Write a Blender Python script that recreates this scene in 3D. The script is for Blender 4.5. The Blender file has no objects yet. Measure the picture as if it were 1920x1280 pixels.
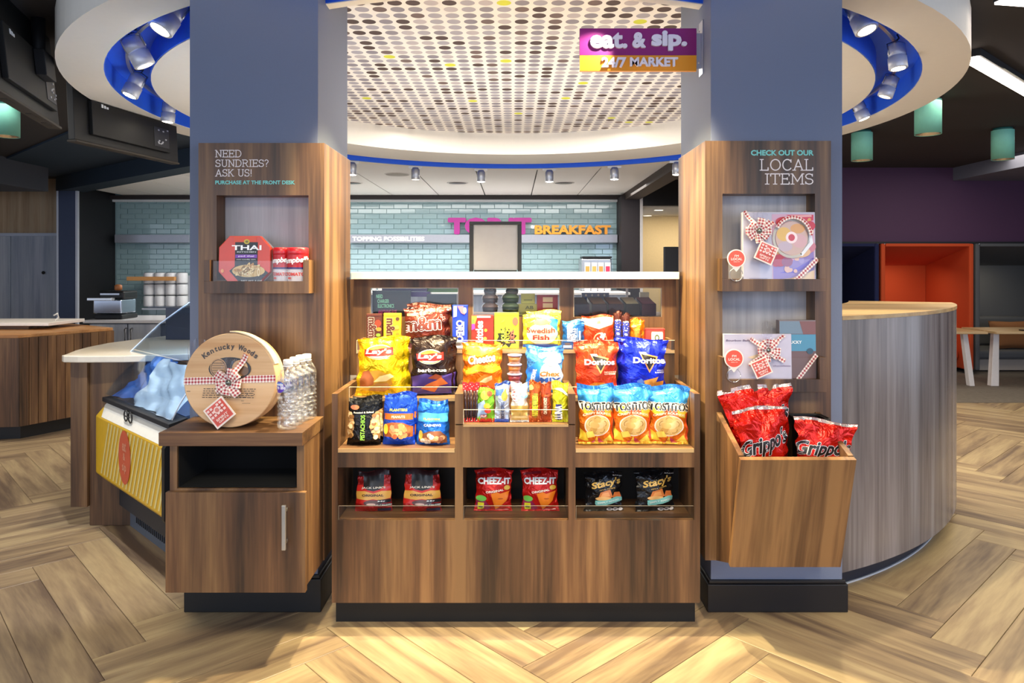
import bpy, bmesh, math, random
import numpy as np
from mathutils import Vector, Matrix
random.seed(7)
S = bpy.context.scene
COL = S.collection
F = 1350.0      # focal length in pixels of the 1920 wide frame
H = 1.166       # eye height

# ---------------------------------------------------------------- camera, world, lights, exposure
cd = bpy.data.cameras.new('camera'); cam = bpy.data.objects.new('camera', cd); COL.objects.link(cam)
cam.location = (0, 0, H); cam.rotation_euler = (math.pi/2, 0, 0)
cd.sensor_width = 36; cd.lens = 36*F/1920; cd.shift_y = -(640-505)/1920; cd.shift_x = (960-962)/1920
cd.clip_start = .05; cd.clip_end = 60
S.camera = cam
S.view_settings.view_transform = 'Standard'; S.view_settings.look = 'None'
S.view_settings.gamma = 1; S.view_settings.use_curve_mapping = False
S.view_settings.exposure = 1.15
wd = bpy.data.worlds.new('world'); S.world = wd; wd.use_nodes = True
bgn = wd.node_tree.nodes['Background']
bgn.inputs[0].default_value = (.72, .82, 1.0, 1); bgn.inputs[1].default_value = .56

def area_light(name, loc, tgt, sx, sy, power, color):
    l = bpy.data.lights.new(name, 'AREA'); l.shape = 'RECTANGLE'; l.size = sx; l.size_y = sy
    l.energy = power; l.color = color
    o = bpy.data.objects.new(name, l); COL.objects.link(o); o.location = loc
    o.rotation_euler = (Vector(tgt)-Vector(loc)).to_track_quat('-Z', 'Y').to_euler(); return o
def spot_light(name, loc, tgt, power, color, ang=50, blend=.4, size=.03):
    l = bpy.data.lights.new(name, 'SPOT'); l.energy = power; l.color = color; l.spot_size = math.radians(ang)
    l.spot_blend = blend; l.shadow_soft_size = size
    o = bpy.data.objects.new(name, l); COL.objects.link(o); o.location = loc
    o.rotation_euler = (Vector(tgt)-Vector(loc)).to_track_quat('-Z', 'Y').to_euler(); return o
WARM = (1, .84, .52); NEUT = (1, .93, .82); COOL = (.72, .83, 1)
# broad soft daylight from the shop front behind the photographer
area_light('window_daylight', (-2.6, -3.2, 1.7), (-.6, 3, .9), 5, 2.2, 34, COOL)
area_light('window_daylight', (3.8, -2.4, 1.5), (1.9, 3.2, .6), 2.6, 1.8, 26, (.50, .66, 1))
ll_ = area_light('lobby_fill', (0.3, .6, 2.27), (0.3, 2.5, .1), 2.4, .8, 11, (1, .87, .64)); ll_.data.spread = math.radians(75)  # overhead fill light added in front of the display, aimed low
area_light('lobby_fill', (-3.6, 3.6, 2.27), (-3.6, 3.6, 0), 1.0, 2.4, 14, NEUT)
area_light('lobby_fill', (3.4, 3.4, 2.27), (3.4, 3.4, 0), 1.4, 3.0, 26, (1, .88, .64))
area_light('lounge_downlight', (4.9, 6.6, 2.27), (4.9, 6.6, 0), 1.6, 1.0, 16, (1, .9, .75))
area_light('kitchen_downlight', (-1.0, 8.2, 2.08), (-1.0, 8.2, 0), 5.0, 1.0, 52, (1, .97, .92))
area_light('counter_downlight', (0.0, 4.7, 2.25), (0, 4.7, 0), 1.8, 1.8, 26, NEUT)
area_light('soffit_fill', (0.0, 4.3, .9), (0, 4.3, 3), 2.2, 1.4, 14, (1, .95, .88))  # upward fill added to brighten the ring soffit, no fitting there
# track lights in the near half of the blue channel, shining on the display
for (x, tx, ty, tz, p) in [(-.55, -.36, 2.62, .80, 48), (-.18, -.15, 2.62, .80, 40), (.22, .18, 2.62, .80, 40), (.60, .36, 2.62, .80, 46)]:
    spot_light('track_spot', (x, 2.16, 2.09), (tx, ty, tz), p, WARM, 50, .5, .03)
for (x, tx, p) in [(.30, -.64, 100), (-.30, .66, 85)]:
    spot_light('track_spot', (x, 2.42, 2.09), (tx, 2.62, 1.05), p, (1, .84, .44), 50, .6, .03)
for (x, y, tx, ty, p) in [(-.30, 2.47, -.1, 2.05, 85), (.35, 2.47, .25, 2.05, 85)]:
    spot_light('track_spot', (x, y, 2.09), (tx, ty, 0), p, (1, .84, .52), 66, .25, .012)
for (x, y, tx, ty, p) in [(1.35, 2.95, 1.5, 1.9, 40), (2.2, 4.0, 2.6, 3.4, 18), (-1.75, 3.2, -2.2, 2.6, 20)]:
    spot_light('track_spot', (x, y, 2.09), (tx, ty, 0), p, (1, .86, .6), 66, .5, .02)
spot_light('track_spot', (.40, 2.41, 2.10), (.255, 2.575, 1.90), 9, (1, .92, .80), 42, .7, .006)
spot_light('track_spot', (-1.45, 2.6, 2.09), (-1.6, 2.95, .6), 36, (.95, .97, 1), 46, .4, .03)
spot_light('track_spot', (-1.0, 1.6, 2.2), (-.85, 2.2, .7), 8, NEUT, 44, .5, .03)
spot_light('track_spot', (1.0, 1.3, 2.2), (.9, 2.25, .5), 14, (1, .86, .62), 50, .5, .03)

# ---------------------------------------------------------------- materials
MATS = {}
def lin(c):
    return tuple((x/12.92 if x <= .04045 else ((x+.055)/1.055)**2.4) for x in c)
def rgb(h):
    if isinstance(h, str):
        h = h.lstrip('#'); h = tuple(int(h[i:i+2], 16)/255 for i in (0, 2, 4))
    return lin(h)+(1,)
def newmat(name):
    m = bpy.data.materials.new(name); m.use_nodes = True
    nt = m.node_tree; b = nt.nodes['Principled BSDF']; return m, nt, b
def N(nt, t, **kw):
    n = nt.nodes.new(t)
    for k, v in kw.items(): setattr(n, k, v)
    return n
def setp(b, **kw):
    for k, v in kw.items():
        b.inputs[k.replace('_', ' ')].default_value = v
def plain(h, rough=.5, metal=0, coat=0, emit=0, bump=0, bscale=40, var=.06):
    key = ('plain', h, rough, metal, coat, emit, bump, bscale, var)
    if key in MATS: return MATS[key]
    m, nt, b = newmat('mat_'+str(h).strip('#'))
    c = rgb(h)
    setp(b, Roughness=rough, Metallic=metal); b.inputs['Coat Weight'].default_value = coat
    tc = N(nt, 'ShaderNodeTexCoord'); nz = N(nt, 'ShaderNodeTexNoise'); nz.inputs['Scale'].default_value = bscale
    nt.links.new(tc.outputs['Object'], nz.inputs['Vector'])
    mx = N(nt, 'ShaderNodeMix', data_type='RGBA'); mx.inputs[6].default_value = tuple(x*(1-var) for x in c[:3])+(1,)
    mx.inputs[7].default_value = tuple(min(1, x*(1+var)) for x in c[:3])+(1,)
    nt.links.new(nz.outputs['Fac'], mx.inputs[0]); nt.links.new(mx.outputs[2], b.inputs['Base Color'])
    if emit:
        b.inputs['Emission Color'].default_value = c; b.inputs['Emission Strength'].default_value = emit
    if bump:
        bp = N(nt, 'ShaderNodeBump'); bp.inputs['Strength'].default_value = bump; bp.inputs['Distance'].default_value = .004
        nt.links.new(nz.outputs['Fac'], bp.inputs['Height']); nt.links.new(bp.outputs['Normal'], b.inputs['Normal'])
    MATS[key] = m; return m
def foil(h, rough=.26, metal=.35, crump=.75):
    metal = min(.6, metal+.12)
    key = ('foil', h, rough, metal, crump)
    if key in MATS: return MATS[key]
    m, nt, b = newmat('foil_'+h.strip('#')); c = rgb(h)
    setp(b, Roughness=rough, Metallic=metal); b.inputs['Base Color'].default_value = c
    b.inputs['Specular IOR Level'].default_value = .6
    tc = N(nt, 'ShaderNodeTexCoord')
    nz = N(nt, 'ShaderNodeTexNoise'); nz.inputs['Scale'].default_value = 27; nz.inputs['Detail'].default_value = 2.5
    nz.inputs['Distortion'].default_value = 1.2
    nt.links.new(tc.outputs['Object'], nz.inputs['Vector'])
    bp = N(nt, 'ShaderNodeBump'); bp.inputs['Strength'].default_value = crump; bp.inputs['Distance'].default_value = .012
    nt.links.new(nz.outputs['Fac'], bp.inputs['Height']); nt.links.new(bp.outputs['Normal'], b.inputs['Normal'])
    MATS[key] = m; return m
def wood(name, c1, c2, c3, axis='z', rough=.42, sc=1.0, spec=.5):
    key = ('wood', name, axis)
    if key in MATS: return MATS[key]
    m, nt, b = newmat('wood_'+name+'_'+axis)
    tc = N(nt, 'ShaderNodeTexCoord'); mp = N(nt, 'ShaderNodeMapping')
    s = {'zy': (1, .045, .045), 'z': (1, 1, .045), 'x': (.045, 1, 1), 'y': (1, .045, 1)}[axis]
    mp.inputs['Scale'].default_value = tuple(q*sc for q in s)
    nt.links.new(tc.outputs['Object'], mp.inputs['Vector'])
    n1 = N(nt, 'ShaderNodeTexNoise'); n1.inputs['Scale'].default_value = 13; n1.inputs['Detail'].default_value = 3; n1.inputs['Distortion'].default_value = .25
    n2 = N(nt, 'ShaderNodeTexNoise'); n2.inputs['Scale'].default_value = 110; n2.inputs['Detail'].default_value = 4
    n3 = N(nt, 'ShaderNodeTexNoise'); n3.inputs['Scale'].default_value = 5
    for n in (n1, n2, n3): nt.links.new(mp.outputs[0], n.inputs['Vector'])
    r = N(nt, 'ShaderNodeValToRGB'); e = r.color_ramp.elements
    e[0].position = .32; e[0].color = rgb(c1); e[1].position = .68; e[1].color = rgb(c3)
    k = e.new(.5); k.color = rgb(c2)
    a = N(nt, 'ShaderNodeMath', operation='MULTIPLY_ADD'); a.inputs[1].default_value = .28
    nt.links.new(n2.outputs['Fac'], a.inputs[0])
    a2 = N(nt, 'ShaderNodeMath', operation='MULTIPLY_ADD'); a2.inputs[1].default_value = 1.0; a2.inputs[2].default_value = -.12
    nt.links.new(n1.outputs['Fac'], a2.inputs[0]); nt.links.new(a2.outputs[0], a.inputs[2]); nt.links.new(a.outputs[0], r.inputs[0])
    mx = N(nt, 'ShaderNodeMix', data_type='RGBA', blend_type='MULTIPLY'); mx.inputs[0].default_value = .5
    r2 = N(nt, 'ShaderNodeValToRGB'); r2.color_ramp.elements[0].color = (.55, .6, .62, 1); r2.color_ramp.elements[0].position = .35
    r2.color_ramp.elements[1].color = (1, .97, .92, 1); r2.color_ramp.elements[1].position = .6
    nt.links.new(n3.outputs['Fac'], r2.inputs[0]); nt.links.new(r.outputs[0], mx.inputs[6]); nt.links.new(r2.outputs[0], mx.inputs[7])
    nt.links.new(mx.outputs[2], b.inputs['Base Color'])
    bp = N(nt, 'ShaderNodeBump'); bp.inputs['Strength'].default_value = .12; bp.inputs['Distance'].default_value = .002
    nt.links.new(n2.outputs['Fac'], bp.inputs['Height']); nt.links.new(bp.outputs['Normal'], b.inputs['Normal'])
    setp(b, Roughness=rough); b.inputs['Specular IOR Level'].default_value = spec
    MATS[key] = m; return m
def glassy(name, color=(1, 1, 1), rough=.02, ior=1.45, alpha=.16):
    """thin clear sheet: mostly see-through with a real reflection"""
    key = ('glass', name)
    if key in MATS: return MATS[key]
    m = bpy.data.materials.new('clear_'+name); m.use_nodes = True; nt = m.node_tree; nt.nodes.clear()
    o = N(nt, 'ShaderNodeOutputMaterial'); t = N(nt, 'ShaderNodeBsdfTransparent'); g = N(nt, 'ShaderNodeBsdfGlossy')
    t.inputs[0].default_value = tuple(color)+(1,); g.inputs['Roughness'].default_value = rough
    lw = N(nt, 'ShaderNodeLayerWeight'); lw.inputs[0].default_value = .5
    fr = N(nt, 'ShaderNodeMath', operation='POWER'); fr.inputs[1].default_value = 4; nt.links.new(lw.outputs['Facing'], fr.inputs[0])
    mr = N(nt, 'ShaderNodeMath', operation='MULTIPLY_ADD'); mr.inputs[1].default_value = .75; mr.inputs[2].default_value = .004+alpha*.10
    nt.links.new(fr.outputs[0], mr.inputs[0])
    mx = N(nt, 'ShaderNodeMixShader'); nt.links.new(mr.outputs[0], mx.inputs[0])
    nt.links.new(t.outputs[0], mx.inputs[1]); nt.links.new(g.outputs[0], mx.inputs[2]); nt.links.new(mx.outputs[0], o.inputs[0])
    MATS[key] = m; return m
def checker(name, c1, c2, scale=120):
    key = ('chk', name)
    if key in MATS: return MATS[key]
    m, nt, b = newmat('gingham_'+name)
    tc = N(nt, 'ShaderNodeTexCoord'); sx = N(nt, 'ShaderNodeSeparateXYZ'); nt.links.new(tc.outputs['UV'], sx.inputs[0])
    outs = []
    for ax in (0, 1):
        mu = N(nt, 'ShaderNodeMath', operation='MULTIPLY'); mu.inputs[1].default_value = scale
        fr = N(nt, 'ShaderNodeMath', operation='FRACT'); gt = N(nt, 'ShaderNodeMath', operation='GREATER_THAN'); gt.inputs[1].default_value = .5
        nt.links.new(sx.outputs[ax], mu.inputs[0]); nt.links.new(mu.outputs[0], fr.inputs[0]); nt.links.new(fr.outputs[0], gt.inputs[0]); outs.append(gt)
    ad = N(nt, 'ShaderNodeMath', operation='ADD'); nt.links.new(outs[0].outputs[0], ad.inputs[0]); nt.links.new(outs[1].outputs[0], ad.inputs[1])
    h = N(nt, 'ShaderNodeMath', operation='MULTIPLY'); h.inputs[1].default_value = .5; nt.links.new(ad.outputs[0], h.inputs[0])
    mx = N(nt, 'ShaderNodeMix', data_type='RGBA'); mx.inputs[6].default_value = rgb(c1); mx.inputs[7].default_value = rgb(c2)
    nt.links.new(h.outputs[0], mx.inputs[0]); nt.links.new(mx.outputs[2], b.inputs['Base Color']); setp(b, Roughness=.7)
    MATS[key] = m; return m

WAL = ('walnut', '#38271a', '#66472f', '#906b46')
W_Z = wood(*WAL, 'z'); W_X = wood(*WAL, 'x'); W_Y = wood(*WAL, 'y'); W_ZY = wood(*WAL, 'zy')
BLACK = plain('#0d0d10', .45); SOFTBLACK = plain('#17171c', .6)
PAINT = plain('#757e96', .75, bump=.05, bscale=160, var=.03)
WHITE = plain('#ece8e4', .5); METAL = plain('#b9bbc2', .28, 1); STEEL = plain('#d8d6d0', .3, .9)
BIRCH = wood('birch', '#b98d62', '#cfa478', '#dbb68c', 'x', .5)
ACRYL = glassy('acrylic')

# ---------------------------------------------------------------- helpers
def tag(o, label=None, cat=None, group=None, kind=None):
    if label: o['label'] = label
    if cat: o['category'] = cat
    if group: o['group'] = group
    if kind: o['kind'] = kind
    return o
def empty(name, loc=(0, 0, 0), label=None, cat=None, group=None, rot=None):
    o = bpy.data.objects.new(name, None); COL.objects.link(o); o.location = loc; o.empty_display_size = .05
    if rot: o.rotation_euler = rot
    return tag(o, label, cat, group)
def mesh(name, verts, faces, mats, parent=None, smooth=False, mi=None, uv=None, world=False, bevel=0, kind=None, label=None):
    """one mesh object; world=True: coordinates are world metres, under a parent that is only moved"""
    me = bpy.data.meshes.new(name); me.from_pydata([tuple(v) for v in verts], [], [tuple(f) for f in faces])
    for m in (mats if isinstance(mats, (list, tuple)) else [mats]): me.materials.append(m)
    if mi is not None: me.polygons.foreach_set('material_index', mi)
    if smooth: me.polygons.foreach_set('use_smooth', [True]*len(me.polygons))
    if uv is not None:
        l = me.uv_layers.new(name='UVMap'); li = np.zeros(len(me.loops), dtype=np.int32); me.loops.foreach_get('vertex_index', li)
        l.data.foreach_set('uv', np.asarray(uv, dtype=np.float32)[li].ravel())
    me.update()
    o = bpy.data.objects.new(name, me); COL.objects.link(o)
    if parent is not None:
        o.parent = parent
        if world: o.location = -parent.location
    if bevel:
        bv = o.modifiers.new('bevel', 'BEVEL'); bv.width = bevel; bv.segments = 2; bv.limit_method = 'ANGLE'; bv.harden_normals = False
    if kind: o['kind'] = kind
    if label: o['label'] = label
    return o
def box_vf(x0, x1, y0, y1, z0, z1, off=0):
    v = [(x0, y0, z0), (x1, y0, z0), (x1, y1, z0), (x0, y1, z0), (x0, y0, z1), (x1, y0, z1), (x1, y1, z1), (x0, y1, z1)]
    f = [(0, 3, 2, 1), (4, 5, 6, 7), (0, 1, 5, 4), (1, 2, 6, 5), (2, 3, 7, 6), (3, 0, 4, 7)]
    return v, [tuple(i+off for i in q) for q in f]
SPLIT = {'tray_floor', 'front_post', 'step_floor', 'cubby_floor', 'riser', 'step_edge', 'tray_edge', 'divider', 'front_rail', 'window_trim', 'niche_back'}
def boxes(name, bl, mat, parent=None, bevel=0, world=True, **kw):
    if name in SPLIT and len(bl) > 1:
        for b in bl: o = boxes(name, [b], mat, parent, bevel, world, **kw)
        return o
    if name == 'acrylic_lip':
        for b in bl: boxes('lip_glint', [(b[0], b[1], b[2]-.0002, b[3]+.0002, b[5]+.0001, b[5]+.0014), (b[0]-.0004, b[0]+.001, b[2]-.0002, b[3]+.0002, b[4], b[5])], plain('#e9dfc6' if b[5] > .5 else '#7c7266', .3), parent)  # edge glint of the acrylic put into the colour, dimmer in the cubbies
    V, Fc = [], []
    for b in bl:
        v, f = box_vf(*b, off=len(V)); V += v; Fc += f
    return mesh(name, V, Fc, mat, parent, world=world, bevel=bevel, **kw)
def prism(name, poly, z0, z1, mat, parent=None, bevel=0, world=True, **kw):
    n = len(poly); V = [(x, y, z0) for x, y in poly]+[(x, y, z1) for x, y in poly]
    Fc = [tuple(range(n))[::-1], tuple(range(n, 2*n))]+[(i, (i+1) % n, n+(i+1) % n, n+i) for i in range(n)]
    a = sum(poly[i][0]*poly[(i+1) % n][1]-poly[(i+1) % n][0]*poly[i][1] for i in range(n))
    if a < 0: Fc = [tuple(reversed(f)) for f in Fc]
    return mesh(name, V, Fc, mat, parent, world=world, bevel=bevel, **kw)
def lathe(name, prof, mat, parent=None, loc=(0, 0, 0), n=24, smooth=True, axis=None, mi=None, caps=True, **kw):
    """profile of (r, z) turned round z, then the z axis is laid along `axis`"""
    V, Fc = [], []
    for r, z in prof:
        for i in range(n):
            a = 2*math.pi*i/n; V.append(Vector((r*math.cos(a), r*math.sin(a), z)))
    for j in range(len(prof)-1):
        for i in range(n):
            k = (i+1) % n; Fc.append((j*n+i, j*n+k, (j+1)*n+k, (j+1)*n+i))
    if caps:
        Fc.append(tuple(range(n))[::-1]); Fc.append(tuple((len(prof)-1)*n+i for i in range(n)))
    if axis is not None:
        q = Vector(axis).normalized().to_track_quat('Z', 'Y').to_matrix(); V = [q @ v for v in V]
    V = [(v.x+loc[0], v.y+loc[1], v.z+loc[2]) for v in V]
    return mesh(name, V, Fc, mat, parent, smooth=smooth, mi=mi, **kw)
def tube_vf(pts, r, n=8, off=0):
    V, Fc = [], []; pts = [Vector(p) for p in pts]
    for i, p in enumerate(pts):
        d = (pts[min(i+1, len(pts)-1)]-pts[max(i-1, 0)]).normalized()
        q = d.to_track_quat('Z', 'Y').to_matrix()
        for k in range(n):
            a = 2*math.pi*k/n; V.append(p+q @ Vector((r*math.cos(a), r*math.sin(a), 0)))
    for i in range(len(pts)-1):
        for k in range(n):
            j = (k+1) % n; Fc.append((off+i*n+k, off+i*n+j, off+(i+1)*n+j, off+(i+1)*n+k))
    Fc.append(tuple(off+k for k in range(n))[::-1]); Fc.append(tuple(off+(len(pts)-1)*n+k for k in range(n)))
    return V, Fc
def tube(name, pts, r, mat, parent=None, n=8, world=True, **kw):
    V, Fc = tube_vf(pts, r, n); return mesh(name, V, Fc, mat, parent, smooth=True, world=world, **kw)
def ring(name, c, r0, r1, z0, z1, mat, parent=None, a0=0, a1=2*math.pi, n=96, world=True, **kw):
    """solid of a ring sector"""
    full = abs(a1-a0-2*math.pi) < 1e-6; V, Fc = [], []; m = n if full else n+1
    for i in range(m):
        a = a0+(a1-a0)*i/n; cs, sn = math.cos(a), math.sin(a)
        for r, z in ((r0, z0), (r1, z0), (r1, z1), (r0, z1)): V.append((c[0]+r*cs, c[1]+r*sn, z))
    for i in range(n):
        j = (i+1) % m
        for k in range(4):
            l = (k+1) % 4; Fc.append((i*4+k, j*4+k, j*4+l, i*4+l))
    if not full: Fc.append((0, 1, 2, 3)); Fc.append((n*4+3, n*4+2, n*4+1, n*4))
    return mesh(name, V, Fc, mat, parent, world=world, **kw)
def WX(px, Y): return (px-962)*Y/F
def WZ(py, Y): return H-(py-505)*Y/F

# ---- text and printed shapes
_tc = {}
def tri_text(s, bold=.0):
    """unit text: vertices normalised to its bounding box, triangles, aspect"""
    k = (s, bold)
    if k in _tc: return _tc[k]
    c = bpy.data.curves.new('t', 'FONT'); c.body = s; c.resolution_u = 3; c.offset = min(bold, .02); c.align_x = 'LEFT'
    o = bpy.data.objects.new('t', c); me = o.to_mesh()
    v = np.array([tuple(q.co)[:2] for q in me.vertices]) if len(me.vertices) else np.zeros((0, 2))
    me.calc_loop_triangles(); f = np.array([tuple(t.vertices) for t in me.loop_triangles])
    o.to_mesh_clear(); bpy.data.objects.remove(o); bpy.data.curves.remove(c)
    lo, hi = v.min(0), v.max(0); wh = hi-lo
    v = (v-lo)/wh-.5
    # slice the letters so that they can follow a curved bag
    bm = bmesh.new(); bv = [bm.verts.new((a, b, 0)) for a, b in v]
    for t in f:
        try: bm.faces.new([bv[i] for i in t])
        except ValueError: pass
    for yc in (-.33, -.17, 0, .17, .33):
        bmesh.ops.bisect_plane(bm, geom=bm.verts[:]+bm.edges[:]+bm.faces[:], plane_co=(0, yc, 0), plane_no=(0, 1, 0))
    bmesh.ops.triangulate(bm, faces=bm.faces[:]); bm.verts.index_update()
    v = np.array([tuple(q.co)[:2] for q in bm.verts]); f = np.array([[q.index for q in t.verts] for t in bm.faces]); bm.free()
    _tc[k] = (v, f, wh); return _tc[k]
def text_geo(s, w, h, bold=0, shear=0, arc=0, rot=0):
    """text fitted into w x h metres around (0,0); bold in fractions of h: smears the outline evenly"""
    v, f, wh = tri_text(s, .02 if bold else 0)
    v = v*np.array([w, h])
    V, Fc = [v], [f]
    if bold > 0:
        r = bold*.48*h
        for k in range(8):
            a = k*math.pi/4; V.append(v+np.array([r*math.cos(a), r*math.sin(a)])); Fc.append(f+len(v)*(k+1))
    v = np.vstack(V); f = np.vstack(Fc)
    x, y = v[:, 0].copy(), v[:, 1].copy()
    x += shear*y
    if arc: y -= arc*(x/(w/2))**2*h
    c, sn = math.cos(math.radians(rot)), math.sin(math.radians(rot))
    n0 = len(v)//9 if bold > 0 else len(v)
    return np.stack([x*c-y*sn, x*sn+y*c, (np.arange(len(v))//n0)*2.5e-5], 1), f
def ell_geo(rx, rz, rot=0, n=28, a0=0, a1=360, inner=0):
    V = []; Fc = []; K = max(2, min(9, int(max(rx, rz)*(1-inner)/.004))); R = [inner+(1-inner)*k/K for k in range(K+1)]; n = 28 if max(rx, rz) > .008 else 16
    for r in R:
        for i in range(n+1):
            a = math.radians(a0+(a1-a0)*i/n); V.append((r*rx*math.cos(a), r*rz*math.sin(a)))
    for j in range(K):
        for i in range(n):
            p = j*(n+1)+i; Fc += [(p, p+n+2, p+n+1)] if j == 0 and inner == 0 else [(p, p+1, p+n+2), (p, p+n+2, p+n+1)]
    v = np.array(V); c, sn = math.cos(math.radians(rot)), math.sin(math.radians(rot))
    return np.stack([v[:, 0]*c-v[:, 1]*sn, v[:, 0]*sn+v[:, 1]*c], 1), np.array(Fc)
def poly_geo(pts, k=5):
    P = np.array(pts, float); c = P.mean(0); D = []; k = max(k, min(9, int(np.abs(P-c).max()/.004)))
    for i in range(len(P)):
        a, b = P[i], P[(i+1) % len(P)]; L = max(1, int(np.linalg.norm(b-a)/.006))
        for t in range(L): D.append(a+(b-a)*t/L)
    D = np.array(D); n = len(D); V = [c]
    for j in range(1, k+1):
        V += list(c+(D-c)*j/k)
    Fc = [(0, 1+i, 1+(i+1) % n) for i in range(n)]
    for j in range(k-1):
        for i in range(n):
            a = 1+j*n+i; b = 1+j*n+(i+1) % n; Fc += [(a, a+n, b+n), (a, b+n, b)]
    return np.array(V), np.array(Fc)
PM = lambda h: plain(h, .38, 0, .15, var=.02)
def printed(name, W, Hh, surf, items, parent, gap=.0009, label=None):
    """decals that follow surf(x, z, off); items use x in -1..1 across and z in 0..1 up"""
    V, Fc, MI, mats = [], [], [], []
    nv = 0
    for li, it in enumerate(items):
        t = it[0]; o = it[-1] if isinstance(it[-1], dict) else {}
        jobs = []
        if t == 'T':
            _, s, cx, cz, w, h, col = it[:7]
            ww, hh = w*W, h*Hh
            if abs(o.get('rot', 0)) == 90: ww, hh = w*Hh, h*W
            if 'out' in o:
                g, f = text_geo(s, ww, hh, o.get('bold', .03)+o.get('ow', .09), o.get('shear', 0), o.get('arc', 0), o.get('rot', 0)); jobs.append((g, f, o['out'], 0))
            g, f = text_geo(s, ww, hh, o.get('bold', .03), o.get('shear', 0), o.get('arc', 0), o.get('rot', 0)); jobs.append((g, f, col, .5))
        elif t == 'E':
            _, cx, cz, rx, rz, col = it[:6]
            g, f = ell_geo(rx*W/2, rz*Hh, o.get('rot', 0), inner=o.get('inner', 0), a0=o.get('a0', 0), a1=o.get('a1', 360)); jobs.append((g, f, col, 0))
        elif t == 'P':
            _, pts, col = it[:3]; cx = cz = 0
            g, f = poly_geo([(a*W/2, b*Hh) for a, b in pts]); jobs.append((g, f, col, 0))
        elif t == 'R':
            _, x0, x1, z0, z1, col = it[:6]; cx = cz = 0
            n, mm = max(2, int((x1-x0)*W/2/.005)), max(1, int((z1-z0)*Hh/.005))
            g = np.array([((x0+(x1-x0)*i/n)*W/2, (z0+(z1-z0)*j/mm)*Hh) for j in range(mm+1) for i in range(n+1)])
            f = np.array([q for j in range(mm) for i in range(n) for q in ((j*(n+1)+i, j*(n+1)+i+1, (j+1)*(n+1)+i+1), (j*(n+1)+i, (j+1)*(n+1)+i+1, (j+1)*(n+1)+i))]); jobs.append((g, f, col, 0))
        for g, f, col, dl in jobs:
            m = PM(col) if isinstance(col, str) else col
            if m not in mats: mats.append(m)
            off = gap*.6+(li+dl)*gap*(.50 if len(items) < 22 else .16)+(.0005 if t == 'T' and len(items) < 22 else 0)
            for q in g: V.append(surf(q[0]+cx*W/2, q[1]+cz*Hh, off+(q[2] if len(q) > 2 else 0)))
            Fc.append(f+nv); MI += [mats.index(m)]*len(f); nv += len(g)
    return mesh(name, V, np.vstack(Fc).tolist(), mats, parent, smooth=True, mi=MI, label=label)

def copy_tree(o, parent=None):
    c = o.copy(); COL.objects.link(c)
    if parent is not None: c.parent = parent
    for ch in list(o.children):
        copy_tree(ch, c)
    return c

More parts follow.
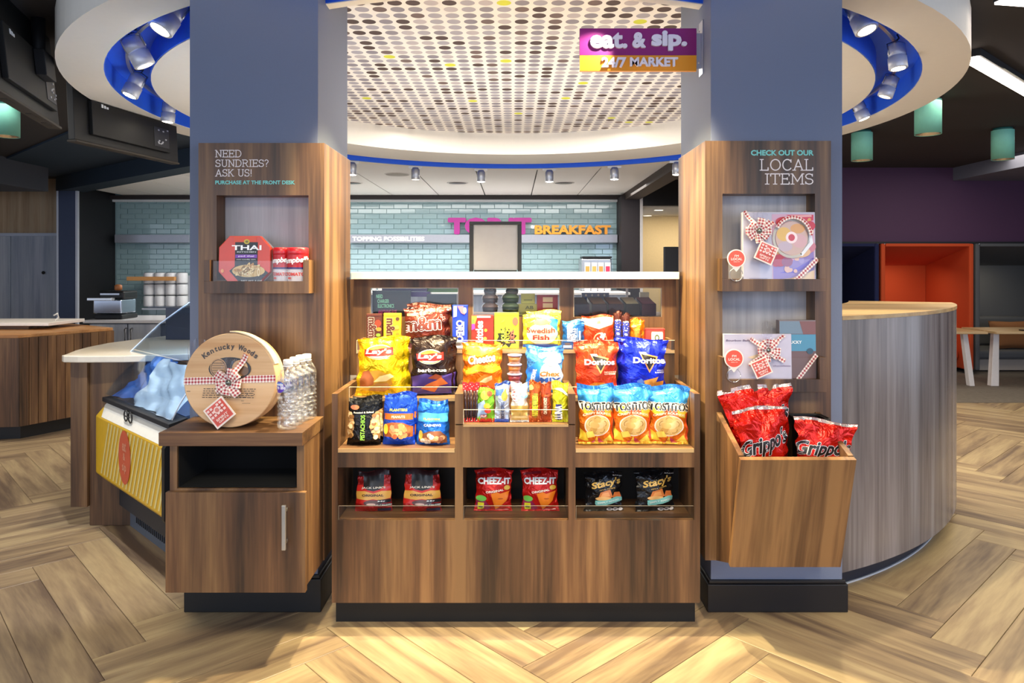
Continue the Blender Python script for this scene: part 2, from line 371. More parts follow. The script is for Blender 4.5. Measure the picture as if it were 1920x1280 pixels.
def bag(name, label, x0, x1, y0, base, Y, T, color, items, cat='snack bag', group=None, seal=None, seal_b=None, band=None,
        wr=1.0, pouch=False, rot=(0, 0, 0), metal=.3, rough=.3, pinch=.11, flare=0, back=None, bz=None, topw=1.0):
    """a pillow bag (or stand-up pouch) built on its base; x0,x1,y0 are where the photo puts its edges at depth Y"""
    W = WX(x1, Y)-WX(x0, Y); Hh = WZ(y0, Y)-base; cx = (WX(x1, Y)+WX(x0, Y))/2
    root = empty(name, (cx, Y, base), label, cat, group, rot=tuple(math.radians(a) for a in rot))
    rs = random.Random(hash((round(x0), round(y0))) % 9999 if False else int(x0*7+y0*13))
    ph = [rs.uniform(0, 6.28) for _ in range(8)]; am = [rs.uniform(.5, 1) for _ in range(8)]
    sh = .055
    def thick(u, v):
        if pouch: tv = max(0, (1-v)/(1-sh))**.55*(.25+.75*min(1, v*9)) if v < 1-sh else 0
        else:
            q = (v-sh)/(1-2*sh); tv = math.sin(math.pi*min(1, max(0, q)))**.6 if 0 < q < 1 else 0
        return T/2*tv*(1-abs(u)**2.6)+.0012
    def wrink(u, v):
        e = min(abs(v-0), abs(1-v)); k = math.exp(-e*8); q = 0
        q += k*(am[0]*math.sin(u*9+ph[0])+am[1]*math.sin(u*17+ph[1]+v*6))*.0030
        q += (am[2]*math.sin(u*5+v*7+ph[2])+am[3]*math.sin(-u*6+v*9+ph[3]))*.0016
        q += abs(u)**4*am[4]*math.sin(v*26+ph[4])*.0032
        return q*wr*(1 if (sh < v < 1-sh) else .35)
    def width(v):
        return (1-pinch*math.sin(math.pi*v)**.8 if not pouch else 1-pinch*.5*v)*(1+flare*(v-.5))*(1+(topw-1)*v)
    def S3(x, z, off=0, side=-1):
        v = min(1, max(0, z/Hh)); w = W/2*width(v); u = max(-1, min(1, x/w)) if w else 0
        th = thick(u, v); y = side*(th+off)-wrink(u, v)*(1 if side < 0 else .6)
        xx = u*w+abs(v-.5)**3*.006*math.sin(ph[5]+v*9)+u*abs(u)**3*wr*(math.sin(v*17+ph[7])+.6*math.sin(v*31+ph[3]))*.0012
        zz = v*Hh+(v**6)*.005*math.sin(u*3+ph[6])
        return (xx, y, zz)
    nu, nv = 22, 30
    V, Fc, MI = [], [], []
    cols = [color]+([band[2]] if band else [])+([back] if back else [])
    for side in (-1, 1):
        o = len(V)
        for j in range(nv+1):
            v = j/nv
            for i in range(nu+1):
                u = -1+2*i/nu; u = math.sin(u*math.pi/2)*.35+u*.65
                w = W/2*width(v); V.append(S3(u*w, v*Hh, 0, side))
        for j in range(nv):
            for i in range(nu):
                a = o+j*(nu+1)+i; q = (a, a+1, a+nu+2, a+nu+1)
                Fc.append(q if side < 0 else q[::-1])
                vm = (j+.5)/nv
                m = 0
                if band and band[0] <= vm < band[1]: m = 1
                if side > 0 and back: m = len(cols)-1
                MI.append(m)
    mats = [foil(c, rough, metal) for c in cols]
    b = mesh('bag_body', V, Fc, mats, root, smooth=True, mi=MI)
    # crimped seals
    for nm, va, vb, cc in (('top_seal', 1-sh, 1.0, seal or color), ('bottom_seal', 0, sh*.8, seal_b or seal or color)):
        if nm == 'bottom_seal' and pouch: continue
        V, Fc = [], []; n = 30; rows = 9
        for side in (-1, 1):
            o = len(V)
            for j in range(rows+1):
                v = va+(vb-va)*j/rows
                for i in range(n+1):
                    u = -1+2*i/n; p = S3(u*W/2*width(v), v*Hh, .0007+.0006*(j % 2), side); V.append((p[0]*1.004, p[1], p[2]))
            for j in range(rows):
                for i in range(n):
                    a = o+j*(n+1)+i; q = (a, a+1, a+n+2, a+n+1); Fc.append(q if side < 0 else q[::-1])
        mesh(nm, V, Fc, foil(cc, rough, metal), root)
    if items: printed('printed_front', W, Hh, S3, items, root)
    return root
def carton(name, label, x0, x1, y0, base, Y, D, color, items, cat='snack box', group=None, rot=(0, 0, 0), rough=.4, bev=.0015, side=None):
    W = WX(x1, Y)-WX(x0, Y); Hh = WZ(y0, Y)-base; cx = (WX(x1, Y)+WX(x0, Y))/2
    root = empty(name, (cx, Y, base), label, cat, group, rot=tuple(math.radians(a) for a in rot))
    v, f = box_vf(-W/2, W/2, 0, D, 0, Hh)
    mesh('box_body', v, f, plain(color, rough, 0, .2), root, bevel=bev)
    v, f = box_vf(-W/2*.96, W/2*.96, -.0008, .001, Hh*.93, Hh*.985)
    mesh('top_flap', v, f, plain(side or color, rough, 0, .2), root)
    if items: printed('printed_front', W, Hh, lambda x, z, off: (x, -off-.0003, z), items, root)
    return root
# ================================================================= the setting
def struct(o): o['kind'] = 'structure'; return o
C0 = (0.0, 4.45)          # centre of the round ceiling feature
ZR = 2.11                 # its underside
# ---- floor: herringbone planks
def plank_mat():
    m, nt, b = newmat('oak_plank')
    uv = N(nt, 'ShaderNodeUVMap'); oi = N(nt, 'ShaderNodeObjectInfo'); ge = N(nt, 'ShaderNodeNewGeometry')
    ad = N(nt, 'ShaderNodeMath', operation='ADD'); nt.links.new(oi.outputs['Random'], ad.inputs[0]); nt.links.new(ge.outputs['Random Per Island'], ad.inputs[1])
    wn = N(nt, 'ShaderNodeTexWhiteNoise', noise_dimensions='1D'); nt.links.new(ad.outputs[0], wn.inputs['W'])
    sc = N(nt, 'ShaderNodeVectorMath', operation='SCALE'); nt.links.new(wn.outputs['Color'], sc.inputs[0]); sc.inputs['Scale'].default_value = 60
    a2 = N(nt, 'ShaderNodeVectorMath', operation='ADD'); nt.links.new(uv.outputs[0], a2.inputs[0]); nt.links.new(sc.outputs[0], a2.inputs[1])
    mp = N(nt, 'ShaderNodeMapping'); mp.inputs['Scale'].default_value = (.10, 1, 1); nt.links.new(a2.outputs[0], mp.inputs['Vector'])
    n1 = N(nt, 'ShaderNodeTexNoise'); n1.inputs['Scale'].default_value = 11; n1.inputs['Detail'].default_value = 4; n1.inputs['Distortion'].default_value = 1.1
    n2 = N(nt, 'ShaderNodeTexNoise'); n2.inputs['Scale'].default_value = 90; n2.inputs['Detail'].default_value = 3
    for n in (n1, n2): nt.links.new(mp.outputs[0], n.inputs['Vector'])
    wv = N(nt, 'ShaderNodeMath', operation='MULTIPLY_ADD'); wv.inputs[1].default_value = .3; nt.links.new(n2.outputs['Fac'], wv.inputs[0])
    k = N(nt, 'ShaderNodeMath', operation='MULTIPLY_ADD'); k.inputs[1].default_value = 1.1; k.inputs[2].default_value = -.32; nt.links.new(n1.outputs['Fac'], k.inputs[0]); nt.links.new(k.outputs[0], wv.inputs[2])
    t = N(nt, 'ShaderNodeMath', operation='MULTIPLY_ADD'); t.inputs[1].default_value = .22; t.inputs[2].default_value = -.05; nt.links.new(wn.outputs['Value'], t.inputs[0])
    s = N(nt, 'ShaderNodeMath', operation='ADD'); nt.links.new(wv.outputs[0], s.inputs[0]); nt.links.new(t.outputs[0], s.inputs[1])
    r = N(nt, 'ShaderNodeValToRGB'); e = r.color_ramp.elements; e[0].position = .2; e[0].color = rgb('#6c5848'); e[1].position = .8; e[1].color = rgb('#c4af86')
    q = e.new(.48); q.color = rgb('#a0896a'); nt.links.new(s.outputs[0], r.inputs[0]); nt.links.new(r.outputs[0], b.inputs['Base Color'])
    setp(b, Roughness=.42); bp = N(nt, 'ShaderNodeBump'); bp.inputs['Strength'].default_value = .15; bp.inputs['Distance'].default_value = .002
    nt.links.new(wv.outputs[0], bp.inputs['Height']); nt.links.new(bp.outputs['Normal'], b.inputs['Normal'])
    return m
OAK = plank_mat()
floor = boxes('floor', [(-8, 7.5, -2.5, 11, -.05, -.004)], plain('#4d4034', .8)); struct(floor)
PWd, PL, G = .152, .912, .0009
pang = math.radians(43)
hx, hy, hz = PL/2-G, PWd/2-G, .002
pv = [(-hx, -hy, -hz), (hx, -hy, -hz), (hx, hy, -hz), (-hx, hy, -hz), (-hx, -hy, hz*.5), (hx, -hy, hz*.5), (hx, hy, hz*.5), (-hx, hy, hz*.5),
      (-hx+.0015, -hy+.0015, hz), (hx-.0015, -hy+.0015, hz), (hx-.0015, hy-.0015, hz), (-hx+.0015, hy-.0015, hz)]
pf = [(0, 1, 5, 4), (1, 2, 6, 5), (2, 3, 7, 6), (3, 0, 4, 7), (4, 5, 9, 8), (5, 6, 10, 9), (6, 7, 11, 10), (7, 4, 8, 11), (8, 9, 10, 11)]
spots = []
n = 6
for t in range(-90, 91):
    for k in range(-14, 15):
        x0, y0 = t+2*n*k, t; spots.append(((x0+n/2)*PWd, (y0+.5)*PWd, 0))
        c_, r0 = t, t-2*n+1+2*n*k; spots.append(((c_+.5)*PWd, (r0+n/2)*PWd, math.pi/2))
pl = []
ca, sa = math.cos(pang), math.sin(pang)
for x, y, a in spots:
    X = x*ca-y*sa+.13; Y = x*sa+y*ca+2.0
    if Y < 1.0 or Y > 9.6 or abs(X) > .75*Y+.9: continue
    if Y > 4.0 and abs(X) < 1.5: continue                # under the round counter and kitchen, hidden
    if X > 3.2 and Y > 6.75: continue                     # lounge carpet starts
    pl.append((X*X+Y*Y, X, Y, a+pang))
pl.sort()
def plank_order(p): return p[0]
pm = None
near = [p for p in pl if abs(p[1]) < .74*p[2]+.45][:300]; ns = set(near)
for d, X, Y, a in near:
    if pm is None:
        o = mesh('plank', pv, pf, OAK, floor, uv=[(v[0], v[1]) for v in pv]); pm = o
    else:
        o = pm.copy(); COL.objects.link(o); o.parent = floor
    o.location = (X, Y, -hz); o.rotation_euler = (0, 0, a)
V, Fc, UV = [], [], []
for p in pl:
    if p in ns: continue
    _, X, Y, a = p; c_, s_ = math.cos(a), math.sin(a); o0 = len(V)
    for v in pv: V.append((X+v[0]*c_-v[1]*s_, Y+v[0]*s_+v[1]*c_, v[2]-hz)); UV.append((v[0], v[1]))
    Fc += [tuple(i+o0 for i in f) for f in pf]
mesh('far_planks', V, Fc, OAK, floor, uv=UV, kind='stuff')
carpet = boxes('floor_carpet', [(3.1, 7.4, 6.3, 9.6, -.004, .004)], plain('#6d655c', .95, bump=.6, bscale=25, var=.35)); struct(carpet)
carpet['label'] = 'grey brown patterned lounge carpet in front of the booths'

# ---- ceiling and beams
DARK = plain('#302b2a', .85); NAVY = plain('#1f3040', .7)
V, Fc = [], []; nC = 96
for zc_ in (2.30, 2.36):
    for i in range(nC):
        a = 2*math.pi*i/nC; c_, s_ = math.cos(a), math.sin(a); k = 2.6/max(abs(c_), abs(s_))
        V += [(C0[0]+2.385*c_, C0[1]+2.385*s_, zc_), (C0[0]+k*c_, C0[1]+k*s_, zc_)]
for i in range(nC):
    j = (i+1) % nC; Fc += [(2*i, 2*i+1, 2*j+1, 2*j), (2*nC+2*i, 2*nC+2*j, 2*nC+2*j+1, 2*nC+2*i+1), (2*i, 2*j, 2*nC+2*j, 2*nC+2*i)]
for b_ in [(-8, -2.6, -2.5, 11, 2.30, 2.36), (2.6, 7.5, -2.5, 11, 2.30, 2.36), (-2.6, 2.6, -2.5, 1.85, 2.30, 2.36), (-2.6, 2.6, 7.05, 11, 2.30, 2.36)]:
    v, f = box_vf(*b_, off=len(V)); V += v; Fc += f
ceil = mesh('ceiling', V, Fc, DARK); struct(ceil)
WOFF = plain('#f2ebdf', .7, var=.02); BLUE = plain('#2c6cf0', .55)
cl = empty('ceiling_ring', (C0[0], C0[1], ZR)); struct(cl)
cl['label'] = 'round white dropped ceiling ring with a blue light channel'
ring('outer_band', C0, 2.20, 2.39, ZR, 2.34, WOFF, cl, n=128)
C1 = (0, 4.20); R1 = 1.72; V, Fc = [], []; n_ = 128
for i in range(n_):
    a = 2*math.pi*i/n_; c_, s_ = math.cos(a), math.sin(a)
    V += [(C1[0]+R1*c_, C1[1]+R1*s_, ZR), (C0[0]+2.0*c_, C0[1]+2.0*s_, ZR), (C0[0]+2.0*c_, C0[1]+2.0*s_, 2.34), (C1[0]+R1*c_, C1[1]+R1*s_, 2.34)]
for i in range(n_):
    j = (i+1) % n_
    for k in range(4): l = (k+1) % 4; Fc.append((i*4+k, j*4+k, j*4+l, i*4+l))
mesh('inner_band', V, Fc, WOFF, cl, world=True)
ring('blue_channel', C0, 2.0005, 2.1995, 2.22, 2.25, BLUE, cl, n=128)
ring('channel_side', C0, 2.195, 2.1998, ZR+.003, 2.22, BLUE, cl, n=128)
ring('channel_side', C0, 2.0002, 2.005, ZR+.003, 2.22, BLUE, cl, n=128)
ring('conduit', C0, 2.095, 2.11, 2.185, 2.20, STEEL, cl, n=128)
def dots_mat():
    m, nt, b = newmat('dotted_ceiling')
    tc = N(nt, 'ShaderNodeTexCoord'); mp = N(nt, 'ShaderNodeMapping'); mp.inputs['Scale'].default_value = (1/.0765, 1/.0765, 1)
    nt.links.new(tc.outputs['Object'], mp.inputs['Vector'])
    sx = N(nt, 'ShaderNodeSeparateXYZ'); nt.links.new(mp.outputs[0], sx.inputs[0])
    fl, fr = [], []
    for ax in (0, 1):
        a = N(nt, 'ShaderNodeMath', operation='FLOOR'); b_ = N(nt, 'ShaderNodeMath', operation='FRACT')
        nt.links.new(sx.outputs[ax], a.inputs[0]); nt.links.new(sx.outputs[ax], b_.inputs[0]); fl.append(a)
        c = N(nt, 'ShaderNodeMath', operation='SUBTRACT'); c.inputs[1].default_value = .5; nt.links.new(b_.outputs[0], c.inputs[0]); fr.append(c)
    cv = N(nt, 'ShaderNodeCombineXYZ'); cc = N(nt, 'ShaderNodeCombineXYZ')
    for i in (0, 1): nt.links.new(fl[i].outputs[0], cv.inputs[i]); nt.links.new(fr[i].outputs[0], cc.inputs[i])
    ln = N(nt, 'ShaderNodeVectorMath', operation='LENGTH'); nt.links.new(cc.outputs[0], ln.inputs[0])
    lt = N(nt, 'ShaderNodeMath', operation='LESS_THAN'); lt.inputs[1].default_value = .40; nt.links.new(ln.outputs['Value'], lt.inputs[0])
    wn = N(nt, 'ShaderNodeTexWhiteNoise', noise_dimensions='2D'); nt.links.new(cv.outputs[0], wn.inputs['Vector'])
    r = N(nt, 'ShaderNodeValToRGB'); r.color_ramp.interpolation = 'CONSTANT'; e = r.color_ramp.elements
    e[0].position = 0; e[0].color = rgb('#b0a8ae'); e[1].position = .30; e[1].color = rgb('#948b92')
    for p, c in ((.54, '#c4b8b8'), (.76, '#523c36'), (.92, '#76605a'), (.984, '#dede3c')):
        k = e.new(p); k.color = rgb(c)
    nt.links.new(wn.outputs['Value'], r.inputs[0])
    mx = N(nt, 'ShaderNodeMix', data_type='RGBA'); mx.inputs[6].default_value = rgb('#f8f0e6'); nt.links.new(lt.outputs[0], mx.inputs[0]); nt.links.new(r.outputs[0], mx.inputs[7])
    nt.links.new(mx.outputs[2], b.inputs['Base Color']); setp(b, Roughness=.7)
    return m
lathe('dotted_panel', [(1.722, 2.284), (1.722, 2.31)], dots_mat(), cl, loc=C1+(0,), n=128, smooth=False, world=True)
# acoustic ceiling over the kitchen
kc = boxes('ceiling_kitchen', [(-3.2, 1.5, 6.95, 9.6, 2.165, 2.19), (-5.25, -3.2, 8.75, 9.6, 2.165, 2.19)], plain('#8d8a86', .9)); struct(kc)
kc['label'] = 'white acoustic tile ceiling over the kitchen counter'
TILE = plain('#f2efec', .8, bump=.2, bscale=300, var=.02)
tw = .606; tmesh = None
def in_kitchen(x, y):
    # left edge follows the slanted navy beam
    t = (y-6.45)/(8.67-6.45); xl = -2.86+(-5.30+2.86)*t if y < 8.67 else -5.30
    return x > xl+.16 and x < 1.44
for i in range(12):
    for j in range(9):
        x0 = 1.45-tw*(i+1); y0 = 9.55-tw*(j+1)*.98
        cells = []; k = 6; s = (tw-.012)/k
        for a in range(k):
            for b in range(k):
                cx, cy = x0+.006+(a+.5)*s, y0+.006+(b+.5)*s
                if math.hypot(cx-C0[0], cy-C0[1]) > 2.30 and in_kitchen(cx, cy) and cy > 5.2: cells.append((a, b))
        if not cells: continue
        if len(cells) == k*k:
            if tmesh is None:
                v, f = box_vf(-tw/2+.006, tw/2-.006, -tw/2+.006, tw/2-.006, -.006, .006); tmesh = mesh('ceiling_tile', v, f, TILE, kc, bevel=.002); o = tmesh
            else: o = tmesh.copy(); COL.objects.link(o); o.parent = kc
            o.location = (x0+tw/2, y0+tw/2, 2.145)
        else:
            V, Fc = [], []
            for a, b in cells:
                v, f = box_vf(x0+.006+a*s, x0+.006+(a+1)*s, y0+.006+b*s, y0+.006+(b+1)*s, 2.139, 2.151, off=len(V)); V += v; Fc += f
            mesh('ceiling_tile', V, Fc, TILE, kc)
for px, py in ((660, 343), (858, 343), (1057, 343)):
    Y = .97*F/(505-py); x = WX(px, Y)
    dl = empty('recessed_downlight', (x, Y, 2.138), 'small recessed ceiling downlight in the white kitchen ceiling, %s' % {660: 'beside the left column', 858: 'above the purple lettering', 1057: 'above the orange lettering'}[px], 'downlight', 'kitchen downlights')
    lathe('trim_ring', [(.10, -.004), (.115, -.008), (.12, 0)], WHITE, dl, n=28, caps=False)
    lathe('lens', [(.001, .0005), (.10, -.0035)], plain('#6f6862', .3, .4), dl, n=24)
Y = .97*F/(505-327); sp = empty('ceiling_speaker', (WX(745, Y), Y, 2.138), 'round flat ceiling speaker grille in the kitchen ceiling', 'speaker')
lathe('grille', [(.115, -.006), (.12, 0)], plain('#b8b2aa', .7, bump=.8, bscale=500), sp, n=32)
lathe('rim', [(.12, 0), (.127, -.007), (.132, 0)], WHITE, sp, n=32, caps=False)

# ---- tiled back wall
wb = boxes('wall_back', [(-5.4, 1.42, 9.52, 9.7, 0, 2.2)], plain('#9bb8bc', .8)); struct(wb)
GL = plain('#98b4b8', .12, 0, .6, bump=.1, bscale=9, var=.07)
gw, gh = .190, .0665; bt = None; rest = []; cnt = 0
cand = []
for r in range(0, 32):
    z = 2.10-gh*(r+1)
    for c in range(-2, 40):
        x = 1.37-gw*(c+1)-(gw/2 if r % 2 else 0)
        x0, x1 = max(x, -5.24), min(x+gw, 1.37)
        if x1-x0 < .03: continue
        cand.append((r, x0, x1, z))
def vis(q):
    px = 962+(q[1]+q[2])/2*F/9.5; py = 505-(q[3]+gh/2-H)*F/9.5
    return py < 512 and (655 < px < 1160 or 212 < px < 356) or (py < 600 and 212 < px < 356)
seen = [q for q in cand if vis(q)]; seen_full = [q for q in seen if abs(q[2]-q[1]-gw) < 1e-6][:290]; sf = set(seen_full)
for r, x0, x1, z in seen_full:
    if bt is None:
        v, f = box_vf(-gw/2+.003, gw/2-.003, -.006, .006, -gh/2+.003, gh/2-.003); bt = mesh('tile', v, f, GL, wb, bevel=.0025); o = bt
    else: o = bt.copy(); COL.objects.link(o); o.parent = wb
    o.location = ((x0+x1)/2, 9.514, z+gh/2); o.rotation_euler = (random.uniform(-.012, .012), 0, random.uniform(-.012, .012))
V, Fc = [], []
for q in cand:
    if q in sf: continue
    v, f = box_vf(q[1]+.003, q[2]-.003, 9.508, 9.52, q[3]+.003, q[3]+gh-.003, off=len(V)); V += v; Fc += f
mesh('far_tiles', V, Fc, GL, wb, kind='stuff')
struct(boxes('trim_1', [(-5.26, 1.42, 9.40, 9.5, 2.085, 2.135)], plain('#2a2222', .6)))
struct(boxes('trim_2', [(-5.26, 1.40, 9.45, 9.505, 2.055, 2.083)], plain('#e4e6e6', .5)))
# shelf strip with lettering
rail = boxes('wall_rail', [(WX(655, 9.4), WX(1157, 9.4), 9.36, 9.5, WZ(455, 9.4), WZ(440, 9.4))], plain('#9a9da8', .4, .3), bevel=.003)
tag(rail, 'long brushed metal shelf rail with small white lettering across the tiled wall', 'shelf')
rail2 = boxes('wall_rail', [(WX(218, 9.4), WX(357, 9.4), 9.36, 9.5, WZ(455, 9.4), WZ(440, 9.4))], plain('#a9adb8', .35, .5), bevel=.003)
tag(rail2, 'metal shelf rail on the tiled wall above the coffee counter', 'shelf')
def flat_text(name, s, cx, cz, w, h, Y, col, parent=None, bold=.05, shear=0, depth=0, emit=0, **kw):
    g, f = text_geo(s, w, h, bold, shear); m = plain(col, .5, emit=emit) if isinstance(col, str) else col
    if not depth:
        V = [(cx+x, Y-d_, cz+z) for x, z, d_ in g]; return mesh(name, V, f.tolist(), m, parent, world=parent is not None, **kw)
    nV = len(g); V = [(cx+x, Y-d_, cz+z) for x, z, d_ in g]+[(cx+x, Y+depth-d_, cz+z) for x, z, d_ in g]
    E = {}
    for t in f:
        for a, b in ((t[0], t[1]), (t[1], t[2]), (t[2], t[0])): E[(int(a), int(b))] = 1
    Fc = [tuple(int(q) for q in t) for t in f]
    for (a, b) in E:
        if (b, a) not in E: Fc.append((a, a+nV, b+nV, b))
    return mesh(name, V, Fc, m, parent, world=parent is not None, **kw)
flat_text('rail_lettering', 'TOPPING POSSIBILITIES', WX(728, 9.35), WZ(447.5, 9.35), WX(796, 9.35)-WX(661, 9.35), .055, 9.358, '#f4f4f4', rail, .06)
def sign_word(name, s, x0, x1, y0, y1, Y, col, label, bold=.09, depth=.05):
    o = flat_text(name, s, (WX(x0, Y)+WX(x1, Y))/2, (WZ(y0, Y)+WZ(y1, Y))/2, WX(x1, Y)-WX(x0, Y), WZ(y0, Y)-WZ(y1, Y), Y-depth, col, None, bold, depth=depth)
    return tag(o, label, 'sign')
sign_word('sign_lettering', 'TOP IT', 842, 995, 410, 438, 9.42, '#a21c84', 'bold purple raised letters reading TOP IT on the tiled wall', .14)
sign_word('sign_lettering', 'BREAKFAST', 1003, 1144, 423, 439, 9.42, '#eb9a25', 'orange raised letters reading BREAKFAST on the tiled wall', .08)
# kitchen end walls, columns and beams
struct(boxes('wall_kitchen_left', [(-5.34, -5.26, 8.67, 9.6, 0, 2.2)], SOFTBLACK))
struct(boxes('trim_3', [(-5.262, -5.235, 8.655, 8.69, 0, 2.11)], plain('#c7cddc', .5)))
struct(boxes('trim_4', [(-5.47, -5.262, 8.66, 8.9, 0, 2.12)], plain('#3d4966', .6)))
struct(boxes('trim_5', [(-5.49, -5.468, 8.655, 8.69, 0, 2.11)], plain('#c7cddc', .5)))
bm_ = [(-5.5, 8.66), (-2.8, 6.45), (-2.65, 6.6), (-5.3, 8.85)]
struct(prism('ceiling_beam_navy', bm_, 2.11, 2.30, NAVY))
struct(prism('ceiling_panel_navy', [(-5.5, 8.655), (-5.9, 8.0), (-2.9, 5.2), (-2.45, 5.2), (-2.8, 6.445)], 2.28, 2.299, NAVY))
struct(boxes('ceiling_beam_right', [(1.42, 1.60, 6.3, 9.6, 2.05, 2.30)], plain('#40342e', .7)))
struct(boxes('wall_kitchen_right', [(1.37, 1.60, 9.1, 9.6, 0, 2.10)], plain('#2b2325', .6)))
struct(boxes('trim_6', [(1.604, 1.64, 9.1, 9.14, 0, 2.08)], plain('#d8d2cc', .5)))
# opening to a back room on the right of the kitchen
struct(boxes('wall_opening_header', [(1.64, 2.9, 9.1, 9.2, WZ(385, 9.1), 2.3)], plain('#1d1a1b', .7)))
struct(boxes('wall_back_room', [(1.6, 3.4, 10.8, 10.9, 0, 2.3)], plain('#e0c79d', .8)))
struct(boxes('ceiling_back_room', [(1.6, 3.4, 9.2, 10.9, 1.96, 2.0)], plain('#e6dccb', .8)))
for i, (px, py) in enumerate([(1235, 394), (1214, 411)]):
    Yd = .79*F/(505-py); Yd = min(10.6, max(9.4, Yd))
    d = empty('recessed_downlight', (WX(px, Yd), Yd, 1.959), ['wide', 'narrow'][i]+' recessed light in the cream back room ceiling', 'downlight')
    lathe('trim_ring', [(.06, -.004), (.08, 0)], WHITE, d, n=20, caps=False); lathe('lens', [(.001, -.001), (.06, -.004)], plain('#fff3d6', .3, emit=1.5), d, n=20)
l_ = area_light('back_room_light', (2.4, 10.0, 1.94), (2.4, 10.2, 0), .8, .6, 12, (1, .88, .65))

# ---- left background: timber and doors wall, dark bulkhead
WPALE = wood('palewood', '#a68a6c', '#bfa384', '#cdb595', 'z', .5)
DOORM = wood('greyblue', '#97a1b8', '#b2bacb', '#c5ccd8', 'z', .35)
wl = boxes('wall_left', [(-7.6, -5.49, 9.0, 9.15, 1.62, 2.3)], WPALE); struct(wl)
d1 = empty('door_1', (-6.0, 8.98, 0)); struct(d1); d1['label'] = 'pale blue grey flush door in the left background wall'
boxes('door_frame', [(-6.62, -6.55, 8.94, 9.05, 0, 1.615), (-5.56, -5.49, 8.94, 9.05, 0, 1.615), (-7.6, -5.49, 8.94, 9.05, 1.58, 1.618)], plain('#c3cbdc', .4), d1)
boxes('door_panel', [(-6.55, -6.265, 8.97, 9.03, 0, 1.58)], DOORM, d1, bevel=.003)
boxes('door_panel', [(-6.255, -5.56, 8.97, 9.03, 0, 1.58)], DOORM, d1, bevel=.003)
lathe('door_viewer', [(.012, 0), (.02, -.012), (.012, -.02)], BLACK, d1, loc=(WX(82, 8.96)+6.0, -.02, WZ(511, 8.96)), axis=(0, 1, 0), n=14)
struct(boxes('wall_far_left', [(-8, -6.62, 8.97, 9.1, 0, 1.6)], DOORM))
struct(boxes('ceiling_bulkhead', [(-8, -5.1, 5.9, 7.9, 2.02, 2.30)], plain('#43434b', .7)))
# ---- right background: purple wall and beam
PUR = plain('#4b2c4c', .7, var=.04)
struct(boxes('wall_right', [(1.9, 7.4, 8.02, 8.12, 1.475, 2.3)], PUR))
struct(boxes('trim_7', [(1.9, 7.4, 7.97, 8.03, 1.452, 1.474)], SOFTBLACK))
struct(boxes('wall_lounge', [(1.9, 7.4, 9.0, 9.1, 0, 1.45)], plain('#2a2a2e', .8)))
struct(boxes('ceiling_beam_grey', [(4.90, 5.7, 4.5, 8.02, 2.155, 2.298)], plain('#6d7080', .7)))

struct(boxes('wall_side_left', [(-7.75, -7.6, 4.6, 9.2, 0, 2.3)], WPALE))
struct(boxes('wall_side_right', [(7.35, 7.5, 4.6, 9.2, 0, 2.3)], PUR))
# ---- two columns
for sx, lab, bn in ((-1, 'column_left', 'baseboard_left'), (1, 'column_right', 'baseboard_right')):
    a, b = (-1.106, -.667) if sx < 0 else (.676, 1.126)
    struct(boxes(lab, [(a, b, 2.462, 2.90, 0, 2.30)], PAINT, bevel=.002))
    z = .107 if sx > 0 else .125
    o = boxes(bn, [(a-.014, b+.014, 2.448, 2.914, 0, z-.012), (a-.008, b+.008, 2.454, 2.908, z-.013, z)], plain('#120d0e' if sx > 0 else '#0a0a0d', .5), bevel=.003); struct(o)

# ================================================================= track lights
def head(name, px, py, Y, size, label, group, ax=(0, 0, -1), lit=True, length=1.45):
    x, z = WX(px, Y), WZ(py, Y); r = size/2; L = size*length
    root = empty(name, (x, Y, z), label, 'spotlight', group)
    a = Vector(ax).normalized()
    b0 = -a*(L/2)
    lathe('lamp_body', [(r*.62, 0), (r*.9, L*.06), (r*.92, L*.45), (r*.86, L*.47), (r*.86, L*.52), (r, L*.54), (r, L*.97), (r*.93, L)], plain('#d9dade', .35, .25), root, loc=tuple(b0), axis=a, n=24)
    lathe('lens', [(r*.9, 0), (r*.6, r*.1), (.001, r*.16)], plain('#fff2d8', .2, emit=(14 if lit else .8)), root, loc=tuple(a*(L/2-r*.05)), axis=a, n=24, caps=False)
    V, Fc = [], []
    top = Vector((0, 0, ZR+.10-z))
    if top.z < L*.6: top.z = L*.6+.02
    for s in (-1, 1):
        side = a.cross(Vector((0, 1, .01))).normalized()*s*r*.98
        v, f = tube_vf([side+b0*.15, side+b0*1.05, Vector((0, 0, 0))+b0*1.25], r*.10, 6, len(V)); V += v; Fc += f
    mesh('yoke', V, Fc, METAL, root, smooth=True)
    tube('cable', [b0*1.2, b0*1.25+Vector((r*.4, 0, L*.12)), top], r*.09, SOFTBLACK, root, world=False)
    return root
lh = [(318, 30, 2.85, .10, (-.35, -.3, -.8), 'largest of four left of the column'),
      (258, 97, 3.12, .09, (.38, .2, -.85), 'second head left of the column, under knotted cable'),
      (252, 160, 3.77, .085, (-.3, -.2, -.85), 'third head left of the column, tipped left'),
      (316, 211, 4.38, .08, (-.1, 0, -.95), 'farthest and lowest head beside the left column')]
for i, (px, py, Y, s, a, t) in enumerate(lh):
    head('track_light', px, py, Y, s, 'silver spotlight in the blue channel, '+t, 'track lights in the ceiling ring', a, lit=(i != 1))
rh = [(1614, 32, 2.85, .09, (.22, -.3, -.9), 'nearest head right of the right column'),
      (1682, 106, 3.20, .078, (.05, -.1, -1), 'upright head right of the column'),
      (1666, 163, 3.77, .075, (-.3, .1, -.9), 'dull head below the upright one'),
      (1613, 207, 4.38, .08, (.35, -.1, -.9), 'lowest, beside the right column, tipped right')]
for i, (px, py, Y, s, a, t) in enumerate(rh):
    head('track_light', px, py, Y, s, 'silver spotlight in the blue channel, '+t, 'track lights in the ceiling ring', a, lit=(i != 2))
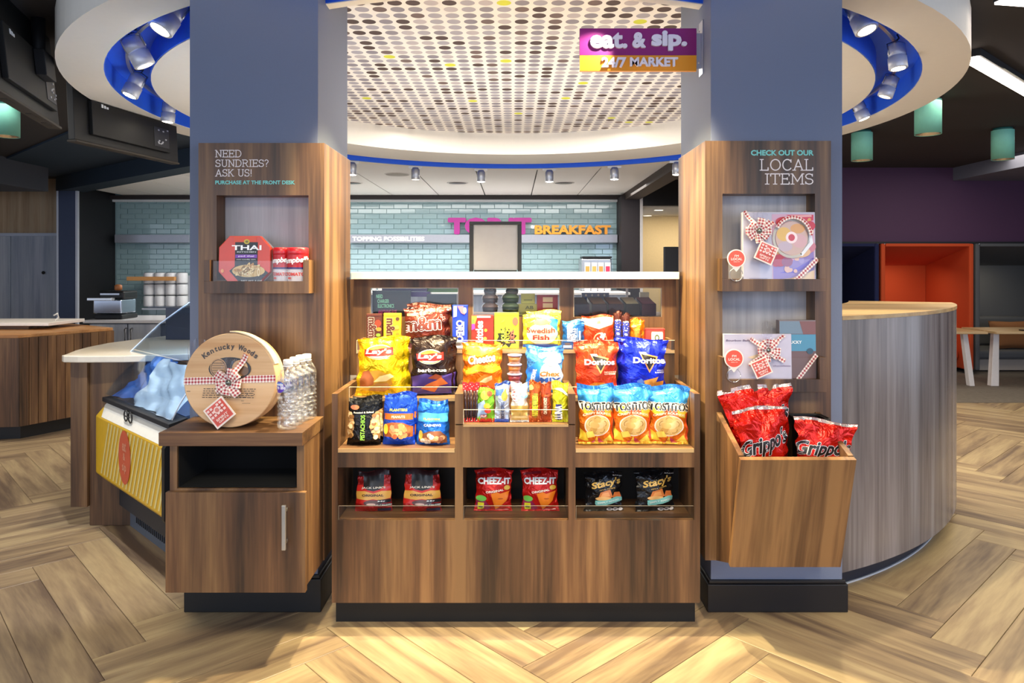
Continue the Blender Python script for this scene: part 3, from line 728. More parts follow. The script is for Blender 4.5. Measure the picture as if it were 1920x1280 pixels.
# the far arc of the channel seen between the columns: a blue track with small heads
fr = ring('light_track', C0, 2.085, 2.115, 2.084, 2.2195, BLUE, None, a0=math.radians(35), a1=math.radians(145), n=90)
tag(fr, 'blue curved lighting track between the two columns', 'track')
for px, t in ((660, 'first from the left'), (779, 'second from the left, unlit'), (902, 'third from the left'), (1030, 'fourth from the left'), (1152, 'fifth from the left'), (1269, 'last on the right, half behind the right column')):
    q = (px-962)/F; A = q*q+1; B = -2*4.45; Cc = 4.45**2-2.105**2; Y = (-B+math.sqrt(B*B-4*A*Cc))/(2*A); x = q*Y
    root = empty('track_light', (x, Y, 2.066), 'small spotlight hanging from the blue track, '+t, 'spotlight', 'small spotlights on the blue track')
    mm = plain('#b4b6bd', .3, .6)
    lathe('lamp_body', [(.034, -.105), (.038, -.10), (.038, -.02), (.025, 0)], mm, root, n=18)
    lathe('lens', [(.001, -.112), (.034, -.106)], plain('#fff6e0', .2, emit=(18 if px != 779 else 1)), root, n=18)
    v, f = box_vf(-.06, .06, -.008, .008, -.006, .012); mesh('track_clip', v, f, STEEL, root)
    if px in (902, 1030, 1152):
        spot_light('track_spot', (x, Y, 1.94), (x*.5, Y+1.5, .2), 3, NEUT, 110, .8, .03)

# teal cylinder lights
def teal(px, y0, y1, Y, dia, label):
    z1, z0 = 2.299, WZ(y1, Y); x = WX(px, Y); r = dia/2
    root = empty('ceiling_cylinder_light', (x, Y, z0), label, 'ceiling light', 'teal cylinder ceiling lights')
    hgt = z1-z0
    lathe('mounting_cup', [(r*.82, hgt-.025), (r*.86, hgt-.001)], plain('#2d6f68', .6), root, n=32)
    lathe('shade', [(r*.985, .004), (r, 0), (r, hgt-.02), (r*.99, hgt-.018)], plain('#8bdcc8', .5), root, n=36, caps=False)
    lathe('shade_top', [(r, hgt-.021), (.001, hgt-.017)], plain('#5fb0a2', .5), root, n=32)
    lathe('reflector', [(r*.97, .003), (r*.7, .02), (r*.45, .05)], plain('#cfc7b8', .2, .8), root, n=32, caps=False)
    lathe('lens', [(.001, .045), (r*.5, .045)], plain('#ffdca8', .3, emit=5), root, n=24)
    spot_light('cylinder_spot', (x, Y, z0-.01), (x, Y, 0), 12, (1, .86, .62), 95, .6, .05)
teal(12, 190, 256, 4.86, .158, 'teal cylinder ceiling light at the far left below the television')
teal(1740, 183, 252, 4.75, .160, 'largest teal cylinder ceiling light, nearest the white ring on the right')
teal(1616, 245, 301, 5.89, .161, 'teal cylinder ceiling light beside the right column')
teal(1880, 240, 299, 5.78, .160, 'teal cylinder ceiling light in front of the grey beam')
x = -2.42
# linear lights
def linear(p0, p1, label, w=.05):
    a, b = Vector(p0), Vector(p1); d = (b-a).normalized(); s = Vector((-d.y, d.x, 0))*w/2
    c = (a+b)/2; root = empty('linear_light', tuple(c), label, 'ceiling light', 'linear ceiling lights')
    def bar(nm, k, z0, z1, m):
        V = [a+s*k, b+s*k, b-s*k, a-s*k]; V = [Vector((v.x, v.y, z0)) for v in V]+[Vector((v.x, v.y, z1)) for v in V]
        mesh(nm, V, [(0, 1, 2, 3), (7, 6, 5, 4), (0, 4, 5, 1), (1, 5, 6, 2), (2, 6, 7, 3), (3, 7, 4, 0)], m, root, world=True)
    bar('housing', 1.3, 2.262, 2.299, SOFTBLACK); bar('diffuser', 1, 2.252, 2.2615, plain('#fff1e4', .4, emit=6))
linear((2.36, 3.72, 0), (3.3, 4.55, 0), 'long glowing linear ceiling light running away from the white ring', .075)
linear((1.98, 2.93, 0), (2.5, 3.02, 0), 'short glowing linear light at the top right corner')

# ================================================================= hung televisions
def tv(p0, p1, ztop, zbot, tilt, label, pole=None):
    a, b = Vector((p0[0], p0[1], 0)), Vector((p1[0], p1[1], 0)); d = (b-a).normalized(); nrm = Vector((d.y, -d.x, 0))
    root = empty('television', (a.x, a.y, zbot), label, 'television', 'ceiling televisions')
    T = .05
    def slab(nm, u0, u1, w0, w1, n0, n1, m, bev=.003):
        V = []
        for w in (w0, w1):
            for n_ in (n0, n1):
                for u in (u0, u1):
                    p = a+d*u+nrm*(n_+tilt*(w))+Vector((0, 0, zbot+w)); V.append(p)
        mesh(nm, V, [(0, 1, 3, 2), (4, 6, 7, 5), (0, 4, 5, 1), (2, 3, 7, 6), (0, 2, 6, 4), (1, 5, 7, 3)], m, root, world=True, bevel=bev)
    L = (b-a).length; h = ztop-zbot
    slab('casing', 0, L, 0, h, -.01, .03, plain('#08090b', .55))
    slab('bottom_grille', .0, L, -.012, .0, -.02, .04, plain('#3a332b', .7))
    slab('back_box', L*.12, L*.88, h*.12, h*.62, .03, .055, plain('#060607', .6))
    slab('socket_panel', L*.70, L*.86, h*.18, h*.5, .055, .058, plain('#24262c', .4))
    for k in range(10):
        u = L*(.71+.14*random.random()); w = h*(.2+.27*random.random()); slab('socket', u, u+.012, w, w+.008, .058, .061, plain('#c9ccd4', .3, .6), 0)
    for k in range(3):
        slab('socket', L*.2+k*.02, L*.2+k*.02+.014, h*.55, h*.55+.02-.004*k, .055, .0575, plain('#e6e9f0', .4), 0)
    for k in (0.2, .55, .8): slab('vent_slot', L*k, L*k+.09, -.0135, -.0121, -.005, .02, plain('#1c1916', .6), 0)
    slab('screen', .01, L-.01, .01, h-.01, -.0125, -.0101, plain('#050507', .15), 0)
    if pole:
        m_ = a+d*(L*pole)+nrm*.03; tube('pole', [(m_.x, m_.y, 2.30), (m_.x, m_.y, zbot+h*.45)], .028, SOFTBLACK, root, n=12)
        slab('mount_plate', L*pole-.07, L*pole+.07, h*.35, h*.6, .056, .10, SOFTBLACK)
# coordinates: back of the sets faces the round counter
tv((-2.02, 2.75), (-2.27, 3.55), 2.33, 1.87, -.10, 'black television hung at the far left, seen from behind with a thick black pole', .62)
tv((-2.40, 3.90), (-2.24, 4.76), 2.25, 1.87, -.05, 'black television hung behind the white ring, left of the left column')
# ================================================================= lettering in slab serif strokes
def arcp(cx, cy, rx, ry, a0, a1, n=14):
    return [(cx+rx*math.cos(math.radians(a0+(a1-a0)*i/n)), cy+ry*math.sin(math.radians(a0+(a1-a0)*i/n))) for i in range(n+1)]
SL = {  # width, strokes, serifs (x, y, half width)
 'N': (.78, [[(.12, 0), (.12, 1)], [(.12, 1), (.66, 0)], [(.66, 0), (.66, 1)]], [(.12, 0, .13), (.06, 1, .09), (.66, 1, .13)]),
 'E': (.68, [[(.12, 0), (.12, 1)], [(0, 1), (.62, 1)], [(0, 0), (.62, 0)], [(.12, .52), (.48, .52)], [(.62, 1), (.62, .8)], [(.62, 0), (.62, .2)], [(.48, .62), (.48, .42)]], []),
 'D': (.78, [[(.12, 0), (.12, 1)], [(0, 1), (.36, 1)]+arcp(.36, .5, .36, .5, 90, -90)+[(0, 0)]], []),
 'S': (.64, [arcp(.32, .755, .25, .245, 20, 180, 8)+arcp(.32, .755, .25, .245, 180, 270, 6)[1:]+arcp(.32, .255, .27, .255, 90, 0, 6)+arcp(.32, .255, .27, .255, 0, -160, 9), [(.555, .98), (.555, .76)], [(.06, .02), (.06, .24)]], []),
 'U': (.78, [[(.14, 1)]+arcp(.39, .27, .25, .27, 180, 360)+[(.64, 1)]], [(.14, 1, .13), (.64, 1, .13)]),
 'R': (.76, [[(.12, 0), (.12, 1)], [(0, 1), (.4, 1)]+arcp(.4, .76, .22, .24, 90, -90, 8)+[(.12, .52)], [(.4, .52), (.64, 0)]], [(.12, 0, .13), (.68, 0, .07)]),
 'I': (.34, [[(.17, 0), (.17, 1)]], [(.17, 0, .15), (.17, 1, .15)]),
 'A': (.82, [[(.1, 0), (.41, 1), (.72, 0)], [(.2, .33), (.62, .33)]], [(.1, 0, .12), (.72, 0, .12)]),
 'K': (.78, [[(.12, 0), (.12, 1)], [(.62, 1), (.12, .42)], [(.28, .6), (.66, 0)]], [(.12, 0, .13), (.12, 1, .13), (.63, 1, .11), (.67, 0, .11)]),
 'L': (.66, [[(.12, 1), (.12, 0), (.6, 0), (.6, .24)]], [(.12, 1, .13), (.06, 0, .07)]),
 'O': (.84, [arcp(.42, .5, .36, .5, 0, 360, 28)], []),
 'C': (.74, [arcp(.4, .5, .34, .5, 38, 322, 24), [(.67, .98), (.67, .74)]], []),
 'T': (.7, [[(.35, 0), (.35, 1)], [(.02, .78), (.02, 1), (.68, 1), (.68, .78)]], [(.35, 0, .14)]),
 'M': (.96, [[(.12, 0), (.12, 1), (.48, .25), (.84, 1), (.84, 0)]], [(.12, 0, .13), (.84, 0, .13), (.07, 1, .08), (.89, 1, .08)]),
 '?': (.5, [arcp(.24, .76, .2, .24, 165, -60, 12)+[(.24, .42), (.24, .28)], [(.24, .09), (.24, 0)]], []),
 '!': (.26, [[(.13, 1), (.13, .3)], [(.13, .1), (.13, 0)]], []),
 ' ': (.34, [], [])}
def slab_text(name, s, x0, x1, ztop, zbot, Y, mat, parent, t=.10, th=.0012, label=None):
    hh = ztop-zbot; wid = sum(SL[c][0] for c in s)+.07*(len(s)-1); k = (x1-x0)/wid; V, Fc = [], []
    ns = [0]
    def seg(a, b, w):
        ns[0] += 1; dy = ns[0]*8e-6
        a, b = Vector(a), Vector(b); d = (b-a)
        if d.length < 1e-6: return
        d.normalize(); a = a-d*w*.25; b = b+d*w*.25; p = Vector((-d.y, d.x))*w/2; o = len(V)
        for y in (Y-th-dy, Y-.0001-dy):
            for q in (a+p, b+p, b-p, a-p): V.append((q.x, y, q.y))
        Fc.extend([(o, o+3, o+2, o+1), (o, o+1, o+5, o+4), (o+1, o+2, o+6, o+5), (o+2, o+3, o+7, o+6), (o+3, o, o+4, o+7)])
    x = x0
    for c in s:
        w, st, sf = SL[c]
        tt = t*hh
        P = lambda p: (x+p[0]*k, zbot+tt/2+p[1]*(hh-tt))
        for line in st:
            for a, b in zip(line, line[1:]): seg(P(a), P(b), tt)
        for sx, sy, hw in sf: seg(P((sx-hw, sy)), P((sx+hw, sy)), tt*.8)
        x += (w+.07)*k
    return mesh(name, V, Fc, mat, parent, world=True, label=label)

YT = 2.38
CREAM = plain('#efe6e6', .5); TEALT = plain('#7fd6cf', .5)
LINEN = wood('linen', '#a8a4aa', '#b9b5ba', '#c9c5c9', 'z', .8, sc=1.6)
NICHE = plain('#3a2a20', .6)
# ================================================================= left tower
tl = empty('display_tower', (-.832, YT, .205), 'tall dark walnut panel tower wrapped on the left column reading NEED SUNDRIES? ASK US!', 'display tower')
ZT = 1.584
boxes('front_panel', [(-1.040, -.980, YT, 2.455, .205, ZT), (-.676, -.624, YT, 2.455, .205, ZT), (-.980, -.676, YT, 2.455, WZ(366, YT), ZT), (-.980, -.676, YT, 2.455, .205, 1.13)], W_Z, tl)
boxes('side_panel', [(-.652, -.624, 2.4555, 2.76, .205, ZT)], W_Z, tl, bevel=.001)
boxes('niche_back', [(-.980, -.676, 2.452, 2.4555, 1.13, WZ(366, YT))], LINEN, tl)
slab_text('lettering', 'NEED', WX(404, YT), WX(453, YT), WZ(281, YT), WZ(295, YT), YT, CREAM, tl)
slab_text('lettering', 'SUNDRIES?', WX(404, YT), WX(504, YT), WZ(299, YT), WZ(313, YT), YT, CREAM, tl)
slab_text('lettering', 'ASK US!', WX(404, YT), WX(473, YT), WZ(317, YT), WZ(331, YT), YT, CREAM, tl)
flat_text('small_lettering', 'PURCHASE AT THE FRONT DESK', WX(478.5, YT), WZ(342, YT), WX(553, YT)-WX(404, YT), WZ(338.5, YT)-WZ(345.5, YT), YT-.0012, '#7fd6cf', tl, .05)
def shelf_box(parent, x0, x1, z0, zf, zs, wl_, wr):
    YF = 2.324
    boxes('shelf_front', [(x0, x1, YF, YF+.012, z0, zf), (x0, x0+wl_, YF, YF+.012, zf, zs), (x1-wr, x1, YF, YF+.012, zf, zs)], W_Z, parent, bevel=.0006)
    boxes('shelf_side', [(x0, x0+.010, YF+.0125, YT-.0005, z0, zs)], W_Z, parent)
    boxes('shelf_side', [(x1-.010, x1, YF+.0125, YT-.0005, z0, zs)], W_Z, parent)
    boxes('shelf_bottom', [(x0+.0105, x1-.0105, YF+.0125, YT-.0005, z0+.004, zf-.008)], W_X, parent)
    boxes('acrylic_pane', [(x0+wl_+.001, x1-wr-.001, YF+.0125, YF+.0145, zf-.005, zs-.003)], ACRYL, parent)
    return zf-.008
sbz = shelf_box(tl, -.998, -.659, 1.0885, 1.128, 1.197, .019, .019)
# ================================================================= right tower
tr = empty('display_tower', (.843, YT, .205), 'tall dark walnut panel tower wrapped on the right column reading CHECK OUT OUR LOCAL ITEMS', 'display tower')
ZT = 1.591; NX0, NX1 = .692, .998
n1t, n1b, n2t, n2b = WZ(363, YT), 1.135, WZ(546, YT), .80
boxes('front_panel', [(.635, NX0, YT, 2.455, .205, ZT), (NX1, 1.051, YT, 2.455, .205, ZT), (NX0, NX1, YT, 2.455, n1t, ZT), (NX0, NX1, YT, 2.455, n2t, n1b), (NX0, NX1, YT, 2.455, .205, n2b)], W_Z, tr)
boxes('side_panel', [(.635, .663, 2.4555, 2.765, .205, ZT)], W_Z, tr, bevel=.001)
boxes('niche_back', [(NX0, NX1, 2.452, 2.4555, n1b, n1t), (NX0, NX1, 2.452, 2.4555, n2b, n2t)], LINEN, tr)
flat_text('small_lettering', 'CHECK OUT OUR', WX(1466.5, YT), WZ(286.5, YT), WX(1525, YT)-WX(1408, YT), WZ(281.5, YT)-WZ(291.5, YT), YT-.0012, '#7fd6cf', tr, .05)
slab_text('lettering', 'LOCAL', WX(1425, YT), WX(1525, YT), WZ(298, YT), WZ(320, YT), YT, CREAM, tr, t=.09)
slab_text('lettering', 'ITEMS', WX(1434, YT), WX(1525, YT), WZ(325, YT), WZ(346, YT), YT, CREAM, tr, t=.09)
YF = 2.324
sb1 = shelf_box(tr, .675, 1.012, WZ(546, YF), WZ(523, YF), WZ(484, YF), .020, .022)
sb2 = shelf_box(tr, .675, 1.012, WZ(735, YF), WZ(711, YF), WZ(670, YF), .020, .022)

# ================================================================= sundries cabinet
cab = empty('wall_cabinet', (-.835, 2.25, .20), 'hung walnut cabinet with an open black niche, a door and a long bar handle', 'cabinet')
CX0, CX1, CZ1 = -1.032, -.628, .681
boxes('cabinet_top', [(-1.054, -.626, 2.14, YT-.001, .641, CZ1)], W_X, cab, bevel=.001)
boxes('body', [(CX0, CX0+.022, 2.165, YT-.001, .205, .640), (CX1-.022, CX1, 2.165, YT-.001, .205, .640), (CX0+.022, CX1-.022, 2.165, YT-.001, .205, .225), (CX0+.022, CX1-.022, 2.165, YT-.001, .495, .508)], W_Z, cab)
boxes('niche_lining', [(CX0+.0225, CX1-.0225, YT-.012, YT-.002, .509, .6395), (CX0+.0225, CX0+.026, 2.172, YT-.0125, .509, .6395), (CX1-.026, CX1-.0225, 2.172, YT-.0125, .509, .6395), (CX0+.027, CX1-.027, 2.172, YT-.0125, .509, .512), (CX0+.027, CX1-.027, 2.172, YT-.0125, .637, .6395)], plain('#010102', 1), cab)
dz1 = WZ(923, 2.145)
door = boxes('door', [(WX(310, 2.145), WX(572.5, 2.145), 2.145, 2.164, WZ(1111, 2.145), dz1)], W_Z, cab, bevel=.0012)
hx_ = WX(533, 2.12); hb0, hb1 = WZ(1030, 2.12), WZ(946, 2.12)
hd = boxes('handle', [(hx_-.006, hx_+.006, 2.112, 2.120, hb0, hb1), (hx_-.004, hx_+.004, 2.1201, 2.1449, hb0+.015, hb0+.023), (hx_-.004, hx_+.004, 2.1201, 2.1449, hb1-.023, hb1-.015)], STEEL, None, bevel=.0015)
hd.parent = door; hd.matrix_parent_inverse = Matrix.Identity(4); hd.location = (0, 0, 0)

# ================================================================= bin
bn = empty('slanted_bin', (.843, 2.25, .245), 'slanted walnut bin on the right column holding red chip bags', 'bin')
bx0, bx1 = .672, 1.014
fb, ft = (2.229, .245), (2.125, .604); bb, bt_ = (YT-.001, .205), (YT-.001, .695)
def quadslab(name, P, n, t, mat, parent, **kw):
    """a panel: quad P thickened by t along n"""
    n = Vector(n).normalized()*t; V = [Vector(p) for p in P]; V += [p+n for p in V]
    return mesh(name, V, [(3, 2, 1, 0), (4, 5, 6, 7), (0, 1, 5, 4), (1, 2, 6, 5), (2, 3, 7, 6), (3, 0, 4, 7)], mat, parent, world=True, **kw)
e = .0006
quadslab('front_panel', [(bx0, fb[0], fb[1]), (bx1, fb[0], fb[1]), (bx1, ft[0], ft[1]), (bx0, ft[0], ft[1])], (0, 1, .29), .018, W_ZY, bn)
for nm, x, s in (('side_panel', bx0, 1), ('side_panel', bx1, -1)):
    quadslab(nm, [(x, fb[0]+.019, fb[1]+.005), (x, bb[0], bb[1]), (x, bt_[0], bt_[1]), (x, ft[0]+.0195, ft[1]+.008)], (s, 0, 0), .016, W_Z, bn)
quadslab('bottom_panel', [(bx0+.017, fb[0]+.02, fb[1]+.01), (bx1-.017, fb[0]+.02, fb[1]+.01), (bx1-.017, bb[0], bb[1]+.02), (bx0+.017, bb[0], bb[1]+.02)], (0, 0, 1), .012, W_X, bn)
# black wire-rimmed liner basket
lb = empty('liner_basket', (.955, 2.325, .335), 'black rimmed liner basket standing inside the slanted bin', 'basket')
V, Fc = [], []; pr = [(.040, 0), (.046, .34), (.052, .345), (.052, .355), (.042, .355), (.038, .012)]
def rrect(rx, ry, n=8, r=.02):
    out = []
    for q in range(4):
        cx, cy = (rx-r)*(1, -1, -1, 1)[q], (ry-r)*(1, 1, -1, -1)[q]
        for i in range(n): a = math.radians(90*q+90*i/(n-1)); out.append((cx+r*math.cos(a), cy+r*math.sin(a)))
    return out
L0 = []
for k, z in pr:
    for x, y in rrect(k, k*.85): V.append((x, y, z))
m_ = 32
for j in range(len(pr)-1):
    for i in range(m_): Fc.append((j*m_+i, j*m_+(i+1) % m_, (j+1)*m_+(i+1) % m_, (j+1)*m_+i))
Fc.append(tuple(range(m_))[::-1]); Fc.append(tuple((len(pr)-1)*m_+i for i in range(m_)))
mesh('basket_wall', V, Fc, plain('#111114', .35), lb, smooth=False)
tube('rim_wire', [(x*1.03, y*1.03, .355) for x, y in rrect(.052, .0442)]+[(.052*1.03, .025, .355)], .003, BLACK, lb, n=6, world=False)

# ================================================================= centre display unit
ux = empty('display_unit', (0, 2.55, 0), 'walnut stepped snack display between the two columns, with acrylic lips and three cubbies', 'display unit')
X0, X1, YU = -.589, .608, 2.34
a0, a1, b0, b1 = WX(853, YU), WX(868, YU), WX(1066, YU), WX(1079, YU)   # dividers
tw_ = .019
zc0, zc1 = WZ(975, YU), WZ(876, YU); zs1 = .571; zt = .762; YB = 2.75
boxes('kick_plate', [(WX(630, 2.385), WX(1303, 2.385), 2.385, 2.72, 0, .083)], plain('#060505', .6), ux)
boxes('front_panel', [(X0, X1, YU, YU+.019, .083, zc0)], W_Z, ux)
boxes('front_rail', [(X0, X1, YU, YU+.019, zc1, zs1), (a0, b1, YU, YU+.019, zs1, WZ(797, YU))], W_Z, ux)
boxes('front_post', [(X0, X0+tw_, YU, YU+.019, zc0, zc1), (a0, a1, YU, YU+.019, zc0, zc1), (b0, b1, YU, YU+.019, zc0, zc1), (X1-tw_, X1, YU, YU+.019, zc0, zc1)], W_Z, ux)
boxes('end_panel', [(X0, X0+tw_, YU+.0195, YB, .083, zs1-.001), (X0, X0+tw_, YU, YB, zs1, zt)], W_Z, ux)
boxes('end_panel', [(X1-tw_, X1, YU+.0195, YB, .083, zs1-.001), (X1-tw_, X1, YU, YB, zs1, zt)], W_Z, ux)
boxes('divider', [(a0, a1, YU+.0195, 2.60, .083, zs1-.001), (a0, a1, YU+.0195, 2.62, zs1, zt), (a0, a1, YU, YU+.019, .664, zt)], W_Z, ux)
boxes('divider', [(b0, b1, YU+.0195, 2.60, .083, zs1-.001), (b0, b1, YU+.0195, 2.62, zs1, zt), (b0, b1, YU, YU+.019, .664, zt)], W_Z, ux)
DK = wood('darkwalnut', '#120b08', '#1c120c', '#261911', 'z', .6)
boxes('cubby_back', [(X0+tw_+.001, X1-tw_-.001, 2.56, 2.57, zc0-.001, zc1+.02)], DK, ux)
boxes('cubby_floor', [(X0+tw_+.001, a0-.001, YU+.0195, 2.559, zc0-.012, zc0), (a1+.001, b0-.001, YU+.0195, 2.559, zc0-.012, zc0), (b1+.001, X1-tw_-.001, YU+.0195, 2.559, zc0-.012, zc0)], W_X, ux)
for xa, xb in ((X0+tw_, a0), (a1, b0), (b1, X1-tw_)):
    boxes('acrylic_lip', [(xa+.002, xb-.002, YU+.002, YU+.0045, zc0+.0005, WZ(949, YU))], ACRYL, ux)
# step one (left and right trays), step two, step three
LIP = wood('birchedge', '#b78f60', '#c9a271', '#d8b684', 'x', .5)
boxes('tray_floor', [(X0+tw_+.001, a0-.001, YU+.001, 2.50, zs1+.0005, zs1+.013), (b1+.001, X1-tw_-.001, YU+.001, 2.50, zs1+.0005, zs1+.013)], W_X, ux)
boxes('tray_edge', [(X0+tw_+.001, a0-.001, YU-.0006, YU+.0009, zs1+.0005, zs1+.013), (b1+.001, X1-tw_-.001, YU-.0006, YU+.0009, zs1+.0005, zs1+.013), (a1+.001, b0-.001, YU-.0006, YU+.0009, .655, .663)], LIP, ux)
zs2 = .709; zs3 = .861
boxes('riser', [(X0+tw_+.001, a0-.001, 2.501, 2.513, zs1, zs2), (b1+.001, X1-tw_-.001, 2.501, 2.513, zs1, zs2)], W_Z, ux)
boxes('step_floor', [(X0+tw_+.001, a0-.001, 2.4995, 2.62, zs2+.0005, zs2+.012), (b1+.001, X1-tw_-.001, 2.4995, 2.62, zs2+.0005, zs2+.012), (a1+.001, b0-.001, YU+.001, 2.50, .655, .663), (a1+.001, b0-.001, 2.5005, 2.62, .719, .731)], W_X, ux)
boxes('riser', [(a1+.001, b0-.001, 2.501, 2.512, .664, .718)], W_Z, ux)
boxes('step_riser', [(X0+tw_+.001, X1-tw_-.001, 2.621, 2.634, zs2, zs3)], W_Z, ux)
boxes('step_floor', [(X0+tw_+.001, X1-tw_-.001, 2.6205, 2.739, zs3+.0005, zs3+.012)], W_X, ux)
boxes('step_edge', [(X0+tw_+.001, X1-tw_-.001, 2.6188, 2.6203, zs3+.0005, zs3+.012), (X0+tw_+.001, a0-.001, 2.4980, 2.4993, zs2+.0005, zs2+.012), (b1+.001, X1-tw_-.001, 2.4980, 2.4993, zs2+.0005, zs2+.012)], LIP, ux)
boxes('step_end', [(X0+tw_+.001, X0+tw_+.013, 2.6205, 2.739, zs3+.0125, .908)], W_Z, ux)
boxes('step_end', [(X1-tw_-.013, X1-tw_-.001, 2.6205, 2.739, zs3+.0125, .908)], W_Z, ux)
boxes('acrylic_lip', [(X0+tw_+.002, a0-.002, 2.495, 2.4975, zs2, .758)], ACRYL, ux)
boxes('acrylic_lip', [(b1+.002, X1-tw_-.002, 2.495, 2.4975, zs2, .758)], ACRYL, ux)
boxes('acrylic_lip', [(X0+tw_+.002, X1-tw_-.002, 2.6155, 2.618, zs3, .908)], ACRYL, ux)
boxes('acrylic_lip', [(a1+.002, b0-.002, YU-.0035, YU-.001, WZ(795, YU), WZ(768, YU))], ACRYL, ux)
# back board with three windows
wz0, wz1 = WZ(594, YB), WZ(539, YB)
wins = [(WX(694, YB), WX(860, YB)), (WX(886, YB), WX(1050, YB)), (WX(1075, YB), WX(1241, YB))]
bl = [(-.622, .633, YB, YB+.018, wz1, 1.128), (-.622, .633, YB, YB+.018, zt+.001, wz0)]
xs = [-.622]+[q for w in wins for q in w]+[.633]
for i in range(0, 8, 2): bl.append((xs[i], xs[i+1], YB, YB+.018, wz0, wz1))
boxes('back_board', bl, W_Z, ux)
for a, b in wins: boxes('acrylic_window', [(a+.001, b-.001, YB+.008, YB+.011, wz0+.001, wz1-.001)], ACRYL, ux)
for a, b in wins: boxes('window_trim', [(a, a+.003, YB-.001, YB+.0075, wz0, wz1), (b-.003, b, YB-.001, YB+.0075, wz0, wz1), (a, b, YB-.001, YB+.0075, wz1-.003, wz1)], plain('#9c8f7c', .3), ux)
# white counter slab on top
slab = boxes('counter_top', [(WX(658, 2.69), WX(1274, 2.69), 2.69, 3.12, 1.129, 1.1565)], plain('#d6cfc6', .3, 0, .2), bevel=.002)
tag(slab, 'long white countertop slab spanning between the two columns above the snacks', 'countertop')

# ---- things behind the windows on a shelf of the far side
bs = boxes('back_shelf', [(-.62, .63, YB+.02, 3.08, .975, .985)], W_X); tag(bs, 'narrow walnut shelf behind the three acrylic windows', 'shelf')
def mini(name, x0, x1, y0, y1, Y, D, col, label, cat, group=None, items=None, base=.9855, bev=.001, rot=0):
    z1 = WZ(y0, Y); z0 = base if y1 is None else WZ(y1, Y)
    W = WX(x1, Y)-WX(x0, Y); r = empty(name, ((WX(x0, Y)+WX(x1, Y))/2, Y, z0), label, cat, group, rot=(0, 0, math.radians(rot)))
    v, f = box_vf(-W/2, W/2, 0, D, 0, z1-z0); mesh('box_body', v, f, plain(col, .4, 0, .1), r, bevel=bev)
    v, f = box_vf(-W/2, W/2, -.001, D*.7, (z1-z0)-.0015, (z1-z0)+.001); mesh('lid', v, f, plain(col, .3, 0, .2, var=.2), r)
    if items: printed('printed_front', W, z1-z0, lambda x, z, off: (x, -off-.0012, z), items, r)
    return r
mini('small_sign', 698, 770, 545, None, 2.80, .01, '#101012', 'black sign reading NEED CHARGER ELECTRONICS with a magenta line behind the left window', 'sign',
     items=[('T', 'NEED', -.62, .78, .17, .15, '#8fe0b4'), ('T', 'CHARGER', -.42, .59, .30, .15, '#8fe0b4'), ('T', 'ELECTRONICS', -.28, .40, .42, .15, '#8fe0b4'), ('T', 'ANYTHING ELSE', -.2, .16, .48, .17, '#c02a86')])
for i, (x0, x1, y0, y1, c, t) in enumerate([(716, 800, 541, 546, '#5a3480', 'upper purple'), (736, 806, 547, 556, '#7a4c9c', 'lower violet'), (800, 858, 541, 548, '#8cc84a', 'lime green')]):
    mini('flat_pack', x0, x1, y0, y1, 2.86+.02*i, .05, c, t+' flat package behind the left window', 'package', 'packages behind the left window')
mini('flat_pack', 800, 856, 552, None, 2.84, .06, '#4b4f50', 'dark grey package standing behind the left window', 'package')
def cup(x, y, w, c, c2, t):
    Y = 2.84; r = (WX(x+w, Y)-WX(x, Y))/2
    root = empty('domed_pot', (WX(x+w/2, Y), Y, WZ(y, Y)), t, 'pot', 'small domed pots behind the middle window')
    lathe('pot_body', [(r*.9, 0), (r, r*.55)], plain(c, .4), root, n=24); lathe('domed_lid', [(r*1.02, r*.56), (r*.98, r*.8), (r*.6, r*1.12), (.001, r*1.2)], plain(c2, .12, 0, .8), root, n=24)
cups = [(904, 584, 30, '#4a3a30', '#9a7c66', 'tan'), (941, 584, 32, '#3a4a30', '#7d936a', 'green'), (904, 567, 30, '#4a3a30', '#8f7764', 'brown'), (941, 567, 32, '#3a4a30', '#6f8560', 'olive')]
for x, y, w, c, c2, t in cups: cup(x, y, w, c, c2, t+' domed pot on the %s row behind the middle window' % ('bottom' if y == 584 else 'middle'))
for x, t, c in ((904, 'dark brown', '#3a2820'), (945, 'dark green', '#2c3a2c')):
    Y = 2.84; root = empty('domed_pot', (WX(x+15, Y), Y, WZ(551, Y)), t+' oval pot topmost behind the middle window', 'pot', 'small domed pots behind the middle window')
    lathe('pot_body', [(.022, 0), (.026, .012)], plain('#6b6a66', .4), root, n=24); lathe('domed_lid', [(.026, .0125), (.024, .02), (.012, .03), (.001, .032)], plain(c, .12, 0, .8), root, n=24)
mini('carton', 969, 1008, 570, None, 2.84, .06, '#b9b257', 'lower pale yellow carton behind the middle window', 'box', items=[('R', -.9, .9, .1, .3, '#8d8840'), ('T', 'AB', .2, .7, .4, .3, '#6b6a30')])
mini('carton', 977, 1003, 551, 569, 2.86, .05, '#cfc65e', 'small yellow carton stacked behind the middle window', 'box', items=[('R', -.6, .6, .3, .45, '#9b9440')])
mini('carton', 1007, 1046, 553, None, 2.83, .05, '#a3201c', 'red carton with three pale biscuits printed on it', 'box', items=[('R', -.45, .5, .66, .90, '#d9b88c'), ('R', -.45, .5, .38, .60, '#d9b88c'), ('R', -.45, .5, .10, .32, '#d9b88c')])
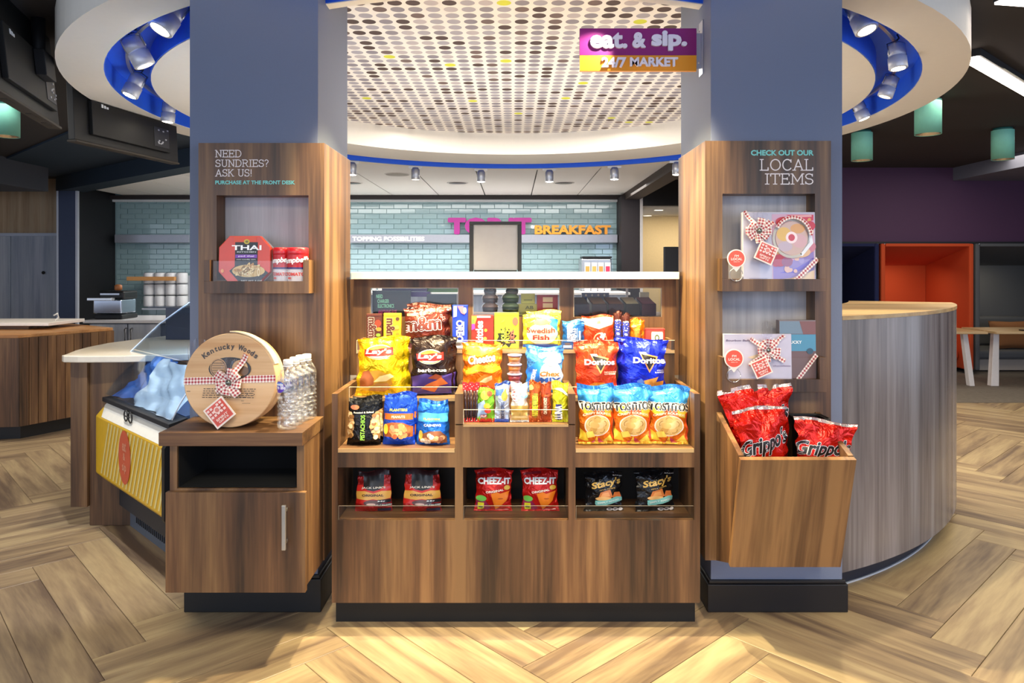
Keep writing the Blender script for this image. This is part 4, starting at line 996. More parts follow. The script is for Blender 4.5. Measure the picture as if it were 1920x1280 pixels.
for i, (x0, x1, c, c2, t) in enumerate([(1076, 1106, '#2a2426', '#3d3436', 'blackish'), (1110, 1138, '#3a2c26', '#7d6a58', 'brown topped'), (1141, 1170, '#34221f', '#6d4a3c', 'rust brown topped'), (1173, 1200, '#2a2a28', '#b8b294', 'cream topped'), (1203, 1231, '#3b1c2a', '#6e3550', 'plum topped')]):
    Y = 2.82; w = WX(x1, Y)-WX(x0, Y); r = empty('display_case', ((WX(x0, Y)+WX(x1, Y))/2, Y, .9855), t+' small case behind the right window', 'case', 'row of small dark cases behind the right window', rot=(0, 0, .12))
    v = [(-w/2, 0, 0), (w/2, 0, 0), (w/2, .08, 0), (-w/2, .08, 0), (-w/2, 0, .045), (w/2, 0, .045), (w/2*.8, .08, .068), (-w/2*1.1, .08, .068)]
    mesh('case_body', v, box_vf(0, 1, 0, 1, 0, 1)[1], plain(c, .35), r, bevel=.0015)
    v = [(-w/2+.004, .004, .0455), (w/2-.004, .004, .0455), (w/2*.78, .076, .0675), (-w/2*1.05, .076, .0675)]; v += [(a, b, c_+.0015) for a, b, c_ in v]
    mesh('case_lid', v, [(3, 2, 1, 0), (4, 5, 6, 7), (0, 1, 5, 4), (1, 2, 6, 5), (2, 3, 7, 6), (3, 0, 4, 7)], plain(c2, .3), r)
mini('light_box', 1091, 1142, 549, 566, 3.0, .02, '#8b90a4', 'pale grey panel with a row of small lamps behind the right window', 'panel', items=[('E', -.7, .75, .07, .14, '#fff6e0'), ('E', -.25, .75, .07, .14, '#fff6e0'), ('E', .2, .75, .07, .14, '#fff6e0'), ('E', .65, .75, .07, .14, '#fff6e0'), ('E', -.75, .4, .2, .12, '#3a4a9a')])
mini('paper_block', 1200, 1217, 548, 568, 2.95, .02, '#e8d5b0', 'cream upright block behind the right window', 'block')
mini('paper_block', 1174, 1178, 540, 566, 2.95, .01, '#efe6da', 'thin white upright strip behind the right window', 'strip')

# framed board standing on the white slab
Yb = 2.92; fb_ = empty('framed_board', (WX(929, Yb), Yb, 1.157), 'black framed blank grey board standing on the white slab', 'board')
fx0, fx1, fz0, fz1 = WX(880, Yb), WX(978, Yb), 1.158, WZ(415, Yb); t_ = .019
boxes('frame', [(fx0, fx1, Yb, Yb+.022, fz1-.014, fz1), (fx0, fx0+t_*.85, Yb, Yb+.022, fz0, fz1-.0145), (fx1-t_*.85, fx1, Yb, Yb+.022, fz0, fz1-.0145), (fx0+t_, fx1-t_, Yb, Yb+.022, fz0, fz0+.006)], BLACK, fb_, bevel=.0015)
boxes('board_panel', [(fx0+t_*.86, fx1-t_*.86, Yb+.008, Yb+.012, fz0+.0065, fz1-.015)], plain('#8b8b93', .6), fb_)
boxes('stand_foot', [(fx0+.05, fx1-.05, Yb+.023, Yb+.10, fz0, fz0+.006)], BLACK, fb_)
# cereal dispenser far behind
Yc = 8.9; cdp = empty('topping_dispenser', (WX(1118, Yc), Yc, .9), 'steel topping dispenser with four coloured labels on the far counter', 'dispenser')
boxes('casing', [(WX(1090, Yc), WX(1147, Yc), Yc, Yc+.4, .9, WZ(484, Yc))], plain('#aeb2b8', .3, .7), cdp, bevel=.02)
boxes('top_rim', [(WX(1092, Yc), WX(1147, Yc), Yc-.01, Yc+.3, WZ(484, Yc)+.001, WZ(482, Yc)+.01)], BLACK, cdp)
for i, c in enumerate(['#e39a4a', '#e9a85a', '#e8954a', '#d0365a']):
    xa = 1096+i*12.6; boxes('label_card', [(WX(xa, Yc), WX(xa+10.6, Yc), Yc-.02, Yc-.001, .9, WZ(492, Yc))], plain('#e6e4e6', .4), cdp)
    boxes('label_picture', [(WX(xa+1.5, Yc), WX(xa+9, Yc), Yc-.024, Yc-.0205, .95, WZ(499, Yc))], plain(c, .4), cdp)
kc2 = empty('kitchen_counter', (-.6, 8.6, 0), 'long far counter with a white top in front of the tiled wall', 'counter')
boxes('worktop', [(-2.6, 1.36, 8.35, 9.4, .87, .899)], WHITE, kc2, bevel=.004); boxes('cabinet_body', [(-2.58, 1.34, 8.4, 9.38, 0, .869)], DOORM, kc2)
for i in range(13):
    px = 668+i*11.2; 
    if px > 812: break
    x = WX(px, 8.8); j = empty('topping_jar', (x, 8.8, .8995), 'small dark lidded jar in the row on the far counter, %s' % (['leftmost', 'second from the left', 'third from the left', 'fourth from the left', 'fifth from the left', 'sixth from the left', 'seventh, in the middle', 'sixth from the right', 'fifth from the right', 'fourth from the right', 'third from the right', 'second from the right', 'rightmost'][i]), 'jar', 'row of topping jars on the far counter')
    lathe('jar_body', [(.026, 0), (.028, .20), (.022, .215)], plain('#c9c9c6', .15), j, n=14); lathe('jar_lid', [(.024, .216), (.024, .235)], plain('#2c2622', .4), j, n=14)

# ================================================================= sign
Ys = 2.575; sg = empty('hanging_sign', (WX(1196, Ys), Ys, WZ(133, Ys)), 'purple and orange blade sign reading eat. & sip. 24/7 MARKET', 'sign')
sx0, sx1 = WX(1087, Ys), WX(1306, Ys); sz0, szm, sz1 = WZ(133, Ys), WZ(103.5, Ys), WZ(53, Ys)
boxes('upper_board', [(sx0, sx1, Ys, Ys+.014, szm, sz1)], plain('#8a1670', .38, var=.02), sg, bevel=.0006)
boxes('lower_board', [(sx0, sx1, Ys, Ys+.014, sz0, szm-.0002)], plain('#ec9a1e', .38, var=.02), sg, bevel=.0006)
def sword(s, x0, x1, y0, y1, bold, nm='raised_letters'):
    flat_text(nm, s, (WX(x0, Ys)+WX(x1, Ys))/2, (WZ(y0, Ys)+WZ(y1, Ys))/2, WX(x1, Ys)-WX(x0, Ys), WZ(y0, Ys)-WZ(y1, Ys), Ys-.010, '#e9e2ec', sg, bold, depth=.0098)
sword('eat.', 1107, 1175, 63, 91, .06); sword('&', 1186, 1209, 63, 90, .09); sword('sip.', 1222, 1286, 60, 95, .08)
sword('24/7', 1128, 1173, 109, 127, .07); sword('MARKET', 1181, 1270, 109, 125, .06)
boxes('bracket', [(sx1+.0005, .672, Ys+.002, Ys+.009, WZ(128, Ys), WZ(62, Ys))], plain('#aeb4c4', .35, .6), sg, bevel=.0006)
boxes('wall_plate', [(.6725, .6755, Ys-.02, Ys+.03, WZ(141, Ys), WZ(40, Ys))], plain('#aeb4c4', .35, .6), sg, bevel=.0006)
for z in (WZ(60, Ys), WZ(118, Ys)): lathe('screw', [(.004, 0), (.004, .002), (.0015, .003)], STEEL, sg, loc=(.664-sg.location.x, -.001, z-sg.location.z), axis=(0, -1, 0), n=12)

# ================================================================= round reception counter, right
CC = (.308, 4.447)
rc = empty('reception_counter', (CC[0], CC[1], 0), 'large round counter clad in grey brown timber laminate behind the right column', 'counter')
RECW = wood('sheen_walnut', '#625a5a', '#857c7c', '#a19a9c', 'z', .25, sc=.8, spec=.9)  # walnut greyed so that the colour carries the cool window sheen
aa0, aa1 = math.radians(-65.3), math.radians(40)
aa1 = math.radians(-23)
ring('cladding', CC, 1.64, 2.07, .085, .985, RECW, rc, a0=aa0, a1=aa1, n=90)
ring('kick_plate', CC, 1.96, 2.00, 0, .084, plain('#232a3c', .4), rc, a0=aa0, a1=aa1, n=90)
ring('top_rim', CC, 1.60, 2.072, .9855, 1.0, wood('rim', '#b08a5c', '#caa878', '#d9bb8c', 'x', .35), rc, a0=aa0, a1=aa1, n=90)
ring('floor_bead', CC, 2.0005, 2.006, 0, .006, plain('#cfd2da', .4), rc, a0=aa0, a1=aa1, n=90)

# ================================================================= left: counter end and chilled display case
lc = empty('service_counter', (-1.9, 3.4, 0), 'dark walnut counter end with a rounded white worktop left of the display case', 'counter')
boxes('outer_panel', [(-2.005, -1.93, 3.262, 3.30, .09, .747)], W_Z, lc, bevel=.001)
boxes('inner_panel', [(-1.929, -1.70, 3.28, 3.32, .001, .747)], W_Z, lc, bevel=.001)
boxes('return_panel', [(-2.004, -1.94, 3.3005, 4.4, .09, .747)], W_Z, lc)
top = [(-1.60, 3.28), (-1.75, 3.235), (-1.95, 3.225), (-2.02, 3.235), (-2.045, 3.262), (-2.05, 3.30), (-2.10, 3.45), (-2.13, 3.6), (-2.14, 3.8), (-2.10, 4.0), (-2.0, 4.3), (-1.2, 4.3), (-1.2, 3.4)]
prism('worktop', top, .748, .778, plain('#efe2cc', .25, 0, .3), lc, bevel=.004)
boxes('register_box', [(-1.92, -1.35, 3.98, 4.2, .7785, .955)], plain('#30364a', .4), lc)
# display case: local frame u along the front (towards the camera), n outwards
U = Vector((.707, -.707, 0)); Nn = Vector((-.707, -.707, 0)); A0 = Vector((-1.917, 3.297, 0))
dc = empty('chilled_display_case', (-1.7, 3.1, 0), 'glass fronted chilled display case with a yellow striped front panel', 'display case')
def fr_(u, d, z): return A0+U*u+Nn*(-d)+Vector((0, 0, z))
LL = .86
def slab2(nm, u0, u1, prof, mat, **kw):
    n = len(prof); V = [fr_(u, d, z) for u in (u0, u1) for d, z in prof]
    Fc = [tuple(range(n)), tuple(range(2*n-1, n-1, -1))]+[(i, n+i, n+(i+1) % n, (i+1) % n) for i in range(n)]
    return mesh(nm, V, Fc, mat, dc, world=True, **kw)
YEL = plain('#f0be2a', .35, 0, .2); 
slab2('front_panel', 0, LL, [(0, .243), (.0, .50), (.04, .565), (.07, .565), (.07, .20), (.02, .22)], YEL, bevel=.004)
slab2('end_panel', LL+.001, LL+.03, [(-.004, .235), (-.004, .50), (.04, .57), (.26, .62), (.55, .62), (.55, .1), (.07, .1)], BLACK)
slab2('base', .0, LL, [(.075, .095), (.075, .56), (.5, .56), (.5, .095)], plain('#20242c', .5))
slab2('kick_plate', .0, LL, [(.11, .0), (.11, .094), (.5, .094), (.5, 0)], plain('#66707e', .4, .3))
for i in range(26):
    u = .22+i*.0225; slab2('grille_slot', u, u+.009, [(.1075, .035), (.1075, .088), (.1098, .088), (.1098, .035)], plain('#0e1117', .5))
slab2('rail', -.005, LL+.005, [(.02, .566), (.02, .585), (.09, .60), (.09, .566)], SOFTBLACK, bevel=.002)
# stripes, white band and emblem on the front
def onfront(nm, pts, col, off=.0012, **kw):
    g, f = poly_geo(pts, 3); V = []
    for u, z in g:
        d = -off if z < .5 else (z-.5)/.065*.04-off*1.2
        V.append(fr_(u, d, z))
    return mesh(nm, V, f.tolist(), plain(col, .35), dc, world=True, **kw)
onfront('white_band', [(.10, .505), (LL-.005, .505), (LL-.005, .56), (.04, .56)], '#f6f1e4')
for i in range(19):
    u = .10+i*.042; z0 = .255; top_ = min(LL-.01, u+.11)
    if u+.018 > LL-.005: break
    fz = (top_-u)/.11
    onfront('stripe', [(u, z0), (u+.017, z0), (min(u+.127, LL-.006), z0+.24*min(1, (LL-.006-u-.017)/.11)), (min(u+.11, LL-.006), z0+.24*min(1, (LL-.006-u)/.11))], '#f5e090')
g, f = ell_geo(.075, .112); mesh('emblem', [fr_(.43+x, -.003, .385+z) for x, z in g], f.tolist(), plain('#dd5f3c', .4), dc, world=True)
for t_, (s, w, h, z) in enumerate((('eat', .05, .04, .43), ('&', .03, .03, .388), ('sip', .05, .045, .34))):
    g, f = text_geo(s, w, h, .01); mesh('emblem_lettering', [fr_(.43+x, -.0038-dd, z+zz) for x, zz, dd in g], f.tolist(), plain('#efa07c', .4), dc, world=True)
def loop_(nm, pts, r, mat): tube(nm, pts, r, mat, dc, n=6)
for k in (0, .055): loop_('latch_ring', [fr_(.40+k+.022*math.cos(a), .012, .552+.022*math.sin(a)) for a in [i*math.pi/6 for i in range(13)]], .003, SOFTBLACK)
loop_('latch_ring', [fr_(.40, .008, .552), fr_(.455, .008, .552)], .003, SOFTBLACK)
GB = glassy('case', (.86, .93, 1), .03, 1.5, .5)
def sheet(nm, prof, mat, u0=0, u1=LL, t=.004, **kw):
    V, Fc = [], []; n = len(prof)
    for u in (u0, u1):
        for d, z in prof: V.append(fr_(u, d, z))
        for d, z in prof: V.append(fr_(u, d+t, z))
    for i in range(n-1):
        Fc += [(i, i+1, 2*n+i+1, 2*n+i), (n+i+1, n+i, 3*n+i, 3*n+i+1)]
        Fc += [(i, n+i, n+i+1, i+1), (2*n+i, 2*n+i+1, 3*n+i+1, 3*n+i)]
    Fc += [(0, 2*n, 3*n, n), (n-1, 2*n-1, 4*n-1, 3*n-1)]
    return mesh(nm, V, Fc, mat, dc, smooth=False, world=True, **kw)
low = [(.03, .60), (.06, .66), (.10, .72), (.16, .785)]; upg = [(.165, .79), (.28, .90), (.42, 1.0), (.5, 1.04)]
sheet('lower_glass', low, GB); sheet('upper_glass', upg, GB)
V = [fr_(u, d, z) for u in (LL+.004, LL+.008) for d, z in low+upg+[(.5, .62), (.26, .62)]]; n = len(low+upg)+2
mesh('end_glass', V, [tuple(range(n)), tuple(range(2*n-1, n-1, -1))], GB, dc, world=True)
for u in (-.003, LL+.01):
    tube('edge_trim', [fr_(u, d, z) for d, z in low+upg], .003, plain('#dfeafa', .2), dc, n=6)
# opaque rippled sheets stand in for the reflection on the lower glass
rs = random.Random(3)
def lump(nm, u0, u1, d0, d1, z0, hgt, mat, seed, label=None):
    rs = random.Random(seed); V, Fc = [], []; nx, ny = 22, 14; ph = [rs.uniform(0, 6.3) for _ in range(6)]
    for j in range(ny+1):
        for i in range(nx+1):
            a, b = i/nx, j/ny; e_ = (math.sin(math.pi*a)*math.sin(math.pi*b))**.35
            z = z0+hgt*e_*(.75+.13*math.sin(a*11+ph[0]+b*5)+.12*math.sin(b*13+ph[1]-a*7))+rs.uniform(-.006, .006)*e_
            V.append(fr_(u0+(u1-u0)*a, d0+(d1-d0)*b, z+b*.10))
    for j in range(ny):
        for i in range(nx): q = j*(nx+1)+i; Fc.append((q, q+nx+1, q+nx+2, q+1))
    return mesh(nm, V, Fc, mat, dc, world=True, label=label)
slab2('inner_deck', .03, LL-.03, [(.095, .561), (.095, .60), (.5, .66), (.5, .561)], plain('#8aa4cf', .25, .5))
def film(nm, u0, u1, mat, seed, dn=.012):  # sheet along the lower glass, coloured as its blue and white reflection
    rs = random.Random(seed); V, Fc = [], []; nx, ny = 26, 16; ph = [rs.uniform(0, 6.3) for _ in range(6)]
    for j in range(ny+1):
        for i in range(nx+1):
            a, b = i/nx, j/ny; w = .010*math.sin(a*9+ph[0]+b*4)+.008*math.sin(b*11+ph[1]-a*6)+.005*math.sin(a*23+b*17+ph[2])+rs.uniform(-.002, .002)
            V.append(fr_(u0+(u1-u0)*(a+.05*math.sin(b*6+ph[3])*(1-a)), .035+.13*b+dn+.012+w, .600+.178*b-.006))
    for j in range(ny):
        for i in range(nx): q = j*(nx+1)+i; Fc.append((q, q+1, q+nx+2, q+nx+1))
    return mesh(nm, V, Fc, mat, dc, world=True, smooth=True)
film('reflection_sheet', .10, .50, plain('#5e8fdc', .2, .3), 5, .02)
film('reflection_sheet', .36, .83, plain('#f1f7fc', .2, .1), 9, .0)
slab2('rear_wall', .0, LL, [(.5, .56), (.5, 1.04), (.51, 1.04), (.51, .56)], plain('#33507f', .3, .2))
slab2('case_roof', .03, LL, [(.505, 1.041), (.505, 1.055), (.80, 1.055), (.80, 1.041)], plain('#2b3550', .4))
glow_ = slab2('case_glow', .05, LL-.05, [(.44, .985), (.47, 1.0), (.48, .99), (.455, .975)], plain('#dfefff', .3, emit=14))  # glowing strip added inside the case to brighten the lower glass
# snack cups on top of the case
for i in range(4):
    cxx = fr_(.60+.1*(i % 2)+(.18 if i > 1 else 0)-.25, .60+.05*(i % 3), 0)
    c = empty('snack_cup', (cxx.x, cxx.y, 1.0555), ['leftmost', 'second', 'third', 'rightmost'][i]+' purple paper snack cup heaped with golden snacks on top of the glass case', 'cup', 'snack cups on the display case')
    lathe('cup_wall', [(.030, 0), (.046, .058), (.044, .058), (.028, .004)], plain(['#5b4aa0', '#6a5ab4', '#8a7fc8', '#594894'][i], .5), c, n=20)
    V, Fc = [], []
    for k in range(16):
        a = rs.uniform(0, 6.28); r_ = rs.uniform(0, .032); v, f = tube_vf([(r_*math.cos(a), r_*math.sin(a), .05+rs.uniform(0, .018)), (r_*math.cos(a)+rs.uniform(-.03, .03), r_*math.sin(a)+rs.uniform(-.03, .03), .062+rs.uniform(0, .03))], .004, 5, len(V)); V += v; Fc += f
    mesh('snacks', V, Fc, plain('#d8b060', .6), c, kind='stuff')

# kitchen counter at the left with the coffee machine
kl = empty('coffee_counter', (-3.6, 7.2, 0), 'grey timber base cabinet with a white worktop against the dark wall', 'counter')
Yk = 7.0; kz = WZ(600, Yk)
boxes('worktop', [(WX(155, Yk), -2.2, Yk, Yk+.75, kz-.03, kz)], plain('#e3e2e4', .3, 0, .2), kl, bevel=.004)
boxes('backsplash', [(WX(155, Yk), WX(180, Yk), Yk+.55, Yk+.57, kz+.0005, kz+.12)], plain('#cfcfd2', .3), kl)
boxes('cabinet_body', [(WX(165, Yk), -2.22, Yk+.05, Yk+.73, 0, kz-.0305)], plain('#6f7c94', .4), kl)
for a, b in ((168, 238), (240.5, 300)):
    d = boxes('door', [(WX(a, Yk+.03), WX(b, Yk+.03), Yk+.03, Yk+.0495, .08, kz-.04)], DOORM, kl, bevel=.002)
    x = WX(234 if a == 168 else 245, Yk); hh_ = tube('handle', [(x, Yk+.028, kz-.08), (x, Yk, kz-.09), (x, Yk, kz-.22), (x, Yk+.028, kz-.23)], .008, METAL, None); hh_.parent = d; hh_.location = (0, 0, 0)
cm = empty('waffle_machine', (WX(202, 7.1), 7.1, kz), 'black and chrome countertop cooking machine with a small wooden knob', 'appliance')
mx0, mx1 = WX(172, 7.1), WX(229, 7.1)
zz = lambda p: WZ(p, 7.1)
boxes('foot_base', [(mx0+.02, mx1, 7.1, 7.4, kz+.001, zz(590))], BLACK, cm, bevel=.01)
boxes('chrome_body', [(mx0, mx1-.02, 7.12, 7.4, zz(588), zz(562))], plain('#c9d2e2', .15, .9), cm, bevel=.01)
boxes('front_tray', [(mx0-.02, mx1-.08, 7.05, 7.1195, zz(563), zz(558))], plain('#e8ecf2', .2, .6), cm, bevel=.004)
boxes('top_housing', [(mx0+.05, mx1, 7.13, 7.4, zz(561), zz(546))], BLACK, cm, bevel=.015)
boxes('chrome_strip', [(mx0+.07, mx1-.04, 7.121, 7.129, zz(553), zz(550))], METAL, cm)
lathe('knob', [(.02, 0), (.035, .01), (.035, .05), (.02, .06)], plain('#a8683a', .5), cm, loc=(.05, .1, zz(545)-kz), n=16)
# white fluted canisters and orange strip
for r in range(3):
    for c in range(4):
        Yw = 9.2; x = WX(280+c*20.5, Yw); z = WZ(574-r*21.5, Yw)
        cn = empty('white_canister', (x, Yw, z), 'white rounded canister, %s, %s row of the wall rack' % (['leftmost', 'second from the left', 'third from the left', 'rightmost'][c], ['bottom', 'middle', 'top'][r]), 'canister', ['lower', 'middle', 'upper'][r]+' row of white canisters')
        lathe('canister_wall', [(.066, 0), (.068, .02), (.068, .12), (.062, .135)], plain('#eceef2', .25), cn, n=20)
        lathe('scoop_lid', [(.064, .136), (.05, .141)], plain('#5c6068', .4), cn, n=20)
cr = boxes('canister_rack', [(WX(268, 9.15), WX(353, 9.15), 9.28, 9.508, WZ(578, 9.2), WZ(517, 9.2)), (WX(268, 9.15), WX(353, 9.15), 9.12, 9.28, WZ(577, 9.2)-.02, WZ(577, 9.2))], plain('#c6cad2', .35, .4)); tag(cr, 'pale metal rack holding the white canisters on the tiled wall', 'rack')
os_ = boxes('orange_strip', [(WX(241, 9.1), WX(330, 9.1), 9.05, 9.11, WZ(526, 9.1), WZ(518.5, 9.1))], plain('#d99a55', .4), bevel=.004); tag(os_, 'orange strip sign above the white canisters', 'sign')

# far left front desk
fd = empty('front_desk', (-3.3, 5.0, 0), 'low walnut front desk with a black kick plate at the far left', 'desk')
P0, P1 = Vector((-3.35, 4.88, 0)), Vector((-3.05, 5.50, 0))
body = [(P0.x, P0.y), (P1.x, P1.y), (-3.6, 5.9), (-5.2, 5.9), (-5.2, 4.95), (-3.62, 4.85)]
prism('desk_body', body, .10, .70, W_Z, fd)
kick = [(P0.x-.05, P0.y+.09), (P1.x-.08, P1.y), (-3.6, 5.8), (-5.1, 5.8), (-5.1, 5.05), (-3.62, 4.94)]
prism('kick_plate', kick, 0, .099, BLACK, fd)
prism('desk_top', [(x*1.002, y) for x, y in body], .7005, .722, wood('desktop', '#a5703f', '#c08a55', '#cf9c66', 'x', .35), fd, bevel=.002)
d3 = (P1-P0).normalized(); 
for k in range(11):
    a = P0+(P1-P0)*((k+.04)/11); b = P0+(P1-P0)*((k+.97)/11); o_ = Vector((d3.y, -d3.x, 0))*.006
    prism('plank', [(a.x, a.y), (a.x+o_.x, a.y+o_.y), (b.x+o_.x, b.y+o_.y), (b.x, b.y)], .101, .699, W_Z, fd)
kb = empty('raised_desk_shelf', (-3.8, 5.5, .7225), 'white raised worktop behind the low walnut desk', 'shelf')
boxes('shelf_board', [(-5.0, -3.42, 5.3, 5.75, .75, .775)], plain('#ece6e0', .4), kb, bevel=.003); boxes('shelf_upstand', [(-4.9, -3.6, 5.35, 5.7, .7225, .7495)], W_X, kb)
cb = tube('cable_loop', [(-3.50, 5.5, .776), (-3.47, 5.5, .80), (-3.48, 5.5, .83), (-3.52, 5.52, .815)], .006, WHITE); tag(cb, 'short white cable curling up on the far left desk', 'cable')

# ================================================================= lounge booths
def booth(x0, x1, col, label, dark=False):
    b = empty('booth', ((x0+x1)/2, 8.0, 0), label, 'booth', 'upholstered booths below the purple wall'); f_ = plain(col, .85, bump=.2, bscale=300, var=.05)
    yb = 8.85; zt_ = 1.452
    boxes('side_panel', [(x0, x0+.05, 7.95, yb, .05, zt_)], f_, b, bevel=.015); boxes('side_panel', [(x1-.05, x1, 7.95, yb, .05, zt_)], f_, b, bevel=.015)
    quadslab('roof_panel', [(x0+.051, 7.95, zt_-.03), (x1-.051, 7.95, zt_-.03), (x1-.051, yb, 1.20), (x0+.051, yb, 1.20)], (0, 0, 1), .03, f_, b)
    boxes('back_panel', [(x0+.051, x0+.051+(x1-x0)*.22, yb-.06, yb, .05, 1.23)], f_, b, bevel=.006); boxes('back_panel', [(x0+.053+(x1-x0)*.22, x1-.051, yb-.06, yb, .05, 1.23)], f_, b, bevel=.006)
    return b, f_
def bench(x0, x1, f_, b):
    boxes('seat_cushion', [(x0+.06, x1-.06, 8.12, 8.78, .15, .25)], f_, b, bevel=.03); boxes('seat_base', [(x0+.08, x1-.08, 8.2, 8.78, .02, .149)], plain('#b8aca0', .6), b)
    boxes('seat_back', [(x0+.06, x1-.06, 8.68, 8.785, .251, .60)], f_, b, bevel=.03)
nb, nf = booth(3.0, 4.045, '#101a48', 'navy blue upholstered booth beside the right column'); bench(3.0, 4.045, nf, nb)
ob, of_ = booth(4.065, 5.09, '#c4481c', 'orange upholstered booth behind the round counter'); bench(4.065, 5.09, of_, ob)
gb, gf = booth(5.11, 6.35, '#57595d', 'grey upholstered booth at the right edge'); bench(5.11, 6.35, gf, gb)
for x in (4.55, 5.6): area_light('booth_light', (x, 8.4, 1.2), (x, 8.6, 0), .3, .2, .8, (1, .85, .6))
def pillow(x, y, z, w, h, col, label, rot):
    root = empty('cushion', (x, y, z), label, 'cushion', rot=rot); V, Fc = [], []; n = 14
    for s in (-1, 1):
        o = len(V)
        for j in range(n+1):
            for i in range(n+1):
                u, v = -1+2*i/n, -1+2*j/n; t = .075*((1-u**4)*(1-v**4))**.6; k = 1-.06*((1-abs(u))+(1-abs(v)))*.7
                V.append((u*w/2*(1-.07*(1-v*v)), s*t, v*h/2*(1-.07*(1-u*u))+h/2))
        for j in range(n):
            for i in range(n): a = o+j*(n+1)+i; q = (a, a+1, a+n+2, a+n+1); Fc.append(q if s < 0 else q[::-1])
    mesh('cushion_cover', V, Fc, plain(col, .85, bump=.3, bscale=200), root, smooth=True)
    tube('piping', [(u*w/2, 0, v*h/2+h/2) for u, v in ((-.98, -.98), (0, -.9), (.98, -.98), (.9, 0), (.98, .98), (0, .9), (-.98, .98), (-.9, 0), (-.98, -.98))], .006, plain(col, .8), root, n=5, world=False)
pillow(5.76, 8.30, .252, .52, .32, '#8a5a34', 'tan brown cushion on the grey booth seat', (-.15, 0, .05))
pillow(4.86, 8.40, .252, .42, .36, '#c02a20', 'red cushion on the orange booth seat', (-.15, 0, 0))
def table(xa, xb, y, label, legs):
    z = WZ(620, y); t = empty('side_table', ((xa+xb)/2, y, 0), label, 'table', 'white legged tables at the booths')
    boxes('table_top', [(xa, xb, y-.25, y+.3, z-.012, z+.012)], wood('tabletop', '#b8956a', '#c9a87a', '#d6b78c', 'x', .4), t, bevel=.004)
    for (x0t, x1t, x0b, x1b) in legs:
        V = [(x0b, y-.08, .005), (x1b, y-.08, .005), (x1b, y-.02, .005), (x0b, y-.02, .005), (x0t, y-.06, z-.013), (x1t, y-.06, z-.013), (x1t, y-.01, z-.013), (x0t, y-.01, z-.013)]
        mesh('leg', V, box_vf(0, 1, 0, 1, 0, 1)[1], plain('#e9e2e0', .45), t, world=True, bevel=.003)
table(4.30, 4.62, 7.25, 'white legged table in front of the orange booth', [(4.49, 4.54, 4.55, 4.60)])
table(4.70, 5.7, 7.25, 'white legged table in front of the grey booth at the right edge', [(4.80, 4.855, 4.76, 4.84), (5.5, 5.55, 5.53, 5.60)])
ph_ = boxes('phone', [(5.02, 5.2, 7.05, 7.15, WZ(620, 7.25)+.0125, WZ(620, 7.25)+.022)], BLACK, bevel=.002); tag(ph_, 'flat black phone lying on the right edge table', 'phone')
# ================================================================= products
def reps(root, dys, fmt, dx=0.0, cat=None):
    """more of the same packet standing behind the first"""
    out = []
    for i, dy in enumerate(dys):
        c = copy_tree(root); c.location = root.location+Vector((dx*(i+1), dy, 0)); c['label'] = fmt % (['second', 'third', 'fourth'][i]); out.append(c)
    return out
B1, Y1 = zs1+.0135, 2.395
g1 = 'bags on the lower left tray'
def nuts(cx, cz, rx, rz, n, cols, seed, sz=.055):
    rs = random.Random(seed); out = []
    for i in range(n):
        a, r = rs.uniform(0, 6.28), math.sqrt(rs.uniform(0, 1)); out.append(('E', cx+rx*r*math.cos(a), cz+rz*r*math.sin(a), sz*rs.uniform(.8, 1.3), sz*.45, rs.choice(cols), {'rot': rs.uniform(0, 180)}))
    return out
# pistachios
pist = [('E', -1.02, .42, .62, .30, '#b98a58'), ('E', .98, .40, .58, .30, '#b98a58')]
pist = [('P', [(-.97, .14), (-.97, .74), (-.72, .69), (-.56, .52), (-.55, .38), (-.68, .20)], '#b98a58'), ('P', [(.97, .12), (.97, .74), (.70, .70), (.42, .52), (.38, .38), (.55, .22)], '#b98a58')]
pist += nuts(-.78, .43, .15, .26, 26, ['#e0c090', '#c9a066', '#8d6336', '#e9d3a8'], 1, .11)+nuts(.74, .42, .22, .26, 34, ['#e0c090', '#c9a066', '#8d6336', '#e9d3a8'], 2, .11)
pist += [('E', -.5, .82, .26, .055, '#c9754a'), ('T', 'Roasted & Salted', .02, .705, .58, .035, '#eeeadd'), ('T', 'PISTACHIOS', 0, .39, .52, .13, '#8cc63a', {'rot': 90, 'bold': .03})]
p = bag('pistachio_bag', 'black stand-up bag of pistachios at the front left of the tray', 651, 714, 746, B1, Y1, .05, '#0c0b0d', pist, group=g1, pouch=True, topw=.94, wr=.6, rot=(-3, 0, 2), bz=1)
reps(p, [.032], 'black pistachio bag standing %s from the front in its file', .004)
# peanuts
pn = [('R', -.9, .9, .50, .62, '#dd6a24'), ('T', 'PEANUTS', 0, .555, .42, .05, '#f3e6c8'), ('T', 'PLANTERS', 0, .69, .55, .05, '#e9e24a', {'bold': .05}), ('P', [(-.9, .16), (-.9, .40), (-.4, .45), (.3, .44), (.9, .36), (.9, .16)], '#b5622c')]
pn += nuts(.08, .28, .62, .11, 60, ['#e09a56', '#c9733a', '#eeb070', '#b85f2c'], 3, .12)+[('E', -.75, .32, .16, .10, '#e9c93a')]
p = bag('peanut_bag', 'tall blue peanut bag with an orange band on the lower left tray', 718, 778, 739, B1, Y1+.005, .05, '#1c4fd0', pn, group=g1, pouch=True, topw=.97, wr=.8, rot=(-3, 0, -2))
reps(p, [.03], 'blue peanut bag standing %s from the front in its file', .006)
